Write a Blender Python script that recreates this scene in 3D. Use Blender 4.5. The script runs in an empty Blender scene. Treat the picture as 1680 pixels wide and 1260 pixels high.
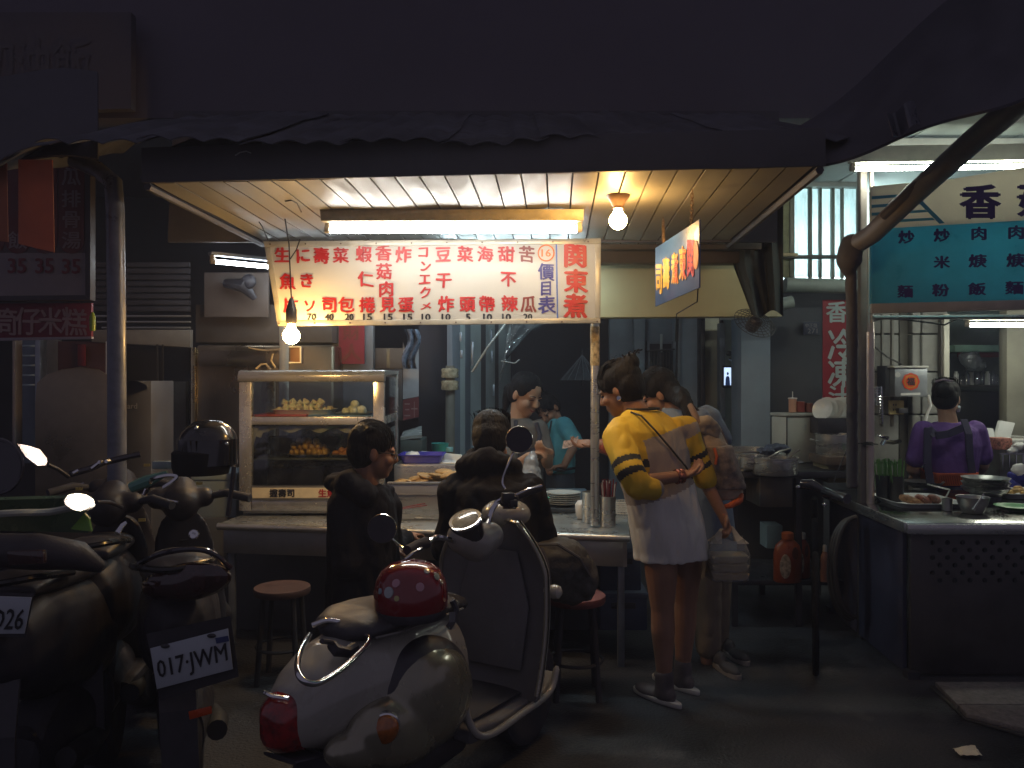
import bpy, bmesh, math, random
from mathutils import Vector as V, Matrix, noise
import numpy as np
random.seed(7)
SC = bpy.context.scene
COL = SC.collection

# ---------------------------------------------------------------- camera, world, exposure
CAMZ, F, CX, CY = 1.5, 1350.0, 840.0, 620.0
cam = bpy.data.objects.new('camera', bpy.data.cameras.new('camera'))
COL.objects.link(cam)
cam.location = (0, 0, CAMZ)
cam.rotation_euler = (math.radians(90), 0, 0)
cam.data.sensor_width = 36
cam.data.lens = F / 1680 * 36
cam.data.shift_y = -10 / 1680
cam.data.clip_start = 0.05
cam.data.clip_end = 500
SC.camera = cam

world = bpy.data.worlds.new('World'); SC.world = world; world.use_nodes = True
wn = world.node_tree
bg = wn.nodes['Background']
bg.inputs['Color'].default_value = (0.80, 0.73, 1.0, 1)      # murky violet glow of the city night
bg.inputs['Strength'].default_value = 0.12

vs = SC.view_settings
vs.view_transform = 'Standard'; vs.look = 'None'; vs.exposure = 0; vs.gamma = 1
vs.use_curve_mapping = False
SC.render.engine = 'CYCLES'
SC.cycles.use_denoising = True
SC.cycles.max_bounces = 7
SC.cycles.diffuse_bounces = 3
SC.cycles.glossy_bounces = 3
SC.cycles.transmission_bounces = 5
SC.cycles.transparent_max_bounces = 12
SC.cycles.caustics_reflective = False
SC.cycles.caustics_refractive = False
SC.cycles.sample_clamp_indirect = 4

def P(px, py, d):
    """where the point seen at photo pixel (px,py), d metres in front of the lens, stands"""
    return V(((px - CX) / F * d, d, CAMZ - (py - CY) / F * d))
def Z(z, py):            # distance at which height z shows at row py
    return (CAMZ - z) * F / (py - CY)
def S(n, d): return n * d / F

# ---------------------------------------------------------------- materials
MATS = {}
def mat(name, col, rough=0.55, metal=0.0, var=0.18, scale=6.0, bump=0.0, bscale=60.0, rvar=0.15, emit=0, ecol=None,
        coat=0.0, sheen=0.0, stretch=None, spots=None, transl=0.0, sub=0.0, detail=4, spec=0.5):
    if name in MATS: return MATS[name]
    m = bpy.data.materials.new(name); m.use_nodes = True
    nt = m.node_tree; N = nt.nodes; L = nt.links
    b = N['Principled BSDF']
    c = (*col, 1)
    b.inputs['Roughness'].default_value = rough
    b.inputs['Metallic'].default_value = metal
    b.inputs['Coat Weight'].default_value = coat
    b.inputs['Coat Roughness'].default_value = 0.08
    b.inputs['Sheen Weight'].default_value = sheen
    b.inputs['Specular IOR Level'].default_value = spec
    if sub:
        b.inputs['Subsurface Weight'].default_value = sub
        b.inputs['Subsurface Radius'].default_value = (0.012, 0.005, 0.003)
    if emit:
        b.inputs['Emission Color'].default_value = (*(ecol or col), 1)
        b.inputs['Emission Strength'].default_value = emit
    tc = N.new('ShaderNodeTexCoord'); mp = N.new('ShaderNodeMapping')
    L.new(tc.outputs['Object'], mp.inputs['Vector'])
    if stretch: mp.inputs['Scale'].default_value = stretch
    col_out = None
    if var > 0:
        n1 = N.new('ShaderNodeTexNoise'); n1.inputs['Scale'].default_value = scale; n1.inputs['Detail'].default_value = detail + 2
        n1.inputs['Roughness'].default_value = 0.62
        L.new(mp.outputs[0], n1.inputs['Vector'])
        r = N.new('ShaderNodeValToRGB')
        r.color_ramp.elements[0].position = 0.3; r.color_ramp.elements[1].position = 0.7
        lo = [max(0, x * (1 - var * 1.3)) for x in col]; hi = [min(1, x * (1 + var * 0.7)) for x in col]
        r.color_ramp.elements[0].color = (*lo, 1); r.color_ramp.elements[1].color = (*hi, 1)
        L.new(n1.outputs['Fac'], r.inputs['Fac']); col_out = r.outputs['Color']
        mr = N.new('ShaderNodeMapRange')
        mr.inputs['From Min'].default_value = 0.3; mr.inputs['From Max'].default_value = 0.7
        mr.inputs['To Min'].default_value = max(0.02, rough - rvar); mr.inputs['To Max'].default_value = min(1, rough + rvar)
        L.new(n1.outputs['Fac'], mr.inputs['Value']); L.new(mr.outputs[0], b.inputs['Roughness'])
    if spots:   # grime patches, painted gleams on two brown steels: (colour, threshold, scale)
        sc_, th, ss = spots
        n2 = N.new('ShaderNodeTexNoise'); n2.inputs['Scale'].default_value = ss; n2.inputs['Detail'].default_value = 8
        n2.inputs['Roughness'].default_value = 0.7
        L.new(mp.outputs[0], n2.inputs['Vector'])
        r2 = N.new('ShaderNodeValToRGB'); r2.color_ramp.elements[0].position = th; r2.color_ramp.elements[1].position = min(1, th + 0.14)
        L.new(n2.outputs['Fac'], r2.inputs['Fac'])
        mx = N.new('ShaderNodeMix'); mx.data_type = 'RGBA'
        L.new(r2.outputs['Color'], mx.inputs['Factor'])
        if col_out: L.new(col_out, mx.inputs['A'])
        else: mx.inputs['A'].default_value = c
        mx.inputs['B'].default_value = (*sc_, 1)
        col_out = mx.outputs['Result']
    if col_out: L.new(col_out, b.inputs['Base Color'])
    else: b.inputs['Base Color'].default_value = c
    if bump > 0:
        n3 = N.new('ShaderNodeTexNoise'); n3.inputs['Scale'].default_value = bscale; n3.inputs['Detail'].default_value = detail
        L.new(mp.outputs[0], n3.inputs['Vector'])
        bp = N.new('ShaderNodeBump'); bp.inputs['Strength'].default_value = min(1, bump); bp.inputs['Distance'].default_value = 0.01
        L.new(n3.outputs['Fac'], bp.inputs['Height']); L.new(bp.outputs[0], b.inputs['Normal'])
    if transl > 0:
        tr = N.new('ShaderNodeBsdfTranslucent')
        if col_out: L.new(col_out, tr.inputs['Color'])
        else: tr.inputs['Color'].default_value = c
        ms = N.new('ShaderNodeMixShader'); ms.inputs[0].default_value = transl
        out = N['Material Output']
        L.new(b.outputs[0], ms.inputs[1]); L.new(tr.outputs[0], ms.inputs[2]); L.new(ms.outputs[0], out.inputs['Surface'])
    MATS[name] = m
    return m

def glass(name, tint=(0.9, 0.95, 0.95), rough=0.03, refl=0.10, milky=0.0, bump=0.0, bscale=8.0):
    if name in MATS: return MATS[name]
    m = bpy.data.materials.new(name); m.use_nodes = True
    nt = m.node_tree; N = nt.nodes; L = nt.links
    for n in list(N):
        if n.type != 'OUTPUT_MATERIAL': N.remove(n)
    out = N['Material Output']
    t = N.new('ShaderNodeBsdfTransparent'); t.inputs[0].default_value = (*tint, 1)
    g = N.new('ShaderNodeBsdfGlossy'); g.inputs['Roughness'].default_value = rough
    lw = N.new('ShaderNodeLayerWeight'); lw.inputs['Blend'].default_value = 0.25
    mr = N.new('ShaderNodeMapRange'); mr.inputs['To Min'].default_value = refl; mr.inputs['To Max'].default_value = 0.9
    L.new(lw.outputs['Fresnel'], mr.inputs['Value'])
    mx = N.new('ShaderNodeMixShader'); L.new(mr.outputs[0], mx.inputs[0])
    base = t.outputs[0]
    if milky > 0:
        d = N.new('ShaderNodeBsdfDiffuse'); d.inputs[0].default_value = (0.75, 0.78, 0.8, 1)
        tl = N.new('ShaderNodeBsdfTranslucent'); tl.inputs[0].default_value = (0.75, 0.78, 0.8, 1)
        a = N.new('ShaderNodeMixShader'); a.inputs[0].default_value = 0.5
        L.new(d.outputs[0], a.inputs[1]); L.new(tl.outputs[0], a.inputs[2])
        k = N.new('ShaderNodeMixShader'); k.inputs[0].default_value = milky
        L.new(base, k.inputs[1]); L.new(a.outputs[0], k.inputs[2]); base = k.outputs[0]
    L.new(base, mx.inputs[1]); L.new(g.outputs[0], mx.inputs[2]); L.new(mx.outputs[0], out.inputs['Surface'])
    if bump > 0:
        tc = N.new('ShaderNodeTexCoord')
        n3 = N.new('ShaderNodeTexNoise'); n3.inputs['Scale'].default_value = bscale; n3.inputs['Detail'].default_value = 3
        n3.inputs['Distortion'].default_value = 1.5
        L.new(tc.outputs['Object'], n3.inputs['Vector'])
        bp = N.new('ShaderNodeBump'); bp.inputs['Strength'].default_value = bump; bp.inputs['Distance'].default_value = 0.03
        L.new(n3.outputs['Fac'], bp.inputs['Height']); L.new(bp.outputs[0], g.inputs['Normal'])
    MATS[name] = m
    return m

def lamp_mat(name, col, s):
    m = mat(name, (0.9, 0.9, 0.9), 0.4, var=0, emit=s, ecol=col)
    return m

# ---------------------------------------------------------------- mesh builder
def frame(axis, up=V((0, 0, 1))):
    a = axis.normalized()
    if abs(a.dot(up)) > 0.98: up = V((0, 1, 0))
    u = up.cross(a).normalized(); v = a.cross(u)
    return u, v, a

class MB:
    def __init__(s): s.v = []; s.f = []; s.m = []
    def add(s, vs_, fs, m=0):
        k = len(s.v); s.v += [V(p) for p in vs_]
        for f in fs: s.f.append([k + i for i in f]); s.m.append(m)
        return s
    def box(s, c, size, rot=None, m=0):
        c = V(c); hx, hy, hz = [q / 2 for q in size]
        pts = [V((x, y, z)) for z in (-hz, hz) for y in (-hy, hy) for x in (-hx, hx)]
        if rot is not None:
            R = rot if isinstance(rot, Matrix) else Matrix.Rotation(rot, 3, 'Z')
            pts = [R @ p for p in pts]
        return s.add([c + p for p in pts], [(0, 2, 3, 1), (4, 5, 7, 6), (0, 1, 5, 4), (2, 6, 7, 3), (0, 4, 6, 2), (1, 3, 7, 5)], m)
    def prism(s, pts, vec, m=0):
        n = len(pts); vec = V(vec); pts = [V(p) for p in pts]
        return s.add(pts + [p + vec for p in pts], [tuple(range(n))[::-1], tuple(range(n, 2 * n))] +
              [(i, (i + 1) % n, n + (i + 1) % n, n + i) for i in range(n)], m)
    def loft(s, rings, cap=True, closed=True, m=0):
        n = len(rings[0]); vs_ = [p for r in rings for p in r]; fs = []
        for k in range(len(rings) - 1):
            for i in range(n if closed else n - 1):
                j = (i + 1) % n
                fs.append((k * n + i, k * n + j, (k + 1) * n + j, (k + 1) * n + i))
        if cap and closed:
            fs.append(tuple(range(n))[::-1]); fs.append(tuple(range((len(rings) - 1) * n, len(rings) * n)))
        return s.add(vs_, fs, m)
    def eloft(s, rings, seg=20, m=0):
        """rings: (centre, u vector, v vector) ellipses"""
        return s.loft([[V(c) + V(u) * math.cos(t) + V(w) * math.sin(t) for t in [2 * math.pi * i / seg for i in range(seg)]] for c, u, w in rings], m=m)
    def tube(s, pts, r, seg=8, cap=True, m=0):
        pts = [V(p) for p in pts]; n = len(pts)
        rr = r if isinstance(r, (list, tuple)) else [r] * n
        rings = []; pu = None
        for i, p in enumerate(pts):
            a = (pts[min(i + 1, n - 1)] - pts[max(i - 1, 0)])
            if a.length < 1e-9: a = V((0, 0, 1))
            a.normalize()
            if pu is None: u, w, _ = frame(a)
            else:
                u = pu - a * pu.dot(a)
                if u.length < 1e-6: u, w, _ = frame(a)
                u.normalize(); w = a.cross(u)
            pu = u
            rings.append([p + (u * math.cos(t) + w * math.sin(t)) * rr[i] for t in [2 * math.pi * k / seg for k in range(seg)]])
        return s.loft(rings, cap, m=m)
    def lathe(s, c, prof, seg=24, axis=V((0, 0, 1)), m=0, cap=False):
        u, w, a = frame(V(axis)); c = V(c)
        return s.loft([[c + a * z + (u * math.cos(t) + w * math.sin(t)) * max(r, 1e-4) for t in [2 * math.pi * k / seg for k in range(seg)]] for r, z in prof], cap=True, m=m)
    def ell(s, c, r, R=None, seg=16, rings=10, m=0):
        c = V(c); vs_ = []; fs = []
        if not isinstance(r, (tuple, list)): r = (r, r, r)
        for i in range(rings + 1):
            ph = math.pi * i / rings
            for k in range(seg):
                t = 2 * math.pi * k / seg
                p = V((r[0] * math.sin(ph) * math.cos(t), r[1] * math.sin(ph) * math.sin(t), r[2] * math.cos(ph)))
                if R is not None: p = R @ p
                vs_.append(c + p)
        for i in range(rings):
            for k in range(seg):
                j = (k + 1) % seg
                fs.append((i * seg + k, (i + 1) * seg + k, (i + 1) * seg + j, i * seg + j))
        return s.add(vs_, fs, m)
    def cap(s, p0, p1, r0, r1, seg=14, m=0):
        """rounded cone"""
        p0 = V(p0); p1 = V(p1); a = (p1 - p0); L_ = a.length; a = a.normalized() if L_ > 1e-6 else V((0, 0, 1))
        pts = []; rr = []
        for k in range(5):
            t = math.pi / 2 * (1 - k / 4); pts.append(p0 - a * r0 * math.sin(t)); rr.append(max(r0 * math.cos(t), 1e-4))
        for k in range(5):
            t = math.pi / 2 * (k / 4); pts.append(p1 + a * r1 * math.sin(t)); rr.append(max(r1 * math.cos(t), 1e-4))
        u, w, _ = frame(a)
        return s.loft([[p + (u * math.cos(t) + w * math.sin(t)) * q for t in [2 * math.pi * k / seg for k in range(seg)]] for p, q in zip(pts, rr)], m=m)
    def chain(s, pts, rr, seg=14, m=0):
        for i in range(len(pts) - 1): s.cap(pts[i], pts[i + 1], rr[i], rr[i + 1], seg, m)
        return s
    def sheet(s, fn, nu, nv, th=0.0, m=0):
        """fn(u,v)->point; a thin closed sheet of thickness th"""
        g = [[V(fn(i / nu, j / nv)) for j in range(nv + 1)] for i in range(nu + 1)]
        if th <= 0:
            return s.add([p for r in g for p in r], [(i * (nv + 1) + j, (i + 1) * (nv + 1) + j, (i + 1) * (nv + 1) + j + 1, i * (nv + 1) + j + 1) for i in range(nu) for j in range(nv)], m)
        nrm = (g[nu][0] - g[0][0]).cross(g[0][nv] - g[0][0]).normalized() * th
        n = (nu + 1) * (nv + 1); w = nv + 1
        a = [p for r in g for p in r]
        fs = []
        for i in range(nu):
            for j in range(nv):
                q = (i * w + j, (i + 1) * w + j, (i + 1) * w + j + 1, i * w + j + 1)
                fs.append(q); fs.append(tuple(x + n for x in q[::-1]))
        for i in range(nu):
            for j in (0, nv):
                q = (i * w + j, (i + 1) * w + j, (i + 1) * w + j + n, i * w + j + n); fs.append(q)
        for j in range(nv):
            for i in (0, nu):
                q = (i * w + j, i * w + j + 1, i * w + j + 1 + n, i * w + j + n); fs.append(q)
        return s.add(a + [p + nrm for p in a], fs, m)
    def mesh(s, name, org):
        me = bpy.data.meshes.new(name)
        me.from_pydata([tuple(p - org) for p in s.v], [], s.f)
        for poly, mi in zip(me.polygons, s.m): poly.material_index = mi
        return me
    def build(s, name, mats, parent=None, smooth=False, bevel=0.0, org=None, fix=True, bseg=2):
        if org is None: org = ROOTLOC(parent) if parent else V((0, 0, 0))
        me = s.mesh(name, V(org))
        if bevel or fix:
            bm = bmesh.new(); bm.from_mesh(me)
            bmesh.ops.recalc_face_normals(bm, faces=bm.faces)
            if bevel:
                es = [e for e in bm.edges if len(e.link_faces) == 2 and e.calc_face_angle(0) > 0.5]
                if es: bmesh.ops.bevel(bm, geom=es, offset=bevel, segments=bseg, affect='EDGES', profile=0.5, clamp_overlap=True)
            bm.to_mesh(me); bm.free()
        return link(me, name, mats, parent, smooth or bevel > 0, org if not parent else None)

def ROOTLOC(o):
    while o.parent: o = o.parent
    return V(o.location)

def link(me, name, mats, parent=None, smooth=False, org=None):
    if not isinstance(mats, (list, tuple)): mats = [mats]
    for m in mats: me.materials.append(m)
    if smooth:
        me.shade_smooth()
        try: me.set_sharp_from_angle(angle=math.radians(42))
        except Exception: pass
    o = bpy.data.objects.new(name, me); COL.objects.link(o)
    if parent: o.parent = parent
    elif org is not None: o.location = org
    return o

def tag(o, label=None, cat=None, group=None, kind=None):
    if label: o['label'] = label
    if cat: o['category'] = cat
    if group: o['group'] = group
    if kind: o['kind'] = kind
    return o
def thing(name, label, cat, loc=(0, 0, 0), group=None):
    o = bpy.data.objects.new(name, None); COL.objects.link(o); o.location = loc; o.empty_display_size = 0.1
    return tag(o, label, cat, group)
def struct(o): o['kind'] = 'structure'; return o
KIDS = {}
def copy_tree(o, loc=None, label=None, parent=None):
    c = o.copy(); COL.objects.link(c); c.parent = parent
    if loc is not None: c.location = loc
    if label: c['label'] = label
    for ch in [x for x in list(COL.objects) if x.parent == o]: copy_tree(ch, parent=c)
    return c

def remesh(mb, vox=0.007, smooth=3, fold=0.0, fscale=9.0, stretch=(1, 1, 1)):
    """weld overlapping solids into one continuous skin; returns an MB"""
    me = mb.mesh('tmp', V((0, 0, 0)))
    bm = bmesh.new(); bm.from_mesh(me); bmesh.ops.recalc_face_normals(bm, faces=bm.faces); bm.to_mesh(me); bm.free()
    o = bpy.data.objects.new('tmp', me); COL.objects.link(o)
    r = o.modifiers.new('r', 'REMESH'); r.mode = 'VOXEL'; r.voxel_size = vox
    if smooth:
        s = o.modifiers.new('s', 'SMOOTH'); s.iterations = smooth; s.factor = 0.5
    dg = bpy.context.evaluated_depsgraph_get()
    m2 = bpy.data.meshes.new_from_object(o.evaluated_get(dg))
    out = MB()
    out.v = [v.co.copy() for v in m2.vertices]; out.f = [list(p.vertices) for p in m2.polygons]; out.m = [0] * len(out.f)
    if fold:
        nr = [v.normal.copy() for v in m2.vertices]
        sx, sy, sz = stretch
        for i, p in enumerate(out.v):
            q = V((p.x * fscale * sx, p.y * fscale * sy, p.z * fscale * sz))
            h = noise.noise(q) * 0.6 + (abs(noise.noise(q * 2.1 + V((3, 1, 5)))) - 0.25) * 0.7
            out.v[i] = p + nr[i] * h * fold
    bpy.data.objects.remove(o); bpy.data.meshes.remove(me); bpy.data.meshes.remove(m2)
    return out

# ---------------------------------------------------------------- lettering
GL = {}
def glyph(ch):
    if ch in GL: return GL[ch]
    c = bpy.data.curves.new('g', 'FONT'); c.body = ch; c.resolution_u = 2
    o = bpy.data.objects.new('g', c); COL.objects.link(o)
    me = bpy.data.meshes.new_from_object(o.evaluated_get(bpy.context.evaluated_depsgraph_get()))
    vs_ = [(v.co.x, v.co.y) for v in me.vertices]; fs = [tuple(p.vertices) for p in me.polygons]
    bpy.data.objects.remove(o); bpy.data.curves.remove(c); bpy.data.meshes.remove(me)
    GL[ch] = (vs_, fs); return GL[ch]
class Plane:
    def __init__(s, a, b, c):      # three world points; faces the camera
        s.o = V(a); s.n = (V(b) - V(a)).cross(V(c) - V(a)).normalized()
        if s.n.dot(s.o - V((0, 0, CAMZ))) > 0: s.n = -s.n
    def at(s, px, py, off=0.0):
        e = V((0, 0, CAMZ)); r = P(px, py, 1) - e
        t = (s.o + s.n * off - e).dot(s.n) / r.dot(s.n)
        return e + r * t
def letters(mb, pl, items, off=0.004, bold=0.03, brush=0.0, slant=0.0, fit=False, m=0):
    """items: (text, centre px, centre py, width px, height px)"""
    for ch, cx, cy, w, h in items:
        vs_, fs = glyph(ch)
        if not vs_: continue
        x0 = min(v[0] for v in vs_); x1 = max(v[0] for v in vs_); y0 = min(v[1] for v in vs_); y1 = max(v[1] for v in vs_)
        if fit or len(ch) > 1 or ord(ch[0]) < 256:
            mx, my, sx, sy = (x0 + x1) / 2, (y0 + y1) / 2, w / max(x1 - x0, .01), h / max(y1 - y0, .01)
        else:
            mx, my = (x0 + x1) / 2 * 0.5 + 0.25, (y0 + y1) / 2 * 0.6 + 0.38 * 0.4; sx, sy = w / 0.92, h / 0.92
        c = pl.at(cx, cy, off); ux = pl.at(cx + 1, cy, off) - c; uy = pl.at(cx, cy - 1, off) - c
        rt = random.uniform(-brush, brush)
        reps = [(0, 0)] if bold <= 0 else [(0, 0), (bold, 0), (-bold, 0), (0, bold * .6), (0, -bold * .6)]
        for k, (dx, dy) in enumerate(reps):
            pts = []
            for (x, y) in vs_:
                X = (x - mx) ; Y = (y - my)
                if brush:
                    X += noise.noise(V((x * 3, y * 3, ord(ch[0]) * .37))) * brush * 0.7
                    Y += noise.noise(V((x * 3 + 7, y * 3, ord(ch[0]) * .37))) * brush * 0.7 + X * rt
                X = (X + dx + Y * slant) * sx; Y = (Y + dy) * sy
                pts.append(c + ux * X + uy * Y + pl.n * (k * 0.0004))
            mb.add(pts, fs, m)
    return mb
def board(pl, corners, th=0.02, mb=None, off=0.0, m=0):
    mb = mb or MB()
    return mb.prism([pl.at(x, y, off) for x, y in corners], -pl.n * th, m)

def lets(par, m, pl, items, name='character', **k):
    for it in items:
        mb = MB(); letters(mb, pl, [it], **k)
        if mb.v: mb.build(name, m, par, fix=False)
# ---------------------------------------------------------------- palette
asphalt = mat('asphalt', (0.052, 0.054, 0.062), 0.55, var=0.75, scale=1.1, bump=0.9, bscale=70, rvar=.3, spots=((0.12, 0.12, 0.125), 0.57, 1.7), detail=9)
darkwall = mat('dark_render', (0.085, 0.08, 0.085), 0.8, var=0.25, scale=1.2, bump=0.25, bscale=12)
slate = mat('slate_paint', (0.2, 0.235, 0.28), 0.6, var=0.2, scale=2, bump=0.15, bscale=10)
bluewall = mat('blue_grey_wall', (0.27, 0.33, 0.4), 0.7, var=0.2, scale=1.5, bump=0.2, bscale=14, spots=((0.08, 0.09, 0.1), 0.6, 1.5))
palewall = mat('pale_panel', (0.5, 0.58, 0.6), 0.6, var=0.15, scale=2, spots=((0.16, 0.18, 0.18), 0.62, 2.5))
concrete = mat('raw_concrete', (0.27, 0.27, 0.25), 0.85, var=0.3, scale=2.5, bump=0.35, bscale=25, spots=((0.12, 0.12, 0.11), 0.58, 2))
steel = mat('stainless', (0.6, 0.6, 0.57), 0.3, metal=.82, var=0.06, scale=3, rvar=0.1, stretch=(1, 1, 6), bump=0.04, bscale=120)
steel_dull = mat('stainless_dull', (0.42, 0.41, 0.38), 0.38, metal=.75, var=0.25, scale=2, rvar=0.12, bump=0.05, bscale=5, spots=((0.2, 0.18, 0.15), 0.6, 3))
galv = mat('galvanised', (0.3, 0.33, 0.38), 0.45, metal=0.75, var=0.2, scale=8)
chrome = mat('chrome', (0.75, 0.75, 0.75), 0.08, metal=1, var=0)
black_pl = mat('black_plastic', (0.045, 0.042, 0.05), 0.42, var=0.3, scale=10)
black_gl = mat('black_gloss', (0.04, 0.037, 0.045), 0.1, var=0, coat=0.6)
rubber = mat('rubber', (0.045, 0.043, 0.05), 0.8, var=0.2)
darkcloth = mat('dark_tarpaulin', (0.075, 0.07, 0.085), 0.7, var=0.3, scale=2, bump=0.3, bscale=8)
plank_m = [mat('plank_paint_%d' % i, c, 0.5, var=0.12, scale=3, stretch=(4, .7, 1), spots=((0.16, 0.13, 0.085), 0.62, 3.2), bump=0.06, bscale=30)
           for i, c in enumerate([(0.29, 0.272, 0.235), (0.262, 0.245, 0.21), (0.30, 0.28, 0.245)])]
wood_dk = mat('dark_timber', (0.1, 0.075, 0.055), 0.6, var=0.3, scale=4, stretch=(1, 6, 1))
red_pt = mat('red_print', (0.42, 0.012, 0.012), 0.45, var=0.12, scale=20)
brown_pt = mat('brown_print', (0.2, 0.03, 0.02), 0.45, var=0.2, scale=20)
navy_pt = mat('navy_print', (0.03, 0.03, 0.2), 0.45, var=0.1, scale=20)
blk_pt = mat('black_print', (0.012, 0.012, 0.02), 0.5, var=0)
orange_pt = mat('orange_print', (0.75, 0.2, 0.04), 0.5, var=0.1)
white_pl = mat('white_plastic', (0.72, 0.72, 0.68), 0.4, var=0.06, scale=12)
porcelain = mat('porcelain', (0.75, 0.74, 0.68), 0.18, var=0.04, coat=0.3)
wire_m = mat('black_cable', (0.02, 0.018, 0.018), 0.5, var=0)

# ---------------------------------------------------------------- ground
g = MB(); g.sheet(lambda u, v: V((-18 + 36 * u, -4 + 17 * v, 0.006 * noise.noise(V((u * 50, v * 24, 0))))), 120, 100)
struct(g.build('ground', asphalt, smooth=True))
# stall pavement slabs at the right
slabm = mat('pavement_slab', (0.24, 0.21, 0.19), 0.85, var=0.35, scale=40, bump=0.5, bscale=160, detail=8)
pav = MB(); pav.prism([V((2.02, 3.98, 0.001)), V((3.9, 3.98, 0.001)), V((3.9, 3.3, 0.001)), V((2.14, 3.42, 0.001)), V((1.98, 3.6, .001))], V((0, 0, 0.012)))
pv = struct(pav.build('pavement', mat('mortar', (0.06, 0.055, 0.05), 0.9), org=(2.1, 3.4, 0), bevel=0.003))
def slab(pts):
    b = MB(); b.prism([V((x, y, 0.013)) for x, y in pts], V((0, 0, 0.022))); return b.build('paving_slab', slabm, pv, bevel=0.004)
slab([(2.04, 3.97), (2.66, 3.97), (2.66, 3.70), (2.0, 3.70)])
slab([(2.67, 3.97), (3.3, 3.97), (3.3, 3.70), (2.67, 3.70)])
slab([(2.0, 3.69), (2.66, 3.69), (2.66, 3.38), (2.16, 3.425), (1.985, 3.6)])
slab([(2.67, 3.69), (3.3, 3.69), (3.3, 3.34), (2.67, 3.38)])
# litter
lt = MB(); c = P(1587, 1236, Z(0.01, 1236))
lt.sheet(lambda u, v: c + V(((u - .5) * .085, (v - .5) * .06, 0.004 + .016 * abs(noise.noise(V((u * 3, v * 3, 1)))) + 0.012 * u * v)), 7, 6, th=0.0015)
tag(lt.build('crumpled_tissue', mat('tissue', (0.75, 0.72, 0.55), 0.8, var=0.1), smooth=False, org=c), 'small crumpled pale tissue lying on the dark asphalt at bottom right', 'litter')

# ---------------------------------------------------------------- building behind (dark)
def wall(name, pts, m, th=0.1, mats=None):
    b = MB(); a = [V(p) for p in pts]; n = (a[1] - a[0]).cross(a[2] - a[0]).normalized()
    if n.dot(a[0] - V((0, 0, CAMZ))) < 0: n = -n
    return b.prism(a, n * th).build(name, m, fix=True)
bb = thing('apartment_block', 'dark apartment block rising behind and above all the food stalls', 'building', (0, 9.4, 0))
w = MB(); w.box((0, 9.5, 4.5), (26, 0.2, 9)); w.build('wall', darkwall, bb)
upm = mat('upper_facade', (0.135, 0.118, 0.14), 0.85, var=0.15, scale=0.8)
w = MB(); w.box((0, 4.83, 5.0), (24, 0.16, 4.0)); w.build('upper_wall', upm, bb)
w = MB(); w.box((0, 7.5, 3.62), (24, 3.8, 0.12)); w.build('floor_slab', upm, bb)
for i, x in enumerate((-6.2, -4.4, -1.2, 0.9, 3.0)):
    w = MB(); w.box((x, 4.73, 5.3), (1.1, 0.05, 1.25)); fr = w.build('window_frame', slate, bb, bevel=0.01)
    w = MB(); w.box((x, 4.69, 5.3), (0.98, 0.02, 1.13)); w.build('pane', black_gl, fr)

# ---------------------------------------------------------------- canopy of the middle stall: ceiling of separate planks
H = 2.28
FL, FR = P(250, 301, 3.30), P(1336, 274, 3.04)
RL, RR = P(437, 398, 4.74), P(1190, 404, 4.80)
for q in (FL, FR, RL, RR): q.z = H
canopy = thing('stall_canopy', 'plank ceiled canopy with corrugated roof over the stall with the number 16 menu board', 'canopy', (FL + FR) / 2)
NP_ = 26
src = None
fl = lambda t: FL.lerp(FR, t); rl = lambda t: RL.lerp(RR, t)
for i in range(NP_):
    t0, t1 = i / NP_, (i + 1) / NP_
    gap = 0.0075
    dirx = V((gap / 2, 0, 0))
    jz = random.uniform(-0.002, 0.002)
    a, b_, c, d = fl(t0) + dirx, fl(t1) - dirx, rl(t1) - dirx, rl(t0) + dirx
    k = 10
    mb = MB(); wv = random.random() * 9
    rows = [[a.lerp(d, j / k) + V((0, 0, jz + 0.006 * noise.noise(V((i * .4, j / k * 3, 2))))), b_.lerp(c, j / k) + V((0, 0, jz + 0.006 * noise.noise(V((i * .4 + .4, j / k * 3, 2)))))] for j in range(k + 1)]
    mb.loft([[r[0], r[1], r[1] + V((0, 0, .014)), r[0] + V((0, 0, .014))] for r in rows])
    mb.build('plank', plank_m[i % 3 if i % 5 else 1], canopy)
mb = MB(); mb.prism([fl(-.01) + V((0, 0.02, .03)), fl(1.01) + V((0, .02, .03)), rl(1.02) + V((0, .1, .03)), rl(-.02) + V((0, .1, .03))], V((0, 0, .02))); mb.build('backing_sheet', darkwall, canopy)
# fascia along the front and sides
fasm = mat('fascia_sheet', (0.085, 0.08, 0.09), 0.6, var=0.2, scale=4)
mb = MB(); mb.prism([FL + V((-.03, -.02, -.005)), FR + V((.03, -.02, -.005)), FR + V((.03, -.02, .135)), FL + V((-.03, -.02, .135))], V((0, -.012, 0))); mb.build('fascia', fasm, canopy, bevel=.002)
for A, B in ((FL, RL), (FR, RR)):
    sx = -1 if A is FL else 1
    mb = MB(); mb.tube([A + V((sx * .02, 0, -.012)), B + V((sx * .02, 0, -.012))], 0.016, 6); mb.tube([A + V((sx * .03, 0, .02)), B + V((sx * .03, 0, .02))], 0.02, 6); mb.build('side_rail', fasm, canopy)
mb = MB(); mb.prism([V((-1.95, 4.66, 2.27)), V((1.5, 4.66, 2.27)), V((1.5, 4.62, 3.0)), V((-1.9, 4.62, 3.0))], V((0, .03, 0))); mb.build('rear_light_block', fasm, canopy)  # unseen wall added to stop lamp light leaking up behind the roof
for A, B in ((FL, RL), (FR, RR)):
    mb = MB(); mb.prism([A + V((0, 0, .03)), B + V((0, -.1, .03)), B + V((0, -.1, .72)), A + V((0, 0, .12))], V((.012, 0, 0))); mb.build('side_light_block', fasm, canopy)  # side pieces added to close off the same light leak
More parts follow.
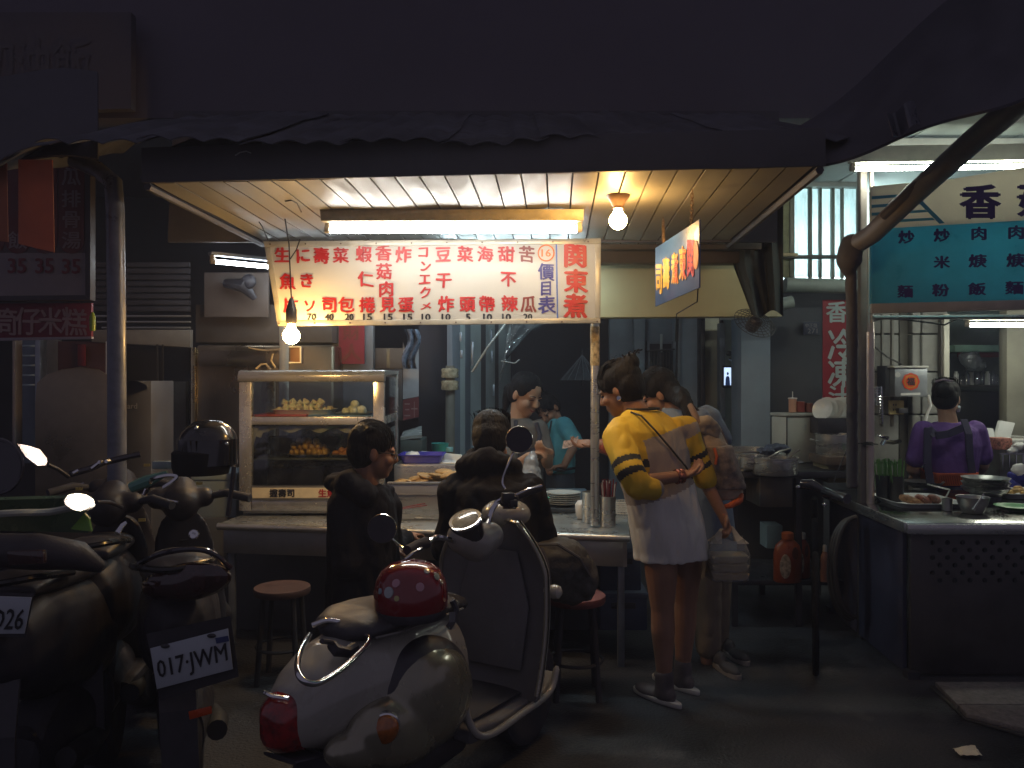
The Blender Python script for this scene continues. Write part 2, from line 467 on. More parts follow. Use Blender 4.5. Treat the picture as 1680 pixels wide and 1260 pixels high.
# rear beam in shadow
mb = MB(); mb.box(((RL.x + RR.x) / 2 + .1, 4.86, 2.30), (2.9, .07, .09)); mb.build('rear_beam', wood_dk, canopy, bevel=.004)
# corrugated roof: rows of curved sheets rising to the back
roofm = mat('roof_sheet', (0.10, 0.10, 0.12), 0.75, var=0.5, scale=3, spots=((0.05, 0.045, 0.045), 0.55, 4), bump=.2, bscale=18)
def roof_pt(x, t, ph):
    y = 3.13 + t * 1.5 - (0.03 if x > 0 else -0.03 * x); z = 2.375 + t * 0.58
    return V((x, y, z + 0.018 * abs(math.sin(math.pi * (x - ph) / 0.125)) * (1 - .25 * t) + 0.022 * noise.noise(V((x * 2.3, t * 3, 3)))))
x0, x1 = -1.78, 1.24
n_roof = 8
for i in range(n_roof):
    a, b_ = x0 + (x1 - x0) * i / n_roof, x0 + (x1 - x0) * (i + 1) / n_roof
    dz = 0.012 * (i % 2); sk = random.uniform(-.03, .03); yo = random.uniform(-.03, .0)
    mb = MB(); mb.sheet(lambda u, v: roof_pt(a + (b_ - a + .03) * u + sk * v, v, x0) + V((0, yo, dz)), 26, 5, th=0.004)
    mb.build('roof_sheet', roofm, canopy, smooth=True)
# drooping end of the roofing at left
mb = MB(); mb.sheet(lambda u, v: V((-1.80 - .28 * u, 3.2 + v * 1.2, 2.41 + v * .42 - .13 * u ** 2 + .015 * math.sin(v * 9))), 8, 10, th=.005); mb.build('flashing', roofm, canopy, smooth=True)

# yellow-beige signboard back panel behind the canopy, right
bm_ = mat('beige_board', (0.62, 0.57, 0.33), 0.6, var=0.14, scale=1.2, spots=((0.25, 0.22, 0.13), 0.62, 2.5))
pl = Plane(P(985, 520, 5.2), P(1285, 520, 5.25), P(985, 420, 5.2))
bt = thing('beam_board', 'long beige boxed beam behind the canopy to the right of the menu board', 'beam', P(1130, 520, 5.22))
board(pl, [(955, 521), (1283, 519), (1283, 503), (1283, 420), (955, 424)], .14).build('panel', bm_, bt, bevel=.004)
board(pl, [(1240, 519), (1283, 519), (1283, 505), (1240, 505)], .02, off=.012).build('end_patch', mat('pale_tape', (0.6, 0.55, 0.35), .6), bt)
mb = MB(); mb.box(P(1085, 412, 5.0), (1.1, .12, .16)); mb.build('shadow_batten', wood_dk, bt, bevel=.004)

# dark cloth bundle hanging at the right end of the beam
mb = MB()
def drape(u, v):
    px = (1203 + 82 * u) if v < .45 else (1203 + 30 * (v - .45) / .55 + (82 - 30 * (v - .45) / .55) * u)
    py = 300 + (1 - u) * 70 * (1 - v) + (515 - 300) * v + 6 * math.sin(u * 7)
    return P(px, py, 4.9 + .05 * math.sin(u * 11 + v * 3) + .03 * math.sin(u * 23))
mb.sheet(drape, 26, 18, th=.008)
tag(mb.build('hanging_tarpaulin', mat('drape', (0.045, 0.05, 0.045), 0.85, var=.3, scale=4, bump=.3, bscale=14), smooth=True, org=P(1240, 515, 4.9)), 'dark folded tarpaulin hanging over the right end of the beige beam', 'tarpaulin')
# wicker/fan basket under it
mb = MB(); c = P(1238, 530, 5.0); Rm = Matrix.Rotation(math.radians(20), 3, 'Y') @ Matrix.Rotation(math.radians(60), 3, 'X')
for k in range(7):
    r = .125 * (k + 1) / 7; mb.tube([c + Rm @ V((r * 1.05 * math.cos(t), r * .75 * math.sin(t), .03 * (1 - (k / 6) ** 2))) for t in [2 * math.pi * j / 24 for j in range(25)]], .0022, 4)
for k in range(20):
    t = 2 * math.pi * k / 20; mb.tube([c + Rm @ V((.02 * math.cos(t), .015 * math.sin(t), .035)), c + Rm @ V((.132 * math.cos(t + .3), .095 * math.sin(t + .3), 0))], .0018, 4)
fan = tag(mb.build('wall_fan', mat('fan_wire', (.09, .09, .09), .5), org=c), 'dark wire cage fan hanging below the right end of the beige beam', 'fan')
mb = MB(); mb.lathe(c + Rm @ V((0, 0, -.06)), [(.03, 0), (.04, .01), (.04, .08), (.02, .1)], 14, axis=Rm @ V((0, 0, 1))); mb.build('hub', black_pl, fan, smooth=True)

# big dark awning overhead at the top right
mb = MB()
def awn(u, v):
    px = 1300 + 430 * u; low = 276 + (-138) * u ** 1.3 + 7 * math.sin(u * 9) ; hi = low - 60 - 230 * u
    d = 3.1 - .5 * u + .9 * (1 - v) * .0 + .5 * v
    return P(px, low * (1 - v) + hi * v, d + .06 * noise.noise(V((u * 6, v * 5, 3))))
mb.sheet(awn, 30, 14, th=.01)
aw = tag(mb.build('rolled_awning', darkcloth, smooth=True, org=P(1500, 240, 2.9)), 'dark crumpled awning sheet stretched overhead at top right above the teal sign', 'awning')
# torn plastic flap on the awning
mb = MB(); mb.sheet(lambda u, v: P(1455 + 45 * u + 10 * v, 185 + 38 * v - 18 * u + 5 * math.sin(6 * u), 2.82 + .03 * math.sin(u * 7)), 10, 8, th=.003)
tag(mb.build('plastic_flap', mat('flap', (.14, .14, .17), .35, var=.4, scale=9), smooth=True, org=P(1480, 200, 2.8)), 'small torn plastic flap on the dark awning near the top right pipe', 'flap')

# overhead tube curls (loose cable ends) on roof
for (px, py, d, lab) in ((628, 138, 5.35, 'short pale cable end sticking out of the dark wall above the roof'),
                    (398, 250, 3.2, 'pale loose cable curl on the roof edge above the left fluorescent tube'), (842, 254, 3.15, 'pale loose cable curl on the roof edge above the menu board')):
    mb = MB(); mb.tube([P(px - 12, py + 5, d), P(px - 4, py, d - .01), P(px + 6, py - 2, d - .01), P(px + 14, py + 1, d)] if d < 5 else [P(px - 3, py - 5, d), P(px + 3, py + 4, d)], .0025, 5)
    tag(mb.build('cable_end', mat('pale_cable', (.4, .4, .4), .5), org=P(px, py, d)), lab, 'cable')
# ---------------------------------------------------------------- things behind the stall
def panel(name, px0, py0, px1, py1, d, th, m, label=None, cat=None, parent=None, d2=None, bevel=0.003, group=None):
    d2 = d2 or d
    q = [P(px0, py1, d), P(px1, py1, d2), P(px1, py0, d2), P(px0, py0, d)]
    for a, b_ in ((q[0], q[3]), (q[1], q[2])): pass
    n = (q[1] - q[0]).cross(q[3] - q[0]).normalized()
    if n.y < 0: n = -n
    o = MB().prism(q, n * th).build(name, m, parent, bevel=bevel, org=None if parent else q[0])
    if label: tag(o, label, cat, group)
    return o

# left stall's dark menu board
ls = thing('menu_board', 'dim left menu board with dark red columns and three prices of 35', 'sign', P(70, 485, 4.0))
plL = Plane(P(0, 480, 4.0), P(140, 480, 4.0), P(0, 270, 4.0))
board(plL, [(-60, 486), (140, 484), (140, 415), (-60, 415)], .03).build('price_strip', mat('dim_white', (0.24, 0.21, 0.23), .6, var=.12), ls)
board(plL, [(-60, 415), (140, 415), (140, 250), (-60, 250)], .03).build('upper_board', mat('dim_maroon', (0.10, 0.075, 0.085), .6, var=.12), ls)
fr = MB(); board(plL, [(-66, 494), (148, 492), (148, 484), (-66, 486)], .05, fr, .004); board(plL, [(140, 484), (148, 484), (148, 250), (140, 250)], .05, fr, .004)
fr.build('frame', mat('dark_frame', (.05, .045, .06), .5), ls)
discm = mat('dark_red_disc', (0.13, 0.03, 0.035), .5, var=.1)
mb = MB()
for cx in (-13, 29, 73, 117):
    pts = [(cx - 21, 255), (cx - 21, 395)] + [(cx + 21 * math.cos(t), 395 + 21 * math.sin(t)) for t in [math.pi * (1 - k / 10) for k in range(1, 10)]] + [(cx + 21, 395), (cx + 21, 255)]
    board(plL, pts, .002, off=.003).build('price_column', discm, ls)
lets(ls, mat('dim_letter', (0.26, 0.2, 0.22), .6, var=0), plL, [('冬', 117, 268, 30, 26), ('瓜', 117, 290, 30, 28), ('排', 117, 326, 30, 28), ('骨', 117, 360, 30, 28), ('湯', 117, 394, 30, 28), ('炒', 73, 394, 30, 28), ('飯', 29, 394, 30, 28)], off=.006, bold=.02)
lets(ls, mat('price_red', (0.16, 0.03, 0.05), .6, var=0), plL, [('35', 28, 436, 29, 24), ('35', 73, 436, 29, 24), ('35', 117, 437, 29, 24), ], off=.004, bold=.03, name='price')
# rice cake banner
plB = Plane(P(0, 555, 4.05), P(150, 553, 4.05), P(0, 500, 4.05))
lb = thing('red_banner', 'narrow dark red banner about rice cakes under the left menu board', 'banner', P(70, 555, 4.05))
board(plB, [(-50, 556), (150, 553), (150, 497), (-50, 498)], .02).build('panel', mat('banner_red', (0.19, 0.025, 0.05), .5, var=.15), lb, bevel=.002)
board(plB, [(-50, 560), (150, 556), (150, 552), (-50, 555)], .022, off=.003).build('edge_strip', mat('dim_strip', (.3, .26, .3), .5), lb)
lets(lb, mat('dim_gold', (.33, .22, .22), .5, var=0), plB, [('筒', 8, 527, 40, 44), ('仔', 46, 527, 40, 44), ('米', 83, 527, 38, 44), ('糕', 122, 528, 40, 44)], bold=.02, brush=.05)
mb = MB(); mb.lathe(P(152, 543, 3.95), [(.012, 0), (.014, .02), (.014, .07), (.005, .09)], 10); tag(mb.build('green_lighter', mat('green_pl', (.25, .35, .05), .3), smooth=True, org=P(152, 543, 3.95)), 'small green tube hanging at the right end of the red rice cake banner', 'tube')
# orange hanging canvas panels, translucent
orm = mat('orange_canvas', (0.52, 0.23, 0.15), .8, var=.12, scale=5, bump=.1, bscale=200, transl=.5)
plO = Plane(P(0, 400, 3.3), P(90, 400, 3.3), P(0, 262, 3.3))
for pts, lab in (([(-60, 262), (11, 262), (13, 397), (-60, 388)], 'orange canvas strip cut off by the left edge of the photo'),
            ([(30, 262), (86, 262), (89, 414), (30, 400)], 'wide orange canvas strip hanging beside the dark red columns of the left menu board')):
    b = board(plO, pts, .004); o = b.build('canvas_strip', orm, org=plO.at(pts[1][0], 400)); tag(o, lab, 'canvas', 'orange canvas strips')
board(plO, [(-80, 262), (95, 262), (92, 250), (-80, 240)], .03)
# backing tarp above left
mb = MB(); mb.sheet(lambda u, v: P(-100 + 260 * u, 120 + 142 * v + 8 * math.sin(u * 6), 3.4 + .3 * (1 - v)), 14, 8, th=.01)
lt_ = thing('shop_sign', 'large almost black shop sign with faint characters at top left', 'sign', P(80, 262, 3.4))
mb.build('valance', darkcloth, lt_, smooth=True)
plT = Plane(P(0, 190, 4.6), P(200, 190, 4.6), P(0, 40, 4.6))
board(plT, [(-80, 185), (215, 178), (215, 20), (-80, 20)], .06).build('panel', mat('black_sign', (.1, .085, .09), .7, var=.1), lt_)
lets(lt_, mat('black_letter', (.085, .075, .08), .6, var=0), plT, [('切', -8, 105, 60, 80), ('油', 52, 105, 60, 85), ('飯', 118, 105, 62, 85)], bold=.02)

# pole at left with bent top
mb = MB(); mb.tube([P(120, 262, 3.7), P(160, 278, 3.68), P(186, 300, 3.6), P(189, 345, 3.6), P(191, 500, 3.6), P(192, 745, 3.6), P(193, 1100, 3.6)], [.034, .036, .038, .038, .038, .039, .039], 18)
tag(mb.build('awning_pole', mat('blue_grey_pole', (0.17, 0.18, 0.22), .38, metal=.3, var=.25, scale=14, bump=.05), smooth=True, org=P(193, 1180, 3.6)), 'thick blue grey steel pole with bent top at the left of the display case', 'pole')

# arched stainless machine hood
hood = thing('arched_cooker_hood', 'large arched stainless steel cover with pale curved top behind the left pole', 'cooker cover', P(120, 900, 4.4))
pts = [(57, 900), (57, 660), (60, 628), (75, 615), (100, 606), (130, 602), (160, 606), (180, 618), (192, 640), (196, 700), (196, 900)]
plH = Plane(P(57, 800, 4.3), P(180, 800, 4.3), P(57, 600, 4.3))
board(plH, pts, .02).build('face_panel', mat('brown_steel', (.30, .25, .18), .38, metal=.9, var=.3, scale=2.5, spots=((.5, .4, .22), .62, 2)), hood, bevel=.005)  # brown tone and yellow patches paint the warm sheen into the steel
mb = MB(); arc = [(58, 632), (75, 614), (100, 605), (130, 601), (160, 604), (190, 612), (215, 620), (240, 632), (242, 638)]
mb.loft([[plH.at(x, y, -.03) for x, y in arc], [plH.at(x, y, -.35) for x, y in arc]], closed=False, cap=False)
mb.build('curved_top', mat('cream_tin', (.55, .56, .46), .5, var=.12, scale=6), hood, smooth=True)
mb = MB(); mb.prism([P(205, 900, 4.5), P(248, 900, 4.5), P(248, 625, 4.5), P(205, 625, 4.5)], V((0, .3, 0))); bx = mb.build('grey_side_box', mat('box_grey', (.1, .105, .13), .6), hood, bevel=.004)
mb = MB(); letters(mb, Plane(P(205, 700, 4.5), P(248, 700, 4.5), P(205, 625, 4.5)), [('ard', 217, 666, 16, 9)], bold=.02); mb.build('lettering', mat('lt_grey', (.3, .3, .32), .5, var=0), bx)
# shutter with gleaming slats and beige fascia at left
sh = thing('roller_shutter', 'dark shutter box with three gleaming slat edges left of the steel fridge', 'shutter', P(235, 760, 5.6))
for k in range(3):
    y = 517 + 9.5 * k; panel('slat', 150 + 8 * k, y, 311, y + 3, 5.55, .03, steel_dull, parent=sh)
for k in range(8): panel('slat', 150, 430 + 10.4 * k, 311, 438 + 10.4 * k, 5.6, .02, mat('slat_dark', (.06, .058, .07), .6), parent=sh)
board(Plane(P(150, 560, 5.5), P(312, 560, 5.5), P(150, 540, 5.5)), [(150, 561), (312, 570), (312, 541), (150, 541)], .05).build('beige_fascia', mat('beige_fascia', (.26, .235, .2), .6), sh, bevel=.003)
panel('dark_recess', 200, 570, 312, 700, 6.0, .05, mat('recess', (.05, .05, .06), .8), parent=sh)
panel('lower_panel', 248, 626, 305, 760, 5.9, .05, mat('lower_grey', (.2, .19, .17), .7), parent=sh)
mb = MB(); mb.tube([P(258, 565, 5.45), P(259, 700, 5.45)], .006, 5); mb.tube([P(267, 565, 5.45), P(268, 700, 5.45)], .006, 5); mb.build('cord', wire_m, sh)
# leftmost interior: shelving and upright strips
iv = thing('left_doorway', 'narrow dim doorway with glass shelves beneath the red rice cake banner', 'doorway', P(45, 900, 5.5))
panel('jamb', 20, 556, 25, 760, 5.4, .08, mat('warm_grey_jamb', (.3, .26, .24), .5), parent=iv)
panel('post', 57, 556, 66, 760, 5.4, .08, galv, parent=iv)
panel('back_panel', 25, 556, 57, 760, 5.8, .04, slate, parent=iv)
for k in range(5): panel('shelf', 36, 566 + k * 16, 57, 569 + k * 16, 5.6, .05, palewall, parent=iv)
panel('maroon_cupboard', 95, 560, 172, 640, 5.6, .3, mat('maroon_wood', (.12, .05, .05), .6, var=.2), parent=iv)
panel('red_label', 127, 565, 140, 600, 5.56, .01, mat('label_red', (.3, .03, .03), .5), parent=iv)
panel('wall_strip', 68, 556, 95, 760, 5.6, .05, mat('strip_grey', (.17, .17, .17), .6), parent=iv)
panel('white_edge', 173, 560, 178, 640, 5.3, .02, white_pl, parent=iv)

# steel refrigerator behind the case
fx = thing('steel_refrigerator', 'tall brushed stainless steel refrigerator behind the glass display case', 'refrigerator', P(430, 1000, 5.6))
fz = 5.45
mb = MB()
q = [P(321, 1010, fz), P(548, 1010, fz + .15), P(548, 566, fz + .15), P(321, 566, fz)]
fridgem = mat('fridge_steel', (.26, .21, .15), .34, metal=.95, var=.25, scale=2, stretch=(1, 1, .4), spots=((.42, .33, .2), .62, 2.5))  # gold patches paint warm gleams onto the dark brushed steel
mb.prism(q, V((0, .6, 0))); mb.build('body', fridgem, fx, bevel=.02)
panel('door_edge', 313, 570, 320, 860, fz - .02, .1, mat('brass_edge', (.6, .5, .3), .3, metal=1), parent=fx)
panel('upper_door', 326, 575, 470, 600, fz - .03, .03, fridgem, parent=fx)
# brown hood casing and boards above the refrigerator
panel('dark_hood_casing', 321, 500, 545, 562, 5.7, .4, mat('hood_brown', (.11, .09, .075), .6, var=.3, scale=3), 'low brown cupboard on top of the steel refrigerator', 'casing')  # brown slab put in for the brownish darkness of another metal hood
panel('notice_board', 335, 447, 440, 520, 5.6, .03, mat('brown_board', (.17, .135, .115), .6, var=.15), 'plain brown board on the wall just below the left fluorescent tube', 'board')
# old fan silhouette in front of the board
mb = MB(); mb.tube([P(370, 465, 5.5), P(400, 468, 5.45), P(418, 490, 5.5)], [.03, .05, .02], 8); mb.ell(P(408, 462, 5.45), (.05, .04, .05))
tag(mb.build('wall_bracket', black_pl, smooth=True, org=P(400, 470, 5.5)), 'black wall bracket in front of the plain brown board', 'bracket')

# poster wall between refrigerator and dark doorway
pw = panel('poster_partition', 545, 530, 612, 700, 5.9, .08, mat('grey_partition', (.22, .22, .23), .6, var=.15), 'grey partition carrying a dark red couplet poster above the display case', 'partition')
plR = Plane(P(555, 597, 5.85), P(597, 597, 5.85), P(555, 530, 5.85))
pr = thing('red_poster', 'dark red couplet poster with one black character on the grey partition', 'poster', plR.at(577, 598))
board(plR, [(556, 597), (598, 597), (598, 520), (556, 520)], .004).build('paper', mat('poster_red', (.28, .02, .03), .6, var=.1), pr)
lets(pr, brown_pt, plR, [('財', 577, 545, 28, 26), ('人', 577, 578, 30, 28)], bold=.03)
for i, (a, b_, c, d, m, lab) in enumerate(((606, 571, 668, 605, (.16, .12, .09), 'brown cardboard box stacked in the gap right of the couplet poster'), (600, 606, 660, 690, (.09, .075, .07), 'dark cardboard box under the brown one behind the display case'))):
    bo = thing('cardboard_box', lab, 'box', P((a + c) / 2, d, 6.1)); panel('carton', a, b_, c, d, 6.0, .3, mat('card_%d' % i, m, .8), parent=bo)
    panel('tape', (a + c) / 2 - 3, b_ + 1, (a + c) / 2 + 3, d - 1, 5.995, .003, mat('tape', (.22, .17, .1), .3), parent=bo)
# bag of blue-white cloth on hook and red-white pennant
mb = MB(); mb.sheet(lambda u, v: P(664 + 22 * u + 5 * math.sin(v * 6), 540 + 65 * v, 5.6 + .03 * math.sin(u * 14 + v * 3)), 12, 12, th=.006)
tag(mb.build('striped_cloth', mat('blue_cloth', (.16, .2, .28), .8, var=.9, scale=22), smooth=True, org=P(675, 605, 5.6)), 'crumpled blue and white cloth hanging beside the dark doorway', 'cloth')
pn = thing('pennant', 'white pennant with dark red patterned lower half hanging behind the display case', 'pennant', P(673, 705, 5.75))
board(Plane(P(660, 700, 5.7), P(687, 700, 5.7), P(660, 570, 5.7)), [(661, 655), (687, 650), (687, 560), (678, 585), (668, 585), (661, 560)], .004).build('cloth', mat('pen_white', (.4, .4, .42), .8), pn)
mb = MB(); plp = Plane(P(660, 700, 5.7), P(687, 700, 5.7), P(660, 570, 5.7)); board(plp, [(661, 690), (687, 684), (687, 651), (661, 656)], .004, mb, .001); mb.build('red_band', mat('pen_red', (.16, .03, .03), .8), pn)
mb = MB(); letters(mb, plp, [('三十', 674, 672, 22, 26)], off=.004, bold=0); mb.build('lettering', mat('pen_l', (.3, .2, .2), .7), pn)
# dark doorway + pipe with taped junction
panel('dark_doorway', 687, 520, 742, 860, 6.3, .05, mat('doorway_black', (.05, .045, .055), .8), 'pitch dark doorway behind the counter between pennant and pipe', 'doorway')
pp_ = thing('taped_pipe', 'grey vertical pipe with two taped joints beside the dark doorway', 'pipe', P(739, 860, 5.9))
mb = MB(); mb.tube([P(739, 600, 5.9), P(738, 860, 5.9)], .034, 12); mb.build('pipe', mat('pipe_brown', (.2, .19, .16), .6), pp_, smooth=True)
for y in (612, 632):
    mb = MB(); mb.lathe(P(738, y + 8, 5.88), [(.058, 0), (.064, .01), (.06, .035), (.064, .06), (.056, .068)], 14); mb.build('tape_wrap', mat('packing_tape', (.42, .38, .27), .25, var=.4, scale=30, coat=.5), pp_, smooth=True)
# alley wall: receding tall panels
al = thing('alley_wall', 'receding wall of tall pale and dark panels seen under the menu board', 'wall', P(742, 860, 6.0))
xs = [(742, 6.0), (755, 6.1), (763, 6.2), (772, 6.4), (789, 6.7), (797, 6.9), (812, 7.4), (818, 7.7), (838, 8.6)]
ms = [slate, palewall, slate, palewall, darkwall, palewall, darkwall, palewall]
for i in range(8):
    (a, da), (b_, db) = xs[i], xs[i + 1]
    q = [P(a, 500, da), P(b_, 500, db)]
    z0 = .95 if i >= 3 else 0.0
    mb = MB(); mb.prism([V((q[0].x, q[0].y, z0)), V((q[1].x, q[1].y, z0)), V((q[1].x, q[1].y, 3)), V((q[0].x, q[0].y, 3))], V((-.04 - .03 * (i % 2), 0.02, 0)))
    mb.build('wall_panel', ms[i], al)
mb = MB(); a, b_ = P(772, 500, 6.35), P(838, 500, 8.6)
mb.prism([V((a.x + .02, a.y, 0)), V((b_.x + .02, b_.y, 0)), V((b_.x + .02, b_.y, .95)), V((a.x + .02, a.y, .95))], V((-.08, 0, 0))); mb.build('low_wall', slate, al)
for (px, d, y0, y1) in ((756, 5.98, 545, 560), (757, 5.98, 575, 588), (775, 6.3, 560, 600), (806, 7.0, 540, 560), (807, 7.0, 575, 595), (810, 7.1, 630, 650)):
    panel('hinge', px - 2, y0, px + 2, y1, d, .02, galv, parent=al)
# clear plastic sheet swagged under the sign
mb = MB()
def swag(u, v):
    px = 838 + 78 * u - v * (60 * u + 22); py = 520 + v * (118 - 78 * u) + 4 * math.sin(u * 13)
    return P(px, py, 5.2 + .05 * math.sin(u * 17 + v * 5) + .03 * math.sin(v * 14 + u * 5))
mb.sheet(swag, 34, 26)
tag(mb.build('clear_plastic_curtain', glass('clear_sheet', (.86, .93, .95), .12, .08, milky=.10, bump=.5, bscale=9), smooth=True, org=P(860, 600, 5.2)), 'clear plastic rain curtain gathered under the right part of the menu board', 'plastic curtain')
mb = MB(); mb.tube([P(838, 520, 5.15), P(800, 570, 5.15), P(775, 610, 5.2)], .008, 6)
for q in ((822, 592, 845, 596), (845, 596, 852, 590)): mb.tube([P(q[0], q[1], 5.1), P(q[2], q[3], 5.1)], .004, 5)
tag(mb.build('curtain_rope', mat('rope_grey', (.3, .33, .33), .6), org=P(800, 570, 5.15)), 'grey cord holding the gathered clear plastic curtain', 'cord')

# back building on the right of the alley
rb = thing('rear_house', 'blue grey house wall with barred window and pilaster behind the customers', 'building', P(1100, 860, 8))
panel('wall', 1000, 430, 1160, 960, 8.2, .1, bluewall, parent=rb)
panel('pilaster', 1108, 500, 1148, 960, 8.0, .18, mat('pil', (.42, .5, .58), .7, var=.2, scale=2), parent=rb)
panel('pilaster', 1040, 520, 1058, 960, 8.05, .12, bluewall, parent=rb)
wf = panel('window', 1062, 560, 1106, 655, 8.12, .06, slate, parent=rb)
panel('pane', 1066, 564, 1102, 650, 8.1, .01, black_gl, parent=wf)
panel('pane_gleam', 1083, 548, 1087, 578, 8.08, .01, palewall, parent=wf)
mb = MB()
for k in range(9): mb.tube([P(1063 + k * 5, 575, 8.0), P(1063 + k * 5, 650, 8.0)], .006, 5)
mb.tube([P(1060, 576, 8.0), P(1107, 573, 8.0)], .008, 5); mb.tube([P(1060, 648, 8.0), P(1107, 648, 8.0)], .008, 5); mb.build('window_bars', mat('iron', (.05, .055, .06), .6), wf)
mb = MB(); mb.tube([P(1112, 520, 7.9), P(1110, 600, 7.9), P(1108, 720, 7.9)], .012, 6); mb.build('cable_duct', black_pl, rb)
# umbrella with faint ribs left of the post
um = thing('folded_umbrella', 'dark umbrella with pale ribs in the gloom just left of the right post', 'umbrella', P(955, 700, 7.6))
mb = MB(); c = P(955, 615, 7.6)
for k in range(9):
    t = math.pi * (k / 8.0); e = c + V((math.cos(t) * .17, -.06, -.06 - .0 * math.sin(t))); tp = c + V((0, 0, .18))
    e2 = c + V((math.cos(t + .35) * .17, -.06 * math.sin(t), -.06)); mb.add([tp, c + V((math.cos(t) * .2, -.15 * math.sin(t), -.05)), c + V((math.cos(t + .39) * .2, -.15 * math.sin(t + .39), -.05))], [(0, 1, 2)])
mb.build('canopy', mat('umb', (.07, .085, .11), .4, var=.5, scale=14), um)
for k in range(9):
    t = math.pi * (k / 8.0); mb = MB(); mb.tube([c + V((0, -.01, .185)), c + V((math.cos(t) * .202, -.155 * math.sin(t), -.048))], .003, 4); mb.build('rib', slate, um)
mb = MB(); mb.tube([c + V((0, 0, .24)), c + V((0, 0, -.1))], .008, 6); mb.build('shaft', black_pl, um)
# doorway with beige frame and a lit picture screen
dr = thing('lit_doorway', 'doorway with beige frame and pale inner wall behind the backpack customer', 'doorway', P(1175, 900, 7.6))
panel('frame', 1150, 520, 1157, 900, 7.5, .15, black_pl, parent=dr)
panel('door_leaf', 1157, 540, 1182, 900, 7.6, .05, mat('beige_leaf', (.36, .34, .26), .55, var=.1), parent=dr)
panel('transom', 1157, 520, 1180, 543, 7.6, .05, mat('transom_glow', (.6, .62, .45), .5, emit=.12), parent=dr)  # faint glow given to the transom itself, which is no lamp
panel('frame', 1181, 530, 1190, 900, 7.5, .1, slate, parent=dr)
panel('inner_wall', 1188, 520, 1222, 900, 8.6, .05, mat('inner_teal', (.33, .38, .35), .7), parent=dr)
sn = thing('wall_screen', 'small lit upright screen showing a person on the wall in the doorway', 'screen', P(1194, 636, 7.4))
panel('bezel', 1186, 600, 1201, 636, 7.4, .03, black_pl, parent=sn)
sc_ = panel('display', 1188, 603, 1199.5, 632, 7.395, .004, mat('screen_glow', (.5, .65, .9), .3, var=0, emit=1.4, ecol=(.55, .72, 1.0)), parent=sn)
mb = MB(); pq = Plane(P(1186, 636, 7.39), P(1200, 636, 7.39), P(1186, 600, 7.39))
board(pq, [(1190, 632), (1198, 632), (1197, 620), (1195.5, 617), (1192, 617), (1190.5, 621)], .002, mb, .002); board(pq, [(1192 + 2 + 1.8 * math.cos(t), 613 + 2.6 * math.sin(t)) for t in [k * .785 for k in range(8)]], .002, mb, .002)
mb.build('picture_figure', mat('fig_navy', (.05, .1, .3), .4, emit=.15), sn)
mb = MB(); mb.tube([P(1203, 570, 7.3), P(1204, 640, 7.3), P(1204, 700, 7.3)], .01, 6); mb.ell(P(1196, 580, 7.3), (.03, .03, .025)); mb.tube([P(1196, 588, 7.3), P(1204, 592, 7.3)], .012, 5)
tag(mb.build('standing_lamp', mat('lamp_dk', (.14, .15, .15), .3, metal=.5), smooth=True, org=P(1200, 700, 7.3)), 'thin dark stand with small round head in the doorway above the lit screen', 'stand')
# columns & wall right of it
rw = thing('grey_wall', 'dark blue grey wall and column between the doorway and the red vertical banner', 'wall', P(1280, 900, 6.6))
panel('column', 1216, 520, 1264, 940, 6.6, .3, bluewall, parent=rw)
panel('wall', 1264, 480, 1420, 940, 6.75, .1, mat('wall_dk2', (.10, .11, .13), .75, var=.2, scale=2), parent=rw)
hp = thing('house_number_plate', 'small dark house number plate on the wall left of the red vertical banner', 'plate', P(1331, 549, 6.7))
panel('plate', 1318, 528, 1345, 549, 6.7, .01, mat('plate_blue', (.06, .07, .12), .5), parent=hp)
mb = MB(); plq = Plane(P(1318, 549, 6.7), P(1345, 549, 6.7), P(1318, 528, 6.7)); letters(mb, plq, [('中正路', 1331, 534, 20, 7), ('271', 1333, 543, 16, 8)], bold=0); mb.build('lettering', mat('pl_l', (.3, .3, .32), .5), hp)
# red vertical banner
vb = thing('vertical_banner', 'tall red banner with white characters beside the right stall post', 'banner', P(1375, 668, 6.0))
plV = Plane(P(1350, 660, 6.0), P(1395, 660, 6.0), P(1350, 490, 6.0))
board(plV, [(1350, 665), (1394, 665), (1394, 492), (1350, 492)], .01).build('panel', mat('banner_scarlet', (.28, .015, .025), .5, var=.15), vb)
lets(vb, mat('banner_white', (.42, .5, .5), .5), plV, [('香', 1373, 512, 34, 34), ('冷', 1379, 566, 40, 52), ('凍', 1379, 612, 40, 46), ('汁', 1377, 650, 34, 34)], bold=.03)

# corrugated translucent window, lamp behind it
cw = thing('corrugated_window', 'brightly backlit corrugated plastic window panels above the grey pipe', 'window', P(1350, 455, 6.2))
trm = mat('fibreglass', (.62, .72, .72), .4, var=.3, scale=3.5, stretch=(5, 1, 1), transl=.85, spots=((.3, .34, .3), .6, 5))
for a, b_ in ((1304, 1329), (1333, 1346), (1349, 1366), (1370, 1382), (1385, 1408)):
    A, B = P(a, 455, 6.2), P(b_, 455, 6.2)
    n = max(2, int((b_ - a) / 3)) * 2
    mb = MB(); mb.sheet(lambda u, v: V((A.x + (B.x - A.x) * u, 6.2 + .012 * math.cos(u * n * math.pi), A.z + (2.93 - A.z) * v)), n * 2, 6)
    mb.build('pane', trm, cw, smooth=True)
for a, b_ in ((1296, 1304), (1329, 1333), (1346, 1349), (1366, 1370), (1382, 1385), (1408, 1416)): panel('mullion', a, 300, b_, 457, 6.15, .05, mat('mullion_m', (.2, .2, .16), .5, metal=.3), parent=cw)
panel('side_panel', 1270, 310, 1297, 455, 6.16, .04, mat('mildew', (.3, .29, .17), .7, var=.5, scale=6), parent=cw)
panel('cross_bar', 1285, 418, 1392, 424, 6.1, .04, mat('bar_dk', (.06, .06, .05), .5), parent=cw)
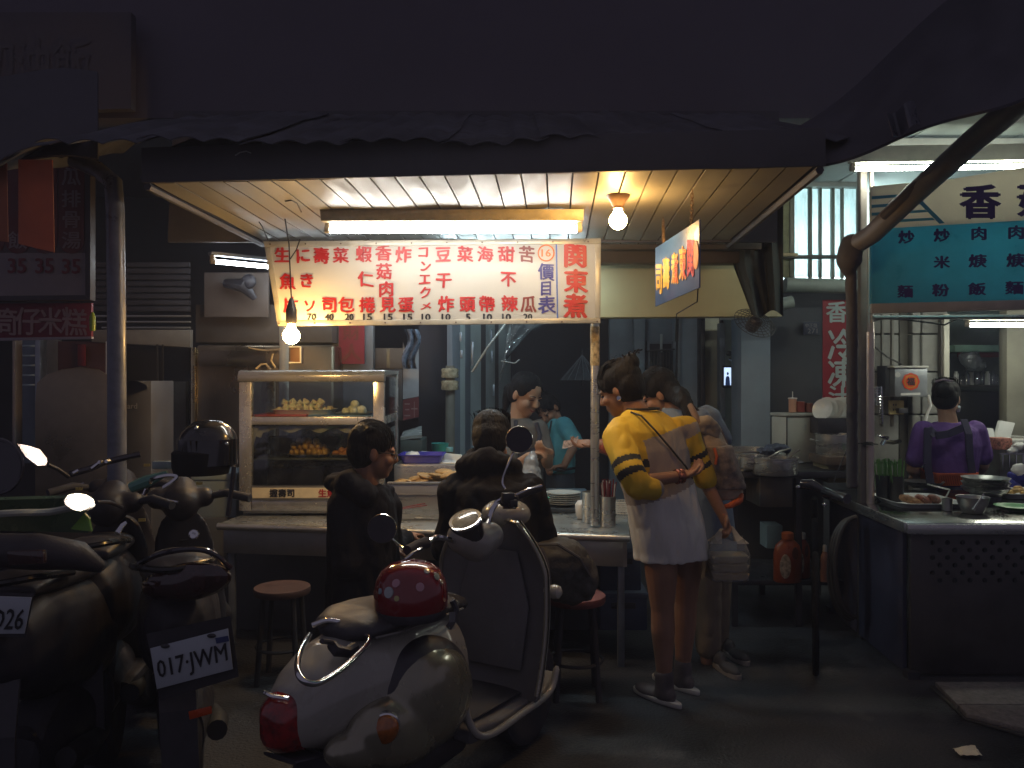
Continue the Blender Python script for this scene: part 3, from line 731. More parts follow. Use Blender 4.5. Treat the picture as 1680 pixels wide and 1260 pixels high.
panel('head_rail', 1290, 296, 1420, 306, 6.1, .08, mat('rail_tin', (.35, .38, .36), .5), parent=cw)
panel('bamboo_stub', 1282, 415, 1310, 420, 5.9, .03, mat('bamboo', (.5, .38, .2), .5), parent=cw)
tl = MB(); tl.tube([V((P(1290, 0, 6.6).x, 6.65, 2.45)), V((P(1420, 0, 6.6).x + .3, 6.65, 2.45))], .016, 10)
tag(tl.build('fluorescent_tube', lamp_mat('tube_teal', (.72, .95, 1.0), 330), smooth=True, org=(2.6, 6.75, 2.42)), 'fluorescent tube glowing behind the corrugated window panels', 'lamp')
mb = MB(); mb.box((2.6, 7.1, 2.7), (1.6, .05, 1.4)); tag(mb.build('partition_board', white_pl, org=(2.6, 7.1, 2.0)), 'white partition standing behind the backlit corrugated window', 'partition')
mb = MB(); mb.box((2.65, 6.72, 2.235), (2.0, .98, .03)); mb.build('ledge', white_pl, cw)  # unseen board added to keep the tube's light off the wall below
# drain pipes
mb = MB(); mb.tube([P(1288, 467, 5.9), P(1405, 470, 5.9)], .052, 16); mb.tube([P(1278, 500, 5.9), P(1300, 495, 5.9)], .045, 14)
tag(mb.build('drain_pipe', mat('pvc', (.33, .37, .34), .5, var=.2, scale=5), smooth=True, org=P(1350, 475, 5.9)), 'fat grey plastic drain pipe running below the backlit corrugated window', 'pipe')
# ---------------------------------------------------------------- fixtures of the middle stall
def fluo(label, A, B, up, housing_h, strength, col, mname, half_len=None, group=None, down=.05, hm=None, wide=.03, tr=.0135):
    A, B = V(A), V(B); c = (A + B) / 2
    t = thing('fluorescent_lamp', label, 'lamp', c, group)
    ax = (B - A).normalized()
    mb = MB(); mb.tube([A, B], tr, 12); mb.build('tube', lamp_mat(mname, col, strength), t, smooth=True)
    for p, s in ((A, -1), (B, 1)):
        mb = MB(); q = p + ax * s * .012; mb.tube([q - ax * .014, q + ax * .014], .016, 10); mb.box(q + V((0, .0, down * .5)), (.022, .03, down)); mb.build('lamp_holder', mat('holder', (.5, .42, .32), .5), t, bevel=.002)
    mb = MB(); sd = ax.cross(V((0, 0, 1))).normalized()
    w = wide
    lo = V((0, 0, down)); hi = V((0, 0, down + housing_h))
    mb.loft([[p + ax * e - sd * w * .8 + lo, p + ax * e + sd * w * .8 + lo, p + ax * e + sd * w + hi, p + ax * e - sd * w + hi] for p, e in ((A, -.03), (B, .03))])
    mb.build('housing', hm or mat('housing_cream', (.5, .42, .27), .5, var=.25, scale=14), t, bevel=.003)
    return t
fluo('long cool white fluorescent lamp fixed to the plank ceiling over the menu board', P(542, 377, 3.88), P(946, 376, 3.84), 1, .05, 50.0, (1.0, .97, .90), 'tube_main', down=.03, wide=.075, tr=.017)
fluo('cool fluorescent lamp mounted behind the menu board and hidden by it from the street', V((-.45, 5.0, 2.20)), V((.45, 4.95, 2.20)), 1, .02, 80.0, (.70, .92, 1.0), 'tube_hidden', down=.03, hm=mat('housing_grey', (.35, .37, .4), .5))
fluo('fluorescent lamp with bare tube half hidden behind the left end of the menu board', V((-1.80, 4.98, 2.205)), V((-.80, 5.9, 2.205)), 1, .02, 34.0, (.86, .94, 1.0), 'tube_left', down=.035, hm=mat('housing_grey', (.35, .37, .4), .5))
L2 = V((-1.93, 4.9, 2.24))
def bulb(label, c, r, strength, base_up, col=(1.0, .57, .17)):
    t = thing('light_bulb', label, 'light bulb', c, 'bare warm light bulbs')
    mb = MB(); prof = [(r * math.sin(a), -r * math.cos(a)) for a in [math.pi * k / 14 for k in range(12)]] + [(r * .42, r * 1.25), (r * .38, r * 1.6)]
    mb.lathe(c, prof, 24); mb.build('glass_bulb', lamp_mat('bulb_glow', col, strength), t, smooth=True)
    return t
cb = P(1014, 362, 3.5)
b1 = bulb('bare glowing bulb screwed to the plank ceiling right of the fluorescent lamp', cb, .038, 215, 1)
mb = MB(); z0 = cb.z + .05; mb.lathe(V((cb.x, cb.y, 0)), [(.022, z0), (.026, z0 + .03), (.024, H - .05), (.034, H - .03), (.05, H - .012), (.052, H - .003)], 20); mb.build('ceramic_holder', mat('brown_socket', (.13, .08, .05), .35), b1, smooth=True)
cb2 = P(478, 551, 4.12)
b2 = bulb('bare glowing bulb hanging by its cable before the lower left menu board corner', cb2, .042, 215, 1)
mb = MB(); z0 = cb2.z + .06; mb.lathe(V((cb2.x, cb2.y, 0)), [(.02, z0), (.028, z0 + .01), (.028, z0 + .07), (.018, z0 + .1), (.008, z0 + .13)], 16); mb.build('black_holder', black_pl, b2, smooth=True)
mb = MB(); mb.tube([V((cb2.x, cb2.y, z0 + .12)), P(477, 470, 4.12), P(474, 400, 4.1), P(466, 350, 4.0), P(468, 340, 3.98)], .0035, 6); mb.tube([P(476, 425, 4.12), P(486, 410, 4.1), P(492, 393, 4.2)], .003, 6); mb.build('cable', wire_m, b2)

# main menu board
def SGN(x, y): return P(x, y, 4.30)
plS = Plane(SGN(440, 397), SGN(985, 392), SGN(455, 533))
ms_ = thing('menu_board', 'large white menu board lettered in red, framed, hanging in the middle stall', 'sign', SGN(715, 533))
board(plS, [(434, 397), (985, 392), (984, 529), (455, 533)], .03).build('board', mat('sign_cream', (.64, .63, .59), .38, var=.05, scale=3, transl=.2, spots=((.62, .52, .38), .68, 2.6)), ms_, bevel=.001)
alu = mat('sign_edging', (.42, .40, .34), .4, metal=.3, var=.2, scale=10)
for pts in ([(432, 396), (986, 391), (986, 400), (434, 405)], [(455, 526), (985, 522), (985, 530), (456, 535)], [(434, 405.5), (443, 405.5), (462, 525.5), (455, 525.5)], [(976, 400.5), (986, 400.5), (985, 521.5), (977, 521.5)]):
    board(plS, pts, .03, off=.006).build('edge_strip', alu, ms_, bevel=.001)
for x in [(443 + i * 58) for i in range(10)]:
    for y in (400.5 - (x - 440) * .008, 530.5 - (x - 440) * .006):
        mb = MB(); mb.lathe(plS.at(x + (15 if y > 500 else 0), y, .008), [(.0045, 0), (.004, .002), (.001, .003)], 8, axis=plS.n); mb.build('screw', mat('rust', (.08, .05, .04), .6), ms_)
col = [
 (None, [('生', 463, 418), ('魚', 472, 462), ('片', 477, 500)]), (None, [('に', 497, 419), ('き', 503, 460), ('ソ', 508, 502)]),
 (None, [('壽', 527, 419), ('司', 540, 500)]), (None, [('菜', 559, 419), ('包', 568, 500)]), (None, [('蝦', 597, 417), ('仁', 600, 458), ('捲', 603, 500)]),
 (None, [('香', 629, 415), ('菇', 630, 445), ('肉', 634, 474), ('見', 636, 500)]), (None, [('炸', 662, 418), ('蛋', 666, 500)]),
 (None, [('コ', 694, 414), ('ン', 698, 437), ('エ', 697, 458), ('ク', 698, 480), ('メ', 699, 502)]), (None, [('豆', 727, 417), ('干', 728, 460), ('炸', 732, 499)]),
 (None, [('菜', 763, 417), ('頭', 767, 499)]), (None, [('海', 796, 417), ('帶', 799, 499)]), (None, [('甜', 831, 417), ('不', 834, 458), ('辣', 836, 498)])]
it = []
for _, chs in col:
    for ch, x, y in chs:
        s = 20 if ch in 'コンエクメソ' else 25
        it.append((ch, x, y, s, s if ch != 'メ' else 12))
lets(ms_, red_pt, plS, it, bold=.035, brush=.09); lets(ms_, red_pt, plS, [('関', 944, 420, 37, 38), ('東', 945, 461, 37, 37), ('煮', 944, 502, 37, 38)], bold=.045, brush=.04)
lets(ms_, brown_pt, plS, [('苦', 864, 417, 25, 26), ('瓜', 867, 499, 25, 26)], bold=.03, brush=.07)
lets(ms_, navy_pt, plS, [('價', 896, 446, 25, 27), ('目', 896, 473, 21, 24), ('表', 897, 500, 28, 28)], bold=.03, brush=.07)
lets(ms_, blk_pt, plS, [(t, x, 520, 7 * len(t), 10.5) for t, x in (('60', 479), ('70', 511), ('40', 540), ('20', 573), ('15', 603), ('15', 637), ('15', 669), ('10', 699), ('10', 732), ('5', 768), ('10', 800), ('10', 831), ('20', 866))], bold=.035, name='price')
mb = MB(); cc = [(896 + 13 * math.cos(t), 415 + 13 * math.sin(t)) for t in [2 * math.pi * k / 32 for k in range(33)]]
mb.tube([plS.at(x, y, .004) for x, y in cc], .0035, 5); letters(mb, plS, [('16', 896, 415, 15, 12)], bold=.02); mb.build('number_ring', orange_pt, ms_)
board(plS, [(911.5, 401), (914, 401), (916, 522), (913.5, 522)], .002, off=.002).build('blue_rule', mat('rule_blue', (.05, .12, .4), .5), ms_)
# posts carrying the board
lp = thing('stall_post', 'pale steel post rising behind the display case under the hanging bulb', 'post', P(466, 700, 4.75))
mb = MB(); mb.tube([P(466, 365, 5.42), P(466, 1010, 5.42)], .03, 16); mb.build('tube', mat('white_post', (.55, .52, .45), .4, var=.2), lp, smooth=True)
rp = thing('stall_post', 'steel post with peeling tape under the right end of the menu board', 'post', P(976, 860, 4.5))
mb = MB(); mb.tube([P(976, 529, 4.42), P(976, 862, 4.42)], .0235, 18); mb.build('tube', steel, rp, smooth=True)
mb = MB(); mb.lathe(P(976, 600, 4.42), [(.0245, 0), (.0255, .01), (.0245, .10), (.0258, .18), (.025, .21)], 18); mb.build('tape', mat('peel_tape', (.5, .38, .2), .3, var=.5, scale=40, bump=.5, bscale=60), rp, smooth=True)

# small blue sign hanging on chains
A, B = P(1075, 503, 3.75), P(1147, 472, 3.2); C = P(1075, 407, 3.75); D = P(1147, 360, 3.2)
hs = thing('hanging_sign', 'glossy blue signboard hanging edge-on by chains under the right of the canopy', 'sign', (A + B) / 2)
plX = Plane(A, B, C)
gls = mat('blue_gloss_sign', (.03, .09, .30), .42, var=.12, scale=3, coat=.12)
board(plX, [(1075, 503), (1147, 472), (1147, 360), (1075, 407)], .006).build('panel', gls, hs, bevel=.001)
def gq(chs, x, w, m, name, y0, y1):
    mb = MB(); yc = [y0, y1]
    letters(mb, plX, [(chs[0], x, yc[0], w, 40)], bold=.03, fit=True, off=.003)
    if len(chs) > 1: letters(mb, plX, [(chs[1], x, yc[1], w, 40)], bold=.03, fit=True, off=.003)
    return mb
yel = mat('sign_yellow', (.75, .55, .12), .3, var=.1, coat=.5); rd = mat('sign_red', (.65, .06, .04), .3, var=.1, coat=.5)
def sgl(ch, x, y, w, h, m):
    mb = MB(); letters(mb, plX, [(ch, x, y, w, h)], bold=.05, fit=True, off=.003, slant=0)
    # shear along the sign's own slope
    return mb.build('character', m, hs)
sgl('司', 1081, 458, 9, 46, yel); sgl('壽', 1093, 448, 11, 50, yel)
sgl('煮', 1107, 440, 11, 50, yel); sgl('煮', 1107.6, 440.4, 9, 46, rd); sgl('東', 1120, 432, 11, 54, yel); sgl('東', 1120.6, 432.4, 9, 50, rd); sgl('関', 1133, 424, 10, 58, rd)
mb = MB(); board(plX, [(1141 + 4.5 * math.cos(t), 418 + 24 * math.sin(t)) for t in [2 * math.pi * k / 20 for k in range(20)]], .002, mb, .004); mb.build('yellow_disc', mat('disc_or', (.8, .35, .05), .3, coat=.5), hs)
for (tx, ty, td, bx_, by_, bd) in ((1136, 311, 3.42, 1134, 368, 3.3), (1088, 361, 3.95, 1089, 401, 3.7)):
    T, Bq = P(tx, ty, td), P(bx_, by_, bd); T.z = min(T.z, H)
    mb = MB()
    n = 9
    for k in range(n):
        p = T.lerp(Bq, (k + .5) / n); L_ = (Bq - T).length / n; s = V((1, 0, 0)) if k % 2 else V((0, 1, 0))
        mb.tube([p + V((0, 0, math.cos(t) * L_ * .6)) + s * math.sin(t) * .006 for t in [2 * math.pi * j / 10 for j in range(11)]], .0016, 4)
    mb.build('chain', mat('rusty_chain', (.15, .1, .07), .5, metal=.5), hs)
# hooks and loose wires on ceiling
for pts, lab in (([P(468, 323, 3.62), P(478, 322, 3.6), P(487, 332, 3.66), P(494, 348, 3.78)], 'black loose wire loop on the ceiling planks left of the long fluorescent lamp'),
            ([P(425, 358, 4.1), P(430, 372, 4.15), P(440, 395, 4.3)], 'thin pale wire hooked from the ceiling to the left top of the menu board'),
            ([P(1147, 440, 3.3), P(1144, 495, 3.6), P(1110, 515, 4.5), P(1108, 560, 5.0)], 'thin dark wire trailing below the hanging blue sign')):
    for p in pts:
        p.z = min(p.z, H - .003)
    mb = MB(); mb.tube(pts, .003, 5); tag(mb.build('loose_wire', wire_m, org=pts[0]), lab, 'wire')
# socket box and curly wires near the left post
sk = thing('socket_box', 'small power socket box with pale rim on the post beside the hanging bulb', 'socket', P(484, 596, 4.7))
panel('box', 476, 570, 494, 597, 4.66, .06, mat('sock_brown', (.2, .1, .05), .5), parent=sk)
mb = MB(); mb.tube([P(474, 569, 4.63), P(493, 569, 4.63), P(493, 595, 4.63), P(474, 595, 4.63)], .006, 5); mb.build('rim', white_pl, sk)
mb = MB(); mb.tube([P(408, 570, 4.9), P(420, 573, 4.88), P(440, 575, 4.85), P(460, 573, 4.75)], .005, 6); mb.tube([P(448, 580, 4.7), P(445, 592, 4.7), P(452, 603, 4.7)], .005, 6)
mb.tube([P(420, 605, 4.8), P(428, 598, 4.8), P(436, 597, 4.8), P(444, 606, 4.8)], .006, 6)
mb.build('cable', mat('cream_cable', (.6, .5, .35), .4), sk)
# ---------------------------------------------------------------- counter of the middle stall
CT = .70
def on(px, py, z=CT):      # point on a horizontal surface
    d = Z(z, py); return P(px, py, d)
ct = thing('stall_counter', 'long stainless steel stall counter behind the seated customers', 'counter', (-.5, 4.6, 0))
cf = [V((-1.62, 4.53, CT)), V((.60, 4.19, CT))]
back = V((0.13, 1.05, 0))
mb = MB(); mb.prism([cf[0], cf[1], cf[1] + back, cf[0] + back], V((0, 0, -.03))); mb.build('countertop', mat('counter_steel', (.62, .66, .66), .28, metal=.75, var=.2, scale=5, rvar=.1, bump=.03, bscale=40), ct, bevel=.008)
mb = MB(); mb.tube([cf[0] + V((0, .005, -.018)), cf[1] + V((0, .005, -.018))], .02, 12); mb.build('rolled_edge', steel, ct, smooth=True)
dn = V((0, .03, 0))
mb = MB(); mb.prism([cf[0] + dn + V((.02, 0, -.04)), cf[1] + dn + V((-.02, 0, -.04)), cf[1] + dn + V((-.02, 0, -.17)), cf[0] + dn + V((.02, 0, -.17))], V((0, .02, 0))); mb.build('apron', steel_dull, ct, bevel=.003)
for t in (.02, .5, .98):
    for bk in (.08, .9):
        p = cf[0].lerp(cf[1], t) + back * bk; mb = MB(); mb.box((p.x, p.y, .335), (.035, .035, .67)); mb.build('leg', galv, ct, bevel=.003)
mb = MB(); e = cf[1] + V((.0, .03, 0)); mb.prism([e + V((-.01, 0, -.04)), e + back + V((-.01, 0, -.04)), e + back + V((-.01, 0, -.17)), e + V((-.01, 0, -.17))], V((-.02, 0, 0))); mb.build('apron', steel_dull, ct)
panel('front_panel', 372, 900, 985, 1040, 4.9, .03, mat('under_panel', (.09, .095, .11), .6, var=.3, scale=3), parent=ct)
# blue crates under the right end
crm = mat('crate_blue', (.07, .09, .16), .55, var=.2)
for i, (a, b_, c, d, dd, lab) in enumerate(((984, 902, 1052, 972, 4.55, 'dark blue plastic crate on top of another under the right end of the counter'), (984, 975, 1062, 1035, 4.5, 'dark blue plastic crate standing on the ground under the right end of the counter'))):
    cr = thing('plastic_crate', lab, 'crate', P((a + c) / 2, d, dd))
    panel('tub', a, b_, c, d, dd, .3, crm, parent=cr, bevel=.01)
    panel('rim', a - 2, b_ - 2, c + 2, b_ + 6, dd - .01, .32, mat('crate_rim', (.11, .14, .22), .5), parent=cr)
    panel('hand_slot', (a + c) / 2 - 20, b_ + 14, (a + c) / 2 + 20, b_ + 24, dd - .004, .01, black_pl, parent=cr)
# pale blue cooler box at the left end
cl = thing('foam_cooler', 'pale blue grey box below the black helmet left of the display case', 'box', P(355, 900, 4.55))
panel('body', 318, 785, 388, 850, 4.95, .3, mat('cooler_blue', (.28, .36, .42), .6, var=.12), parent=cl, bevel=.01)
panel('lid', 314, 776, 389, 788, 4.94, .32, mat('cooler_lid', (.35, .45, .5), .6, var=.1), parent=cl, bevel=.006)
panel('grey_sheet', 300, 850, 372, 1010, 4.9, .05, mat('grey_sheet', (.1, .11, .13), .6), 'grey metal sheet standing below the left end of the counter', 'sheet')

# ---------------------------------------------------------------- glass display case
D0 = 4.75; DX = (390 - CX) / F * D0; DW = (630 - 390) / F * D0
case = thing('display_case', 'stainless framed glass display case with two food shelves on the counter', 'display case', P(510, 845, D0))
zt = CAMZ + 13 / F * D0; zb = CT + .012; DD = .6
frm = mat('case_frame', (.70, .69, .64), .26, metal=.75, var=.15, scale=5, rvar=.1, bump=.03, bscale=60)
def cbox(name, x0, x1, y0, y1, z0, z1, m, bev=.003, par=None):
    mb = MB(); mb.box(((x0 + x1) / 2, (y0 + y1) / 2, (z0 + z1) / 2), (x1 - x0, y1 - y0, z1 - z0)); return mb.build(name, m, par or case, bevel=bev)
z_ = lambda py, d=D0: CAMZ - (py - CY) / F * d
x_ = lambda px, d=D0: (px - CX) / F * d
XL, XR = x_(392), x_(630)
cbox('front_post', XL, x_(412), D0, D0 + .05, z_(838), z_(626) - .002, frm); cbox('front_post', x_(612), XR, D0, D0 + .05, z_(838), z_(626) - .002, frm)
for x0 in (XL, XR - .04): cbox('rear_post', x0, x0 + .04, D0 + DD - .04, D0 + DD, zb, zt - .02, frm)
# rounded top
mb = MB()
mb.loft([[V((x, D0 - .012, z_(626))), V((x, D0 - .014, z_(616))), V((x, D0 + .004, z_(609))), V((x, D0 + .04, zt)), V((x, D0 + DD, zt)), V((x, D0 + DD, zt - .02)), V((x, D0 + .05, zt - .03)), V((x, D0 + .03, z_(626)))] for x in (XL - .004, XR + .004)])
mb.build('top_cover', steel, case, smooth=True, bevel=.002)
cbox('shelf', XL + .003, XR - .003, D0 + .004, D0 + DD - .05, z_(697), z_(684), frm)
cbox('shelf', XL + .06, XR - .06, D0 + .06, D0 + DD - .06, z_(757), z_(754), mat('glass_shelf', (.1, .12, .12), .12, coat=.5))
cbox('label_shelf', x_(412) + .003, x_(612) - .003, D0 + .002, D0 + .03, z_(838), z_(820), frm)
cbox('case_floor', XL + .01, XR - .01, D0 + .035, D0 + DD - .06, zb, zb + .05, steel_dull)
cbox('back_panel', XL + .04, XR - .04, D0 + DD - .02, D0 + DD - .01, zb, z_(760), mat('case_back', (.05, .05, .055), .3, metal=.3, var=.4))
gl = glass('case_glass', (.93, .96, .95), .03, .06)
cbox('pane', x_(413), x_(611), D0 + .02, D0 + .024, z_(683), z_(627), gl, 0)
cbox('pane', XR - .012, XR - .008, D0 + .052, D0 + DD - .045, zb + .02, zt - .04, gl, 0)
cbox('pane', XL + .008, XL + .012, D0 + .052, D0 + DD - .045, zb + .02, zt - .04, gl, 0)
cbox('sliding_pane', x_(412), x_(612), D0 + .026, D0 + .030, z_(818), z_(700), gl, 0)
# wavy plastic valance inside
mb = MB(); mb.sheet(lambda u, v: V((x_(414) + (x_(610) - x_(414)) * u, D0 + .045 + .008 * math.sin(u * 30), z_(699) - v * (.03 + .012 * math.sin(u * 26) + (.03 if u < .06 else 0)))), 60, 3, th=.002)
mb.build('valance', mat('frost', (.5, .5, .45), .5, transl=.4), case, smooth=True)
mb = MB(); mb.prism([P(x, y, D0 + .034) for x, y in ((414, 700), (424, 700), (416, 730), (414, 815))], V((0, .004, 0))); mb.build('curtain_strip', mat('frost', (.5, .5, .45)), case)
# dark vats behind glass at bottom
for i, (a, b_) in enumerate(((425, 520), (528, 600))):
    cbox('warmer_tray', x_(a), x_(b_), D0 + .15, D0 + .5, z_(815), z_(772), mat('vat_dark', (.035, .035, .04), .25, metal=.5, var=.3), .01)
mb = MB(); mb.sheet(lambda u, v: V((x_(440) + u * .5, D0 + .4 + .02 * math.sin(u * 20), z_(705) - v * .14 - .02 * abs(math.sin(u * 9)))), 30, 6, th=.002); mb.build('plastic_cover', glass('case_plastic', (.5, .55, .55), .15, .2, bump=.4, bscale=14), case, smooth=True)
# label strip
lbm = mat('label_ivory', (.75, .66, .45), .5, var=.1, scale=20)
mb = MB(); mb.box(((x_(414) + x_(610)) / 2, D0 - .006, (z_(817) + z_(800)) / 2), (x_(610) - x_(414), .004, z_(800) - z_(817))); ls_ = mb.build('label_strip', lbm, case)
mb = MB(); mb.box(((x_(412) + x_(612)) / 2, D0 + .004, (z_(821) + z_(797)) / 2), (x_(612) - x_(412), .014, z_(797) - z_(821))); mb.build('strip_holder', steel_dull, case)
plC = Plane(V((0, D0 - .0085, 0)), V((1, D0 - .0085, 0)), V((0, D0 - .0085, 1)))
lets(ls_, blk_pt, plC, [('握', 449, 809, 13, 13), ('壽', 463, 809, 13, 13), ('司', 477, 809, 13, 13)], off=.001, bold=.04)
lets(ls_, red_pt, plC, [('生', 529, 809, 13, 13), ('魚', 543, 809, 13, 13), ('片', 557, 809, 13, 13)], off=.001, bold=.04)
# coloured cloth edges under the trays
tr_m = mat('shelf_red', (.45, .06, .04), .5, var=.2); tb_m = mat('shelf_blue', (.12, .25, .5), .5, var=.2)
cbox('shelf_liner', x_(414), x_(500), D0 + .035, D0 + .4, z_(684) + .001, z_(684) + .012, tr_m); cbox('shelf_liner', x_(503), x_(610), D0 + .035, D0 + .4, z_(684) + .001, z_(684) + .010, tb_m)

# trays and food
def tray(name, label, px0, px1, py, d, dep, m, h=.018, flare=.018, cat='tray', group=None, base=None):
    x0, x1 = x_(px0, d), x_(px1, d); z = base if base is not None else z_(py, d)
    c = ((x0 + x1) / 2, d, z); t = thing(name, label, cat, c, group)
    mb = MB(); a, b_ = (x1 - x0) / 2, dep / 2; cx, cy = (x0 + x1) / 2, d + dep / 2
    def ring(aa, bb, zz): 
        return [V((cx + aa * (abs(math.cos(t)) ** .35) * (1 if math.cos(t) > 0 else -1), cy + bb * (abs(math.sin(t)) ** .35) * (1 if math.sin(t) > 0 else -1), zz)) for t in [2 * math.pi * (k + .5) / 28 for k in range(28)]]
    mb.loft([ring(a - flare, b_ - flare, z), ring(a, b_, z + h), ring(a + .006, b_ + .006, z + h + .002), ring(a + .004, b_ + .004, z + h + .004), ring(a - .002, b_ - .002, z + h), ring(a - flare, b_ - flare, z + .003)])
    mb.build('dish', m, t, smooth=True)
    return t, cx, cy, a, b_, z + .004
t, cx, cy, a, b_, zf = tray('serving_tray', 'white oval tray piled with pointed dumplings on the upper shelf of the display case', 443, 541, 681, 4.82, .26, white_pl, .028)
def dumpling():
    mb = MB(); n = 12
    rings = []
    for r, z in ((.010, 0), (.019, .006), (.021, .014), (.016, .022), (.009, .030), (.003, .037)):
        rings.append([V((r * (1 + .13 * math.cos(4 * tt)) * math.cos(tt), r * (1 + .13 * math.cos(4 * tt)) * math.sin(tt), z)) for tt in [2 * math.pi * k / n for k in range(n)]])
    mb.loft(rings); return mb
dm = mat('dumpling_skin', (.8, .74, .52), .5, var=.25, scale=60, bump=.3, bscale=160, sub=.2)
me0 = None
def scatter(first, spots, label, cat, group, name):
    src = None
    for i, (x, y, z, rz) in enumerate(spots):
        if src is None: o = first; src = first
        else: o = src.copy(); COL.objects.link(o)
        o.location = (x, y, z); o.rotation_euler = (random.uniform(-.35, .35), random.uniform(-.35, .35), rz)
        s = random.uniform(.9, 1.3); o.scale = (s, s, s)
        tag(o, label, cat, group)
sp = []
for j in range(4):
    for i in range(8): sp.append((cx - .14 + i * .040 + random.uniform(-.005, .005), cy - .085 + j * .05, zf, random.random() * 6))
for j in range(2):
    for i in range(6): sp.append((cx - .105 + i * .04 + random.uniform(-.005, .005), cy - .06 + j * .055, zf + .026, random.random() * 6))
for i in range(6): sp.append((cx - .11 + i * .043, cy - .04, zf + .052, random.random() * 6))
scatter(dumpling().build('dumpling', dm, smooth=True, org=(0, 0, 0)), sp, 'pale pointed steamed dumpling in the heap on the white oval tray', 'dumpling', 'steamed dumplings heaped on the white tray', 'dumpling')
t, cx, cy, a, b_, zf = tray('serving_tray', 'shallow steel tray with white balls at the right of the upper display shelf', 545, 609, 683, 4.80, .26, steel, .016)
bl = MB(); bl.ell((0, 0, .023), (.024, .024, .023), seg=14, rings=9)
ballm = mat('rice_ball', (.8, .82, .74), .6, var=.2, scale=50, bump=.5, bscale=140)
scatter(bl.build('rice_ball', ballm, smooth=True, org=(0, 0, 0)), [(cx - .045, cy - .06, zf, 0), (cx + .005, cy - .07, zf, 1), (cx + .052, cy - .06, zf, 2), (cx - .02, cy - .01, zf, 2), (cx + .035, cy - .01, zf, 2), (cx + .005, cy - .05, zf + .038, 2)], 'round white rice ball piled on the shallow steel tray', 'rice ball', 'white rice balls', 'rice_ball')
# shelf of golden rolls
t, cx, cy, a, b_, zf = tray('serving_tray', 'steel tray with two rows of golden fried rolls on the lower display shelf', 468, 536, 753, 4.86, .22, steel, .012, base=z_(754) + .002)
rl_ = MB(); rl_.ell((0, 0, .02), (.017, .03, .02), seg=12, rings=8)
rollm = mat('fried_roll', (.6, .36, .1), .5, var=.35, scale=40, bump=.4, bscale=120)
sp = [(cx - .1 + i * .034, cy - .05 + j * .06, zf + .0, .1) for j in range(2) for i in range(7)] + [(cx - .07 + i * .036, cy - .02, zf + .062, .2) for i in range(4)] + [(cx - .085 + i * .034, cy - .03, zf + .032, .1) for i in range(6)]
scatter(rl_.build('fried_roll', rollm, smooth=True, org=(0, 0, 0)), sp, 'golden fried roll lined up on the steel tray of the lower display shelf', 'fried roll', 'golden fried rolls', 'fried_roll')
t, cx, cy, a, b_, zf = tray('serving_tray', 'narrow steel tray with orange fried pieces beside the golden rolls', 541, 600, 753, 4.86, .2, steel, .012, base=z_(754) + .002)
rp_ = MB(); rp_.ell((0, 0, .014), (.02, .024, .014), seg=10, rings=7)
sp = [(cx - .08 + i * .032, cy - .04 + j * .05, zf + .0, i) for j in range(2) for i in range(6)] + [(cx - .05 + i * .034, cy - .03, zf + .022, i) for i in range(4)]
scatter(rp_.build('fried_piece', mat('fried_orange', (.6, .25, .05), .4, var=.35, scale=40, bump=.4, bscale=120), smooth=True, org=(0, 0, 0)), sp, 'small orange fried piece on the narrow tray beside the golden rolls', 'fried food', 'orange fried pieces', 'fried_piece')
# dark containers at back of lower shelf
for a, b_, lab in ((436, 490, 'dark bowl stored behind the golden rolls at the left of the display case'), (505, 560, 'dark bowl stored behind the fried pieces at the right of the display case')):
    tb = thing('dark_bowl', lab, 'bowl', P((a + b_) / 2, 754, 5.15)); z0 = z_(754) + .004
    mb = MB(); r = S(b_ - a, 5.15) / 2; mb.lathe(V((x_((a + b_) / 2, 5.15), 5.15, z0)), [(r * .6, 0), (r, .09), (r * 1.03, .1), (r * .95, .095), (r * .5, .015)], 24); mb.build('bowl', black_gl, tb, smooth=True)

# ---------------------------------------------------------------- steaming tank between case and post
tk = thing('food_warmer', 'low stainless steel food tank with an upper ledge right of the display case', 'food warmer', P(700, 858, 4.7))
fx0, fx1 = x_(632, 4.55), x_(772, 4.55)
def tb(name, x0, x1, y0, y1, z0, z1, m=steel, bev=.005, par=tk):
    mb = MB(); mb.box(((x0 + x1) / 2, (y0 + y1) / 2, (z0 + z1) / 2), (x1 - x0, y1 - y0, z1 - z0)); return mb.build(name, m, par, bevel=bev)
zc1 = z_(793, 4.62); zc0 = z_(762, 4.9)
tb('front_panel', fx0, fx1, 4.62, 4.64, CT + .004, zc1 - .005); tb('front_lip', fx0, fx1, 4.61, 4.64, zc1 - .004, zc1 + .008)
tb('trough_floor', fx0, fx1, 4.645, 4.88, CT + .004, zc1 - .02, steel_dull)
tb('rear_step', fx0, fx1 + .02, 4.89, 5.15, CT + .004, zc0)
tb('seam', fx0 + .02, fx1 - .02, 4.612, 4.618, z_(812, 4.61), z_(811, 4.61), steel_dull, .001)
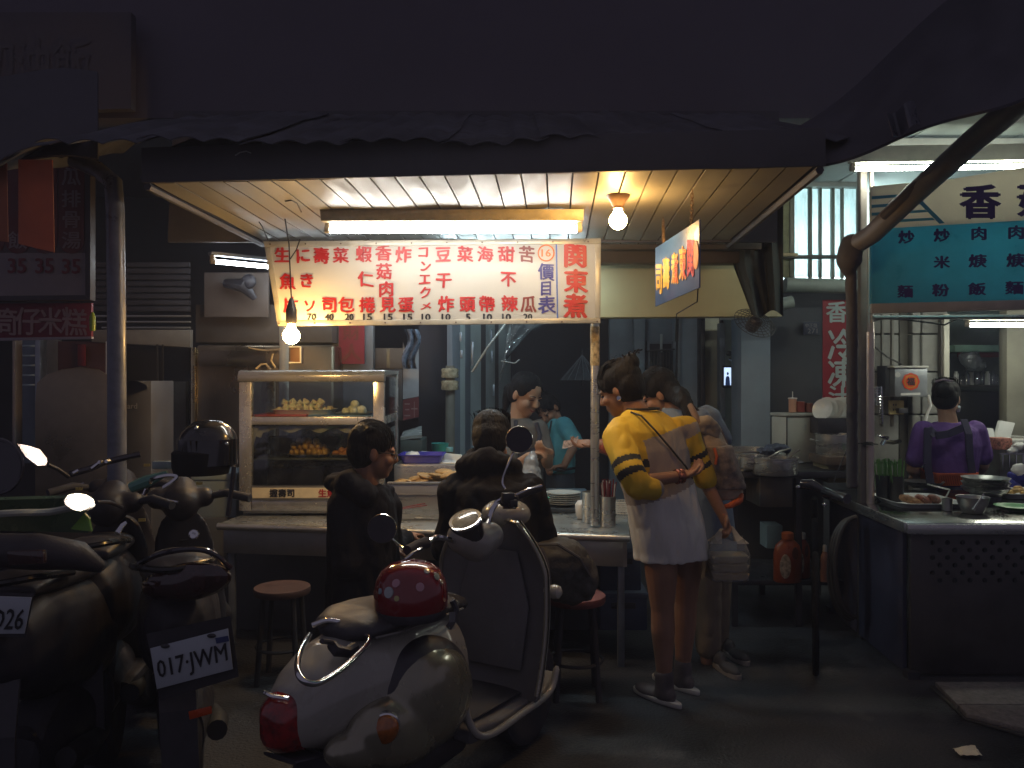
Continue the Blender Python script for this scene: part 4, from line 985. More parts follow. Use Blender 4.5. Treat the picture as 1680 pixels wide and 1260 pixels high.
# blue basket, foam lid, tubs
bs = thing('plastic_basket', 'royal blue plastic basket holding a white bag on the tank ledge', 'basket', P(692, 765, 4.95))
q0, q1 = x_(654, 4.92), x_(726, 4.92)
mb = MB()
def rr(a0, a1, b0, b1, z, n=5, r=.02):
    pts = []
    for cx_, cy_, s in ((a1 - r, b1 - r, 0), (a0 + r, b1 - r, 1), (a0 + r, b0 + r, 2), (a1 - r, b0 + r, 3)):
        for k in range(n + 1): t_ = math.pi / 2 * (s + k / n); pts.append(V((cx_ + r * math.cos(t_), cy_ + r * math.sin(t_), z)))
    return pts
bz = zc0 + .002
mb.loft([rr(q0 + .02, q1 - .02, 4.94, 5.12, bz), rr(q0, q1, 4.92, 5.14, bz + .045), rr(q0 - .006, q1 + .006, 4.914, 5.146, bz + .047), rr(q0 - .006, q1 + .006, 4.914, 5.146, bz + .053), rr(q0 + .004, q1 - .004, 4.924, 5.136, bz + .053), rr(q0 + .022, q1 - .022, 4.945, 5.115, bz + .006)])
mb.build('tub', mat('royal_blue', (.06, .05, .45), .35, var=.1), bs, smooth=True)
mb = MB(); mb.ell(V((x_(676, 5), 5.02, bz + .035)), (.05, .05, .03)); mb2 = remesh(mb, .008, 1, .012, 30)
tag(mb2.build('white_bag', white_pl, smooth=True, org=V((x_(676, 5), 5.02, bz + .01))), 'crumpled small white bag lying in the royal blue basket', 'bag')
fo = thing('foam_tray', 'white shallow foam tray leaning at the right of the royal blue basket', 'tray', P(726, 757, 5.0)); 
mb = MB(); mb.prism([P(692, 754, 5.17), P(760, 758, 5.1), P(757, 746, 5.12), P(691, 740, 5.2)], V((0, .02, .0))); mb.prism([P(692, 754, 5.16), P(760, 758, 5.09), P(755, 762, 4.92), P(700, 760, 4.97)], V((0, 0, .008))); mb.build('tray', white_pl, fo, bevel=.003)
mb = MB(); mb.lathe(P(722, 741, 5.3), [(.035, 0), (.05, .0), (.055, .05), (.057, .055), (.05, .052), (.046, .01)], 20); tag(mb.build('teal_tub', mat('teal_pl', (.05, .38, .36), .35), smooth=True, org=P(722, 741, 5.3)), 'larger teal plastic tub behind the white foam tray', 'tub')
mb = MB(); mb.lathe(P(737, 741, 5.28), [(.02, 0), (.025, .0), (.026, .02), (.024, .028), (.01, .03)], 16); tag(mb.build('small_tub', mat('aqua_pl', (.2, .5, .6), .35), smooth=True, org=P(737, 741, 5.28)), 'small pale blue lidded tub right of the larger teal tub', 'tub')
# box of frozen things at far left of ledge
fb = thing('ice_box', 'low grey glass topped box in the gap between display case and doorway', 'box', P(672, 745, 5.5))
panel('body', 657, 722, 692, 748, 5.5, .35, mat('box_body', (.1, .14, .14), .4), parent=fb); mb = MB(); mb.prism([P(657, 722, 5.5), P(692, 718, 5.5), P(692, 703, 5.9), P(662, 712, 5.9)], V((0, 0, .02))); mb.build('glass_lid', mat('lid_pale', (.35, .4, .4), .2), fb)
# fried tofu slices in the trough
tf = MB(); tf.ell((0, 0, .012), (.055, .03, .012), seg=12, rings=7)
tofum = mat('fried_tofu', (.5, .32, .13), .6, var=.35, scale=25, bump=.5, bscale=70)
sp = []
for i, (px, k) in enumerate([(655, 0), (666, 0), (680, 1), (690, 0), (700, 2), (708, 1), (716, 3), (724, 2), (730, 0), (736, 3), (744, 1), (718, 0), (748, 0), (696, 1), (727, 4)]):
    sp.append((x_(px, 4.72), 4.70 + .03 * (i % 3), zc1 - .015 + .014 * k, random.uniform(-.6, .6)))
scatter(tf.build('fried_tofu', tofum, smooth=True, org=(0, 0, 0)), sp, 'flat golden brown fried tofu slice piled in the steel tank', 'fried tofu', 'fried tofu slices in the tank', 'fried_tofu')

# bowls on the counter
def dish(name, label, c, prof, m, seg=26, cat='bowl', parent=None, par_name=None):
    mb = MB(); mb.lathe(c, prof, seg)
    return tag(mb.build(name, m, smooth=True, org=c), label, cat)
def on_ct(px, py): p = on(px, py, CT); return p + V((0, 0, .002))
c = on_ct(671, 850); bw = dish('rice_bowl', 'small white bowl with dark rim pattern and red chopsticks on top', c, [(.018, 0), (.02, .006), (.034, .02), (.046, .045), (.048, .052), (.045, .05), (.03, .02), (.001, .01)], porcelain)
mb = MB(); mb.lathe(c, [(.0452, .040), (.0468, .044), (.0465, .0445), (.0450, .0405)], 26); mb.build('rim_band', mat('pat', (.12, .1, .16), .3), bw)
for k, (a, b_) in enumerate((((649, 835), (697, 826)), ((652, 836), (700, 829)))):
    mb = MB(); mb.tube([P(a[0], a[1], 4.22), P(b_[0], b_[1], 4.45)], [.0025, .0035], 6); tag(mb.build('chopstick', mat('chop_red', (.3, .04, .03), .4), org=P(a[0], a[1], 4.2)), 'dark red chopstick lying across the small patterned bowl', 'chopstick', 'chopsticks across the small bowl')
dish('sauce_dish', 'small shallow white dish in front of the patterned bowl', on_ct(688, 852), [(.025, 0), (.03, .004), (.043, .014), (.042, .016), (.028, .007), (.001, .005)], porcelain, cat='dish')
dish('plate', 'white plate with food scraps half hidden by the customer in the black jacket', on_ct(722, 844), [(.04, 0), (.045, .004), (.078, .018), (.077, .021), (.045, .008), (.001, .006)], porcelain, cat='plate')
mb = MB()
for k in range(7): mb.ell(on_ct(716 + k * 2, 842 + k % 3) + V((0, 0, .016)), (.008, .005, .003), seg=6, rings=4)
tag(mb.build('food_scraps', mat('scrap', (.1, .06, .03), .6), org=on_ct(720, 843)), 'dark food scraps on the half hidden white plate', 'food', kind='stuff')
# right part of the counter: boards, plates, racks, cans
cb_ = thing('board_stack', 'low wooden board with dark basin behind the steel cans', 'chopping board', on_ct(920, 815))
e0 = 4.85
tb('basin', x_(893, e0), x_(957, e0), e0, e0 + .3, CT + .004, CT + .03, mat('basin_dark', (.05, .06, .07), .3), .005, cb_)
for i in range(6):
    c = V((x_(926, e0), e0 + .12, CT + .034 + i * .012))
    dish('plate', ('white plate lying topmost in' if i == 5 else ('second', 'third', 'fourth', 'fifth', 'lowest')[4 - i] + ' white plate down in') + ' the stack beside the green cup', c, [(.05, 0), (.055, .003), (.105, .014), (.107, .018), (.1, .017), (.05, .007), (.001, .006)], porcelain, cat='plate')['group'] = 'stacked white plates'
gc = on_ct(891, 826) + V((0, .1, 0)); 
dish('green_cup', 'pale green plastic cup standing left of the stacked white plates', V((x_(892, 4.8), 4.8, CT + .004)), [(.022, 0), (.024, .002), (.032, .095), (.034, .1), (.031, .099), (.02, .008)], mat('cup_green', (.1, .45, .3), .35), cat='cup')
rk = thing('wire_tray', 'low wire drying tray on the counter in front of the stacked white plates', 'tray', on_ct(915, 838))
mb = MB(); A = on_ct(892, 838); wd, dp = S(45, 4.5), .22
for k in range(6):
    z = .004 + .01 * k
    mb.tube([A + V((0, 0, z)), A + V((wd, 0, z)), A + V((wd, dp, z)), A + V((0, dp, z)), A + V((0, 0, z))], .002, 4)
for k in range(13): mb.tube([A + V((wd * k / 12, 0, .002)), A + V((wd * k / 12, 0, .055))], .0015, 4)
mb.build('wires', chrome, rk)
tb('liner', A.x + .004, A.x + wd - .004, A.y + .004, A.y + dp, CT + .003, CT + .04, mat('liner_dk', (.09, .1, .1), .5), .003, rk)
tb('cloth', A.x + .0, A.x + wd - .05, A.y + .03, A.y + dp, CT + .042, CT + .055, mat('cloth_green', (.42, .47, .3), .8, var=.2), .004, rk)
def can(label, px, pyb, h, r, d=None):
    c = on_ct(px, pyb); t = thing('steel_can', label, 'can', c)
    mb = MB(); mb.lathe(c, [(r, 0), (r, h), (r + .002, h + .003), (r - .003, h + .003), (r - .004, .01), (.002, .008)], 26); mb.build('can', steel, t, smooth=True); return c, t
c1, _ = can('wider empty steel can standing left of the chopstick can', 969, 857, .165, .046)
c2, _ = can('narrower steel can full of red chopsticks at the right end of the counter', 997, 864, .16, .043)
mb = MB()
for k in range(1): pass
for k in range(24):
    t_ = random.random() * 6.28; r = .03 * random.random() ** .5
    b0 = c2 + V((r * math.cos(t_) * .8, r * math.sin(t_) * .8, .02)); e_ = c2 + V((r * 1.5 * math.cos(t_) + random.uniform(-.012, .012), r * 1.3 * math.sin(t_), .235 + random.uniform(-.01, .02)))
    mm = MB(); mm.tube([b0, e_], [.0022, .0036], 6)
    tag(mm.build('chopstick', mat('chop_dark', (.28, .035, .04), .4) if k % 4 else mat('chop_white', (.6, .55, .5), .5), org=b0), 'red chopstick standing in the narrower steel can' if k % 4 else 'paper wrapped white chopstick standing in the narrower steel can', 'chopstick', 'red chopsticks in the can' if k % 4 else 'white wrapped chopsticks in the can')
mb = MB(); c = on_ct(1019, 846) + V((.02, .05, 0))
for k in range(6): mb.tube([c + V((.05 * (1 + .03 * k) * math.cos(t_), .05 * (1 + .03 * k) * math.sin(t_), .008 + .013 * k)) for t_ in [2 * math.pi * j / 20 for j in range(21)]], .003, 5)
for k in range(18):
    for s in (-1, 1):
        t_ = 2 * math.pi * k / 18; mb.tube([c + V((.05 * math.cos(t_), .05 * math.sin(t_), .004)), c + V((.058 * math.cos(t_ + s * .5), .058 * math.sin(t_ + s * .5), .076))], .002, 4)
tag(mb.build('white_basket', white_pl, org=c), 'small white lattice basket on the counter beside the chopstick can', 'basket')
mb = MB(); c = V((x_(957, 4.62), 4.66, CT + .004)); mb.lathe(c, [(.03, 0), (.04, .02), (.044, .08), (.03, .1), (.01, .105)], 16); tag(mb.build('seasoning_jar', white_pl, smooth=True, org=c), 'white seasoning jar just behind the wider steel can', 'jar')
# blue grey basin
tt = thing('teal_basin', 'shallow blue grey basin at the back edge of the counter below the vendor', 'basin', V((x_(920, 5.15), 5.2, CT)))
tb('basin', x_(893, 5.15), x_(965, 5.15), 5.15, 5.3, CT + .004, CT + .09, mat('basin_bl', (.15, .22, .28), .4), .01, tt)

# round stools
def stool(label, c, r, m, h=.47):
    t = thing('stool', label, 'stool', V((c.x, c.y, 0)))
    mb = MB(); mb.lathe(V((c.x, c.y, h - .035)), [(r * .97, 0), (r, .008), (r, .028), (r * .985, .034), (.002, .035)], 36); mb.build('seat', m, t, smooth=True)
    for k in range(4):
        a = math.pi / 4 + k * math.pi / 2; top = V((c.x + r * .75 * math.cos(a), c.y + r * .75 * math.sin(a), h - .04)); bt = V((c.x + r * 1.0 * math.cos(a), c.y + r * 1.0 * math.sin(a), 0))
        mb = MB(); mb.tube([top, bt], .014, 8); mb.build('leg', rubber, t, smooth=True)
    mb = MB(); mb.tube([V((c.x + r * .9 * math.cos(a), c.y + r * .9 * math.sin(a), .17)) for a in [2 * math.pi * k / 24 for k in range(25)]], .008, 6); mb.build('foot_ring', rubber, t, smooth=True)
stm = mat('stool_top', (.10, .055, .05), .6, var=.35, scale=9, spots=((.1, .05, .04), .58, 7))
stool('empty round stool with worn reddish top left of the boy in the black hoodie', P(463, 962, 4.1), .138, stm, CAMZ - (962 - CY) / F * 4.1)
stool('round stool under the customer in the black jacket with its red edge showing at right', P(945, 982, 3.9), .14, mat('stool_red', (.22, .07, .06), .5, var=.2), CAMZ - (975 - CY) / F * 3.9)
stool('round stool under the boy in the black hoodie', P(592, 1000, 3.62), .14, stm, .46)
# ---------------------------------------------------------------- right stall
RZ = .78
rc = thing('stall_counter', 'dark steel stall counter with perforated front panel at the right edge', 'counter', (2.6, 4.3, 0))
x0, y0, y1, x1 = 1.955, 4.08, 5.3, 4.2
top = [V((x0, y0, RZ)), V((x1, y0, RZ)), V((x1, y1, RZ)), V((x0 + .05, y1, RZ))]
mb = MB(); mb.prism(top, V((0, 0, -.012))); mb.build('countertop', mat('right_top', (.42, .42, .40), .16, metal=1, var=.2, scale=4, rvar=.08), rc, bevel=.003)
mb = MB(); mb.box(((x0 + x1) / 2, y0 - .003, RZ - .03), (x1 - x0, .02, .05)); mb.build('front_rim', steel, rc, bevel=.004)
mb = MB(); mb.prism([V((x0 - .01, y0, RZ + .002)), V((x0 + .04, y1, RZ + .002)), V((x0 + .04, y1, RZ - .05)), V((x0 - .01, y0, RZ - .05))], V((.015, 0, 0))); mb.build('side_rim', steel, rc, bevel=.003)
dkst = mat('dark_steel', (.10, .09, .09), .5, metal=.6, var=.3, scale=3)
# perforated front: near-black discs painted for the shade in its holes
mb = MB(); mb.box(((x0 + x1) / 2 + .02, y0 + .05, .37), (x1 - x0 - .04, .03, .70)); mb.build('front_panel', dkst, rc, bevel=.004)
mb = MB()
for r in range(6):
    for c_ in range(12):
        px = 1530 + c_ * 24.6 + (12 if r % 2 else 0); py = 890 + r * 12.4
        q = P(px, py, y0 + .034); mb.lathe(q, [(.0125, 0), (.0125, -.004), (.0095, -.004), (.0095, .006), (.001, .006)], 12, axis=V((0, -1, 0)))
mb.build('painted_hole', mat('hole_dark', (.012, .012, .014), .7, var=0), rc)
mb = MB(); mb.prism([V((x0 + .02, y0 + .08, .02)), V((x0 + .07, y1 - .05, .02)), V((x0 + .07, y1 - .05, .72)), V((x0 + .02, y0 + .08, .72))], V((.02, 0, 0))); mb.build('side_panel', mat('navy_panel', (.05, .05, .09), .6), rc)
for p in ((x0 + .04, y0 + .03), (x0 + .09, y1 - .04), (x1 - .05, y0 + .03)):
    mb = MB(); mb.box((p[0], p[1], .02), (.06, .06, .04)); mb.build('foot', black_pl, rc)

# posts
rp = thing('stall_post', 'tall dark square post with a shining steel tube at the left of the right stall', 'post', P(1418, 815, 4.9))
dp = 4.75
mb = MB(); q0 = P(1409, 262, dp); q1 = P(1420, 262, dp); mb.box(((q0.x + q1.x) / 2, dp, 1.45), (q1.x - q0.x, .05, 2.9)); mb.build('square_post', mat('post_dark', (.2, .17, .15), .5, metal=.4, var=.2), rp, bevel=.004)
mb = MB(); mb.tube([P(1427, 545, dp - .02), P(1427, 820, dp - .02), V((P(1427, 0, dp).x, dp - .02, 0))], .0245, 16); mb.tube([P(1430, 270, dp), P(1430, 545, dp)], .013, 12); mb.tube([P(1424, 400, dp - .01), P(1424, 545, dp - .01)], .012, 12); mb.build('steel_tube', mat('copper_steel', (.62, .52, .45), .3, metal=.75, var=.06, scale=6, rvar=.03), rp, smooth=True)
mb = MB(); 
for k in range(3): mb.tube([P(1424 + 8.5 * math.cos(t), 727 + k * 2 + 1.5 * math.sin(t), dp - .05 + .03 * math.sin(t)) for t in [2 * math.pi * j / 14 for j in range(15)]], .003, 4)
mb.tube([P(1392, 729, dp - .02), P(1415, 727, dp - .06), P(1440, 729, dp - .03)], .004, 5); mb.tube([P(1393, 730, dp - .02), P(1380, 760, dp), P(1368, 792, dp)], .003, 5); mb.build('tie_wire', wire_m, rp)
# diagonal awning arm
arm = thing('folding_awning_frame', 'thick folded awning arm pipe running diagonally up to the top right corner', 'awning arm', P(1400, 415, 4.2))
armm = mat('arm_paint', (.2, .185, .19), .5, metal=.2, var=.2, scale=6, bump=.15, bscale=30)
mb = MB(); mb.tube([P(1398, 405, 4.25), P(1430, 385, 4.15), P(1500, 318, 3.85), P(1600, 228, 3.4), P(1745, 110, 2.85)], [.048, .049, .05, .05, .05], 18); mb.build('arm', armm, arm, smooth=True)
mb = MB(); mb.tube([P(1450, 355, 3.99), P(1520, 288, 3.71), P(1600, 215, 3.36), P(1740, 100, 2.8)], .02, 8); mb.build('cover_roll', darkcloth, arm, smooth=True)
mb = MB(); mb.chain([P(1398, 402, 4.25), P(1393, 425, 4.25), P(1392, 440, 4.26)], [.06, .066, .04]); mb.tube([P(1396, 440, 4.27), P(1398, 560, 4.3), P(1398, 800, 4.35)], .03, 12)
r_ = remesh(mb, .01, 2, .006, 20); r_.build('elbow', mat('elbow_dark', (.09, .08, .08), .7, var=.3), arm, smooth=True)

# sign
plG = Plane(P(1430, 497, 4.3), P(1680, 492, 4.25), P(1430, 300, 4.3))
gs = thing('shop_sign', 'white and teal shop sign with purple characters at the right edge', 'sign', P(1560, 500, 4.3))
whm = mat('sign_white2', (.72, .68, .58), .4, var=.08, scale=4, transl=.45)
board(plG, [(1430, 376), (1760, 357), (1760, 255), (1680, 274), (1560, 294), (1470, 302), (1430, 306)], .03).build('white_panel', whm, gs)
board(plG, [(1430, 498), (1760, 490), (1760, 357), (1430, 376)], .03, off=.001).build('teal_panel', mat('sign_teal', (.13, .52, .62), .35, var=.12, scale=4, spots=((.03, .3, .45), .6, 3), transl=.5), gs)
board(plG, [(1430, 514), (1760, 506), (1760, 490), (1430, 498)], .035, off=.003).build('lower_frame', mat('frame_pale', (.4, .39, .34), .5), gs, bevel=.002)
tst = mat('teal_stripe', (.05, .33, .42), .4, var=0)
mb = MB()
for k, (xa, xb, y) in enumerate(((1430, 1502, 322), (1430, 1510, 336), (1430, 1518, 349), (1430, 1530, 362))):
    board(plG, [(xa, y), (xb, y - 5), (xb + 4, y - 1), (xa, y + 5)], .001, mb, .0035)
board(plG, [(1493, 318), (1500, 316), (1550, 366), (1541, 367)], .001, mb, .0038)
mb.build('teal_stripes', tst, gs)
pur = mat('purple_print', (.06, .03, .16), .4, var=.1)
lets(gs, pur, plG, [('香', 1608, 331, 62, 54), ('菇', 1702, 327, 62, 54)], bold=.055)
lets(gs, pur, plG, [('炒', 1487, 389, 25, 21), ('炒', 1545, 386, 25, 21), ('肉', 1606, 383, 26, 21), ('肉', 1667, 381, 27, 22), ('米', 1545, 430, 25, 20), ('焿', 1604, 428, 28, 21), ('焿', 1666, 427, 28, 22), ('麵', 1485, 478, 24, 20), ('粉', 1543, 476, 26, 20), ('飯', 1603, 474, 27, 20), ('麵', 1664, 472, 28, 21)], bold=.045)
# horizontal steel rails and wire under sign
mb = MB(); mb.tube([P(1432, 521, 4.5), P(1760, 519, 4.5)], .012, 8); tag(mb.build('hanging_rail', steel, smooth=True, org=P(1440, 521, 4.5)), 'thin steel rail running just below the white and teal shop sign', 'rail')
mb = MB(); mb.tube([P(1433, 527, 4.6), P(1450, 522, 4.6), P(1490, 525, 4.6), P(1530, 530, 4.6), P(1550, 533, 4.6), P(1572, 522, 4.6)], .005, 5); mb.tube([P(1436, 570, 4.7), P(1455, 585, 4.8), P(1478, 597, 5.0)], .005, 5)
tag(mb.build('loose_wire', wire_m, org=P(1500, 527, 4.6)), 'black twisted wire drooping below the white and teal shop sign', 'wire')
# ceiling and lamps
cm = mat('ceiling_grey_green', (.3, .33, .3), .7, var=.25, scale=3, spots=((.15, .17, .15), .58, 3))
rce = thing('right_ceiling', 'stained grey green ceiling sheets of the right stall', 'ceiling', (3, 5, 2.95))
for i in range(5):
    mb = MB(); mb.box((2.1 + .62 * i, 5.35, 2.96), (.61, 2.2, .02)); mb.build('ceiling_sheet', cm, rce)
mb = MB(); mb.box((3.2, 4.9, 2.86), (2.6, .05, .12)); mb.build('beam', concrete, rce)
mb = MB()
for k in range(16): mb.box((2.75 + k * .12, 4.2, 2.98), (.05, .3, .015), )
mb.build('roof_corrugation', mat('bright_tin', (.55, .55, .5), .4), rce)
fluo('fluorescent lamp glowing above the white and teal shop sign behind the awning arm', P(1402, 277, 4.62), P(1745, 272, 4.55), 1, .09, 55.0, (.93, 1.0, .86), 'tube_right', down=.03, hm=mat('housing_white', (.7, .68, .55), .4))
fluo('fluorescent lamp low over the right stall kitchen behind the purple shirt', P(1590, 533, 5.6), P(1860, 532, 5.55), 1, .03, 50.0, (.97, 1.0, .85), 'tube_kitchen', down=.03, hm=mat('housing_white', (.7, .68, .55)))

# back wall of right stall
wl = thing('kitchen_wall', 'concrete kitchen wall with cast panels and pale uprights in the right stall', 'wall', P(1520, 900, 6.4))
W_ = 6.4
cuts_x = [1432, 1476, 1496, 1512, 1556]; cuts_y = [505, 548, 610, 680, 760, 900]
for i in range(4):
    for j in range(5):
        if i == 1: continue
        panel('wall_panel', cuts_x[i] + 1, cuts_y[j] + 1, cuts_x[i + 1] - 1, cuts_y[j + 1] - 1, W_ + random.uniform(-.02, .02), .08, concrete, parent=wl, bevel=.01)
panel('recess', 1476, 505, 1498, 900, W_ + .1, .1, mat('recess_brown', (.14, .13, .11), .8, var=.3), parent=wl)
for a, b_ in ((1447, 1450), (1463, 1467)): panel('conduit', a, 515, b_, 700, W_ - .1, .03, mat('conduit', (.16, .15, .13), .5), parent=wl)
panel('pale_upright', 1549, 515, 1558, 635, W_ - .1, .05, mat('upright_pale', (.62, .6, .5), .5), parent=wl)
panel('dark_edge', 1544, 515, 1549, 640, W_ - .08, .05, mat('edge_dk', (.08, .07, .06), .6), parent=wl)
panel('upper_wall', 1430, 380, 1760, 505, W_ + .12, .1, concrete, parent=wl)
panel('lower_wall', 1558, 780, 1760, 900, W_, .1, concrete, parent=wl)
# serving hatch interior
ih = thing('pantry', 'open pantry recess with shelves of jars behind the purple shirt', 'pantry', P(1610, 780, 7.4))
panel('back_panel', 1558, 500, 1660, 790, 7.9, .05, mat('pantry_back', (.16, .18, .15), .7, var=.3, scale=3), parent=ih)
panel('side_wall', 1652, 500, 1760, 790, 6.3, .1, mat('side_concrete', (.26, .25, .2), .8, var=.25, scale=3), parent=ih)
panel('green_shelf', 1567, 566, 1640, 577, 7.2, .3, mat('shelf_green', (.3, .5, .4), .4), parent=ih)
panel('red_valance', 1575, 578, 1642, 586, 7.3, .05, mat('dull_red', (.2, .04, .04), .6), parent=ih)
panel('jar_shelf', 1560, 632, 1645, 636, 7.2, .35, mat('shelf_dk', (.1, .1, .09), .4), parent=ih)
panel('dark_cupboard', 1565, 642, 1642, 700, 7.1, .4, mat('cup_dark', (.03, .03, .033), .5), parent=ih)
panel('upright', 1644, 545, 1650, 720, 6.9, .05, mat('upright_b', (.15, .17, .2), .5), parent=ih)
jm = glass('jar_glass', (.8, .86, .85), .1, .2, milky=.25)
for i in range(9):
    px = 1568 + i * 8.6 + random.uniform(-1, 1); c = P(px, 632, 7.25 + .1 * (i % 2)); c.z = CAMZ - (632 - CY) / F * 7.2 + .003
    r = .021; h = random.choice((.09, .12, .14))
    mb = MB(); mb.lathe(c, [(r, 0), (r * 1.05, .01), (r, h * .8), (r * .6, h * .9), (r * .65, h)], 12)
    tag(mb.build('storage_jar', jm if i % 3 else white_pl, smooth=True, org=c), 'glass jar standing in the row on the pantry shelf' if i % 3 else 'white jar standing in the row on the pantry shelf', 'jar', 'clear jars on the pantry shelf' if i % 3 else 'white jars on the pantry shelf')
mb = MB(); mb.ell(P(1592, 590, 7.1), (.09, .08, .07)); mb.ell(P(1600, 600, 7.1), (.1, .08, .05)); rm = remesh(mb, .012, 1, .03, 14); tag(rm.build('plastic_bag', glass('bag_clear', (.75, .8, .8), .2, .2, milky=.35, bump=.5, bscale=20), smooth=True, org=P(1592, 605, 7.1)), 'clear plastic bag bulging above the jars on the pantry shelf', 'bag')
# meter box
mbx = thing('meter_box', 'grey metal box with round red lucky sticker on the kitchen wall', 'box', P(1495, 652, 6.2))
bxm = mat('box_metal', (.30, .32, .34), .4, metal=.4, var=.15)
panel('body', 1468, 603, 1522, 651, 6.12, .2, bxm, parent=mbx, bevel=.006); panel('side', 1453, 600, 1467, 650, 6.2, .15, mat('side_dk', (.07, .07, .08), .6), parent=mbx); panel('lid_edge', 1466, 600, 1524, 603.5, 6.1, .22, mat('lid_edge', (.5, .5, .45), .4), parent=mbx)
plM = Plane(P(1468, 650, 6.12), P(1522, 650, 6.12), P(1468, 603, 6.12))
def disc(pl, cx, cy, r, off, m, name, par, n=28, wob=0.0, sq=1.0):
    mb = MB(); board(pl, [(cx + r * (1 + wob * math.cos(8 * t)) * math.cos(t), cy + r * sq * (1 + wob * math.cos(8 * t)) * math.sin(t)) for t in [2 * math.pi * k / n for k in range(n)]], .001, mb, off); return mb.build(name, m, par)
disc(plM, 1494.5, 626, 14, .004, mat('sticker_red', (.65, .06, .02), .4), 'sticker', mbx, wob=.05); disc(plM, 1494.5, 626, 11, .005, mat('sticker_gold', (.6, .25, .03), .4), 'sticker_ring', mbx); disc(plM, 1494.5, 626, 8.5, .006, mat('sticker_red', (.65, .06, .02)), 'sticker_centre', mbx)
mb = MB(); letters(mb, plM, [('福', 1494.5, 626, 12, 12)], off=.007, bold=.04); mb.build('lettering', blk_pt, mbx)
disc(plM, 1473, 615, 4.5, .004, mat('seal', (.5, .5, .48), .4), 'round_seal', mbx); board(plM, [(1478, 649), (1510, 648), (1510, 644), (1478, 645)], .002, off=.005).build('white_slip', white_pl, mbx)
so = thing('wall_socket', 'yellowed double wall socket with black plug under the grey metal box', 'socket', P(1472, 680, 6.25))
panel('plate', 1460, 657, 1483, 680, 6.25, .03, mat('yellowed', (.5, .4, .18), .5, var=.2), parent=so); panel('plug', 1475, 670, 1490, 678, 6.2, .05, black_pl, parent=so)
mb = MB()
for y in (664, 672): mb.box(P(1466, y, 6.248), (.006, .004, .015)); mb.box(P(1470, y, 6.248), (.006, .004, .015))
mb.build('slots', black_pl, so)
mb = MB(); mb.tube([P(1523, 648, 6.1), P(1527, 665, 6.1), P(1521, 680, 6.1), P(1518, 694, 6.1)], .01, 6); tag(mb.build('white_cable', white_pl, smooth=True, org=P(1520, 694, 6.1)), 'white cable hanging from the grey metal box', 'cable')
# tap
tp = thing('tap', 'chrome water tap on the kitchen wall just right of the right stall post', 'tap', P(1460, 730, 5.8))
mb = MB(); mb.tube([P(1476, 724, 5.9), P(1466, 726, 5.8), P(1450, 724, 5.7), P(1447, 730, 5.7)], .015, 8); mb.tube([P(1455, 724, 5.75), P(1454, 716, 5.75)], .012, 8); mb.build('spout', chrome, tp, smooth=True)
mb = MB(); mb.tube([P(1440, 714, 5.7), P(1448, 717, 5.72), P(1457, 718, 5.75)], [.006, .012, .01], 8); mb.build('handle', chrome, tp, smooth=True)
# hanging wire rack
wr = thing('wire_rack', 'narrow hanging wire rack between the right stall post and the grey metal box', 'rack', P(1440, 700, 5.6))
mb = MB()
for k in range(7): mb.tube([P(1432, 637 + k * 4.5, 5.6), P(1446, 636 + k * 4.5, 5.6)], .0035, 4)
for x in (1433, 1439, 1446): mb.tube([P(x, 634, 5.6), P(x, 666, 5.6)], .0035, 4)
for k in range(10): mb.tube([P(1444, 650 + k * 5, 5.55), P(1449, 652 + k * 5, 5.6)], .004, 4)
mb.tube([P(1446, 634, 5.6), P(1448, 695, 5.6)], .005, 5); mb.build('wires', chrome, wr)

# things between wall and post, left of right stall -------------------------------------------------
ck = thing('kitchen_trolley', 'dark cooking trolley carrying pots and a small white refrigerator', 'trolley', P(1300, 1000, 5.0))
zt_ = CAMZ - (772 - CY) / F * 5.0
mb = MB(); A, B = P(1195, 0, 5.0), P(1420, 0, 5.0)
mb.box(((A.x + B.x) / 2, 5.35, zt_ - .02), (B.x - A.x, .8, .04)); mb.build('table_top', mat('trolley_top', (.08, .08, .085), .4, metal=.5, var=.3), ck, bevel=.004)
for x in (A.x + .03, (A.x + B.x) / 2, B.x - .03):
    for y in (4.98, 5.7): mb = MB(); mb.box((x, y, (zt_ - .04) / 2), (.035, .035, zt_ - .04)); mb.build('leg', black_pl, ck)
zs = CAMZ - (951 - CY) / F * 5.0
mb = MB(); mb.box(((A.x + B.x) / 2, 5.3, zs - .02), (B.x - A.x - .05, .6, .03)); mb.build('lower_shelf', mat('shelf_dk2', (.07, .07, .08), .4, metal=.4), ck, bevel=.003)
mb = MB(); mb.box(((A.x + B.x) / 2, 5.62, .55), (B.x - A.x - .05, .02, .75)); mb.build('back_sheet', mat('backsheet', (.03, .03, .035), .7), ck)
panel('burner_box', 1247, 784, 1300, 832, 4.93, .3, mat('burner', (.09, .08, .07), .5, var=.3), parent=ck)
fg = thing('small_refrigerator', 'small white box refrigerator with blue stained side on the cooking trolley', 'refrigerator', P(1300, 738, 5.6))
q = [P(1265, 738, 5.55), P(1290, 735, 5.4), P(1342, 733, 5.45)]
zz = CAMZ - (684 - CY) / F * 5.4; zb_ = zt_ + .002 
mb = MB(); a, b_, c = [V((p.x, p.y, zb_)) for p in q]; d = a + (c - b_); mb.prism([a, b_, c, d], V((0, 0, zz - zb_))); mb.build('body', mat('fridge_white', (.48, .52, .47), .45, var=.12, spots=((.12, .25, .38), .62, 9)), fg, bevel=.01)
mb = MB(); mb.prism([a + V((-.01, 0, zz - zb_ + .003)), b_ + V((0, -.01, zz - zb_ + .003)), c + V((.01, -.01, zz - zb_ + .003)), d + V((0, .01, zz - zb_ + .003))], V((0, 0, .02))); mb.build('lid', mat('fridge_lid', (.4, .42, .38), .4), fg, bevel=.005)
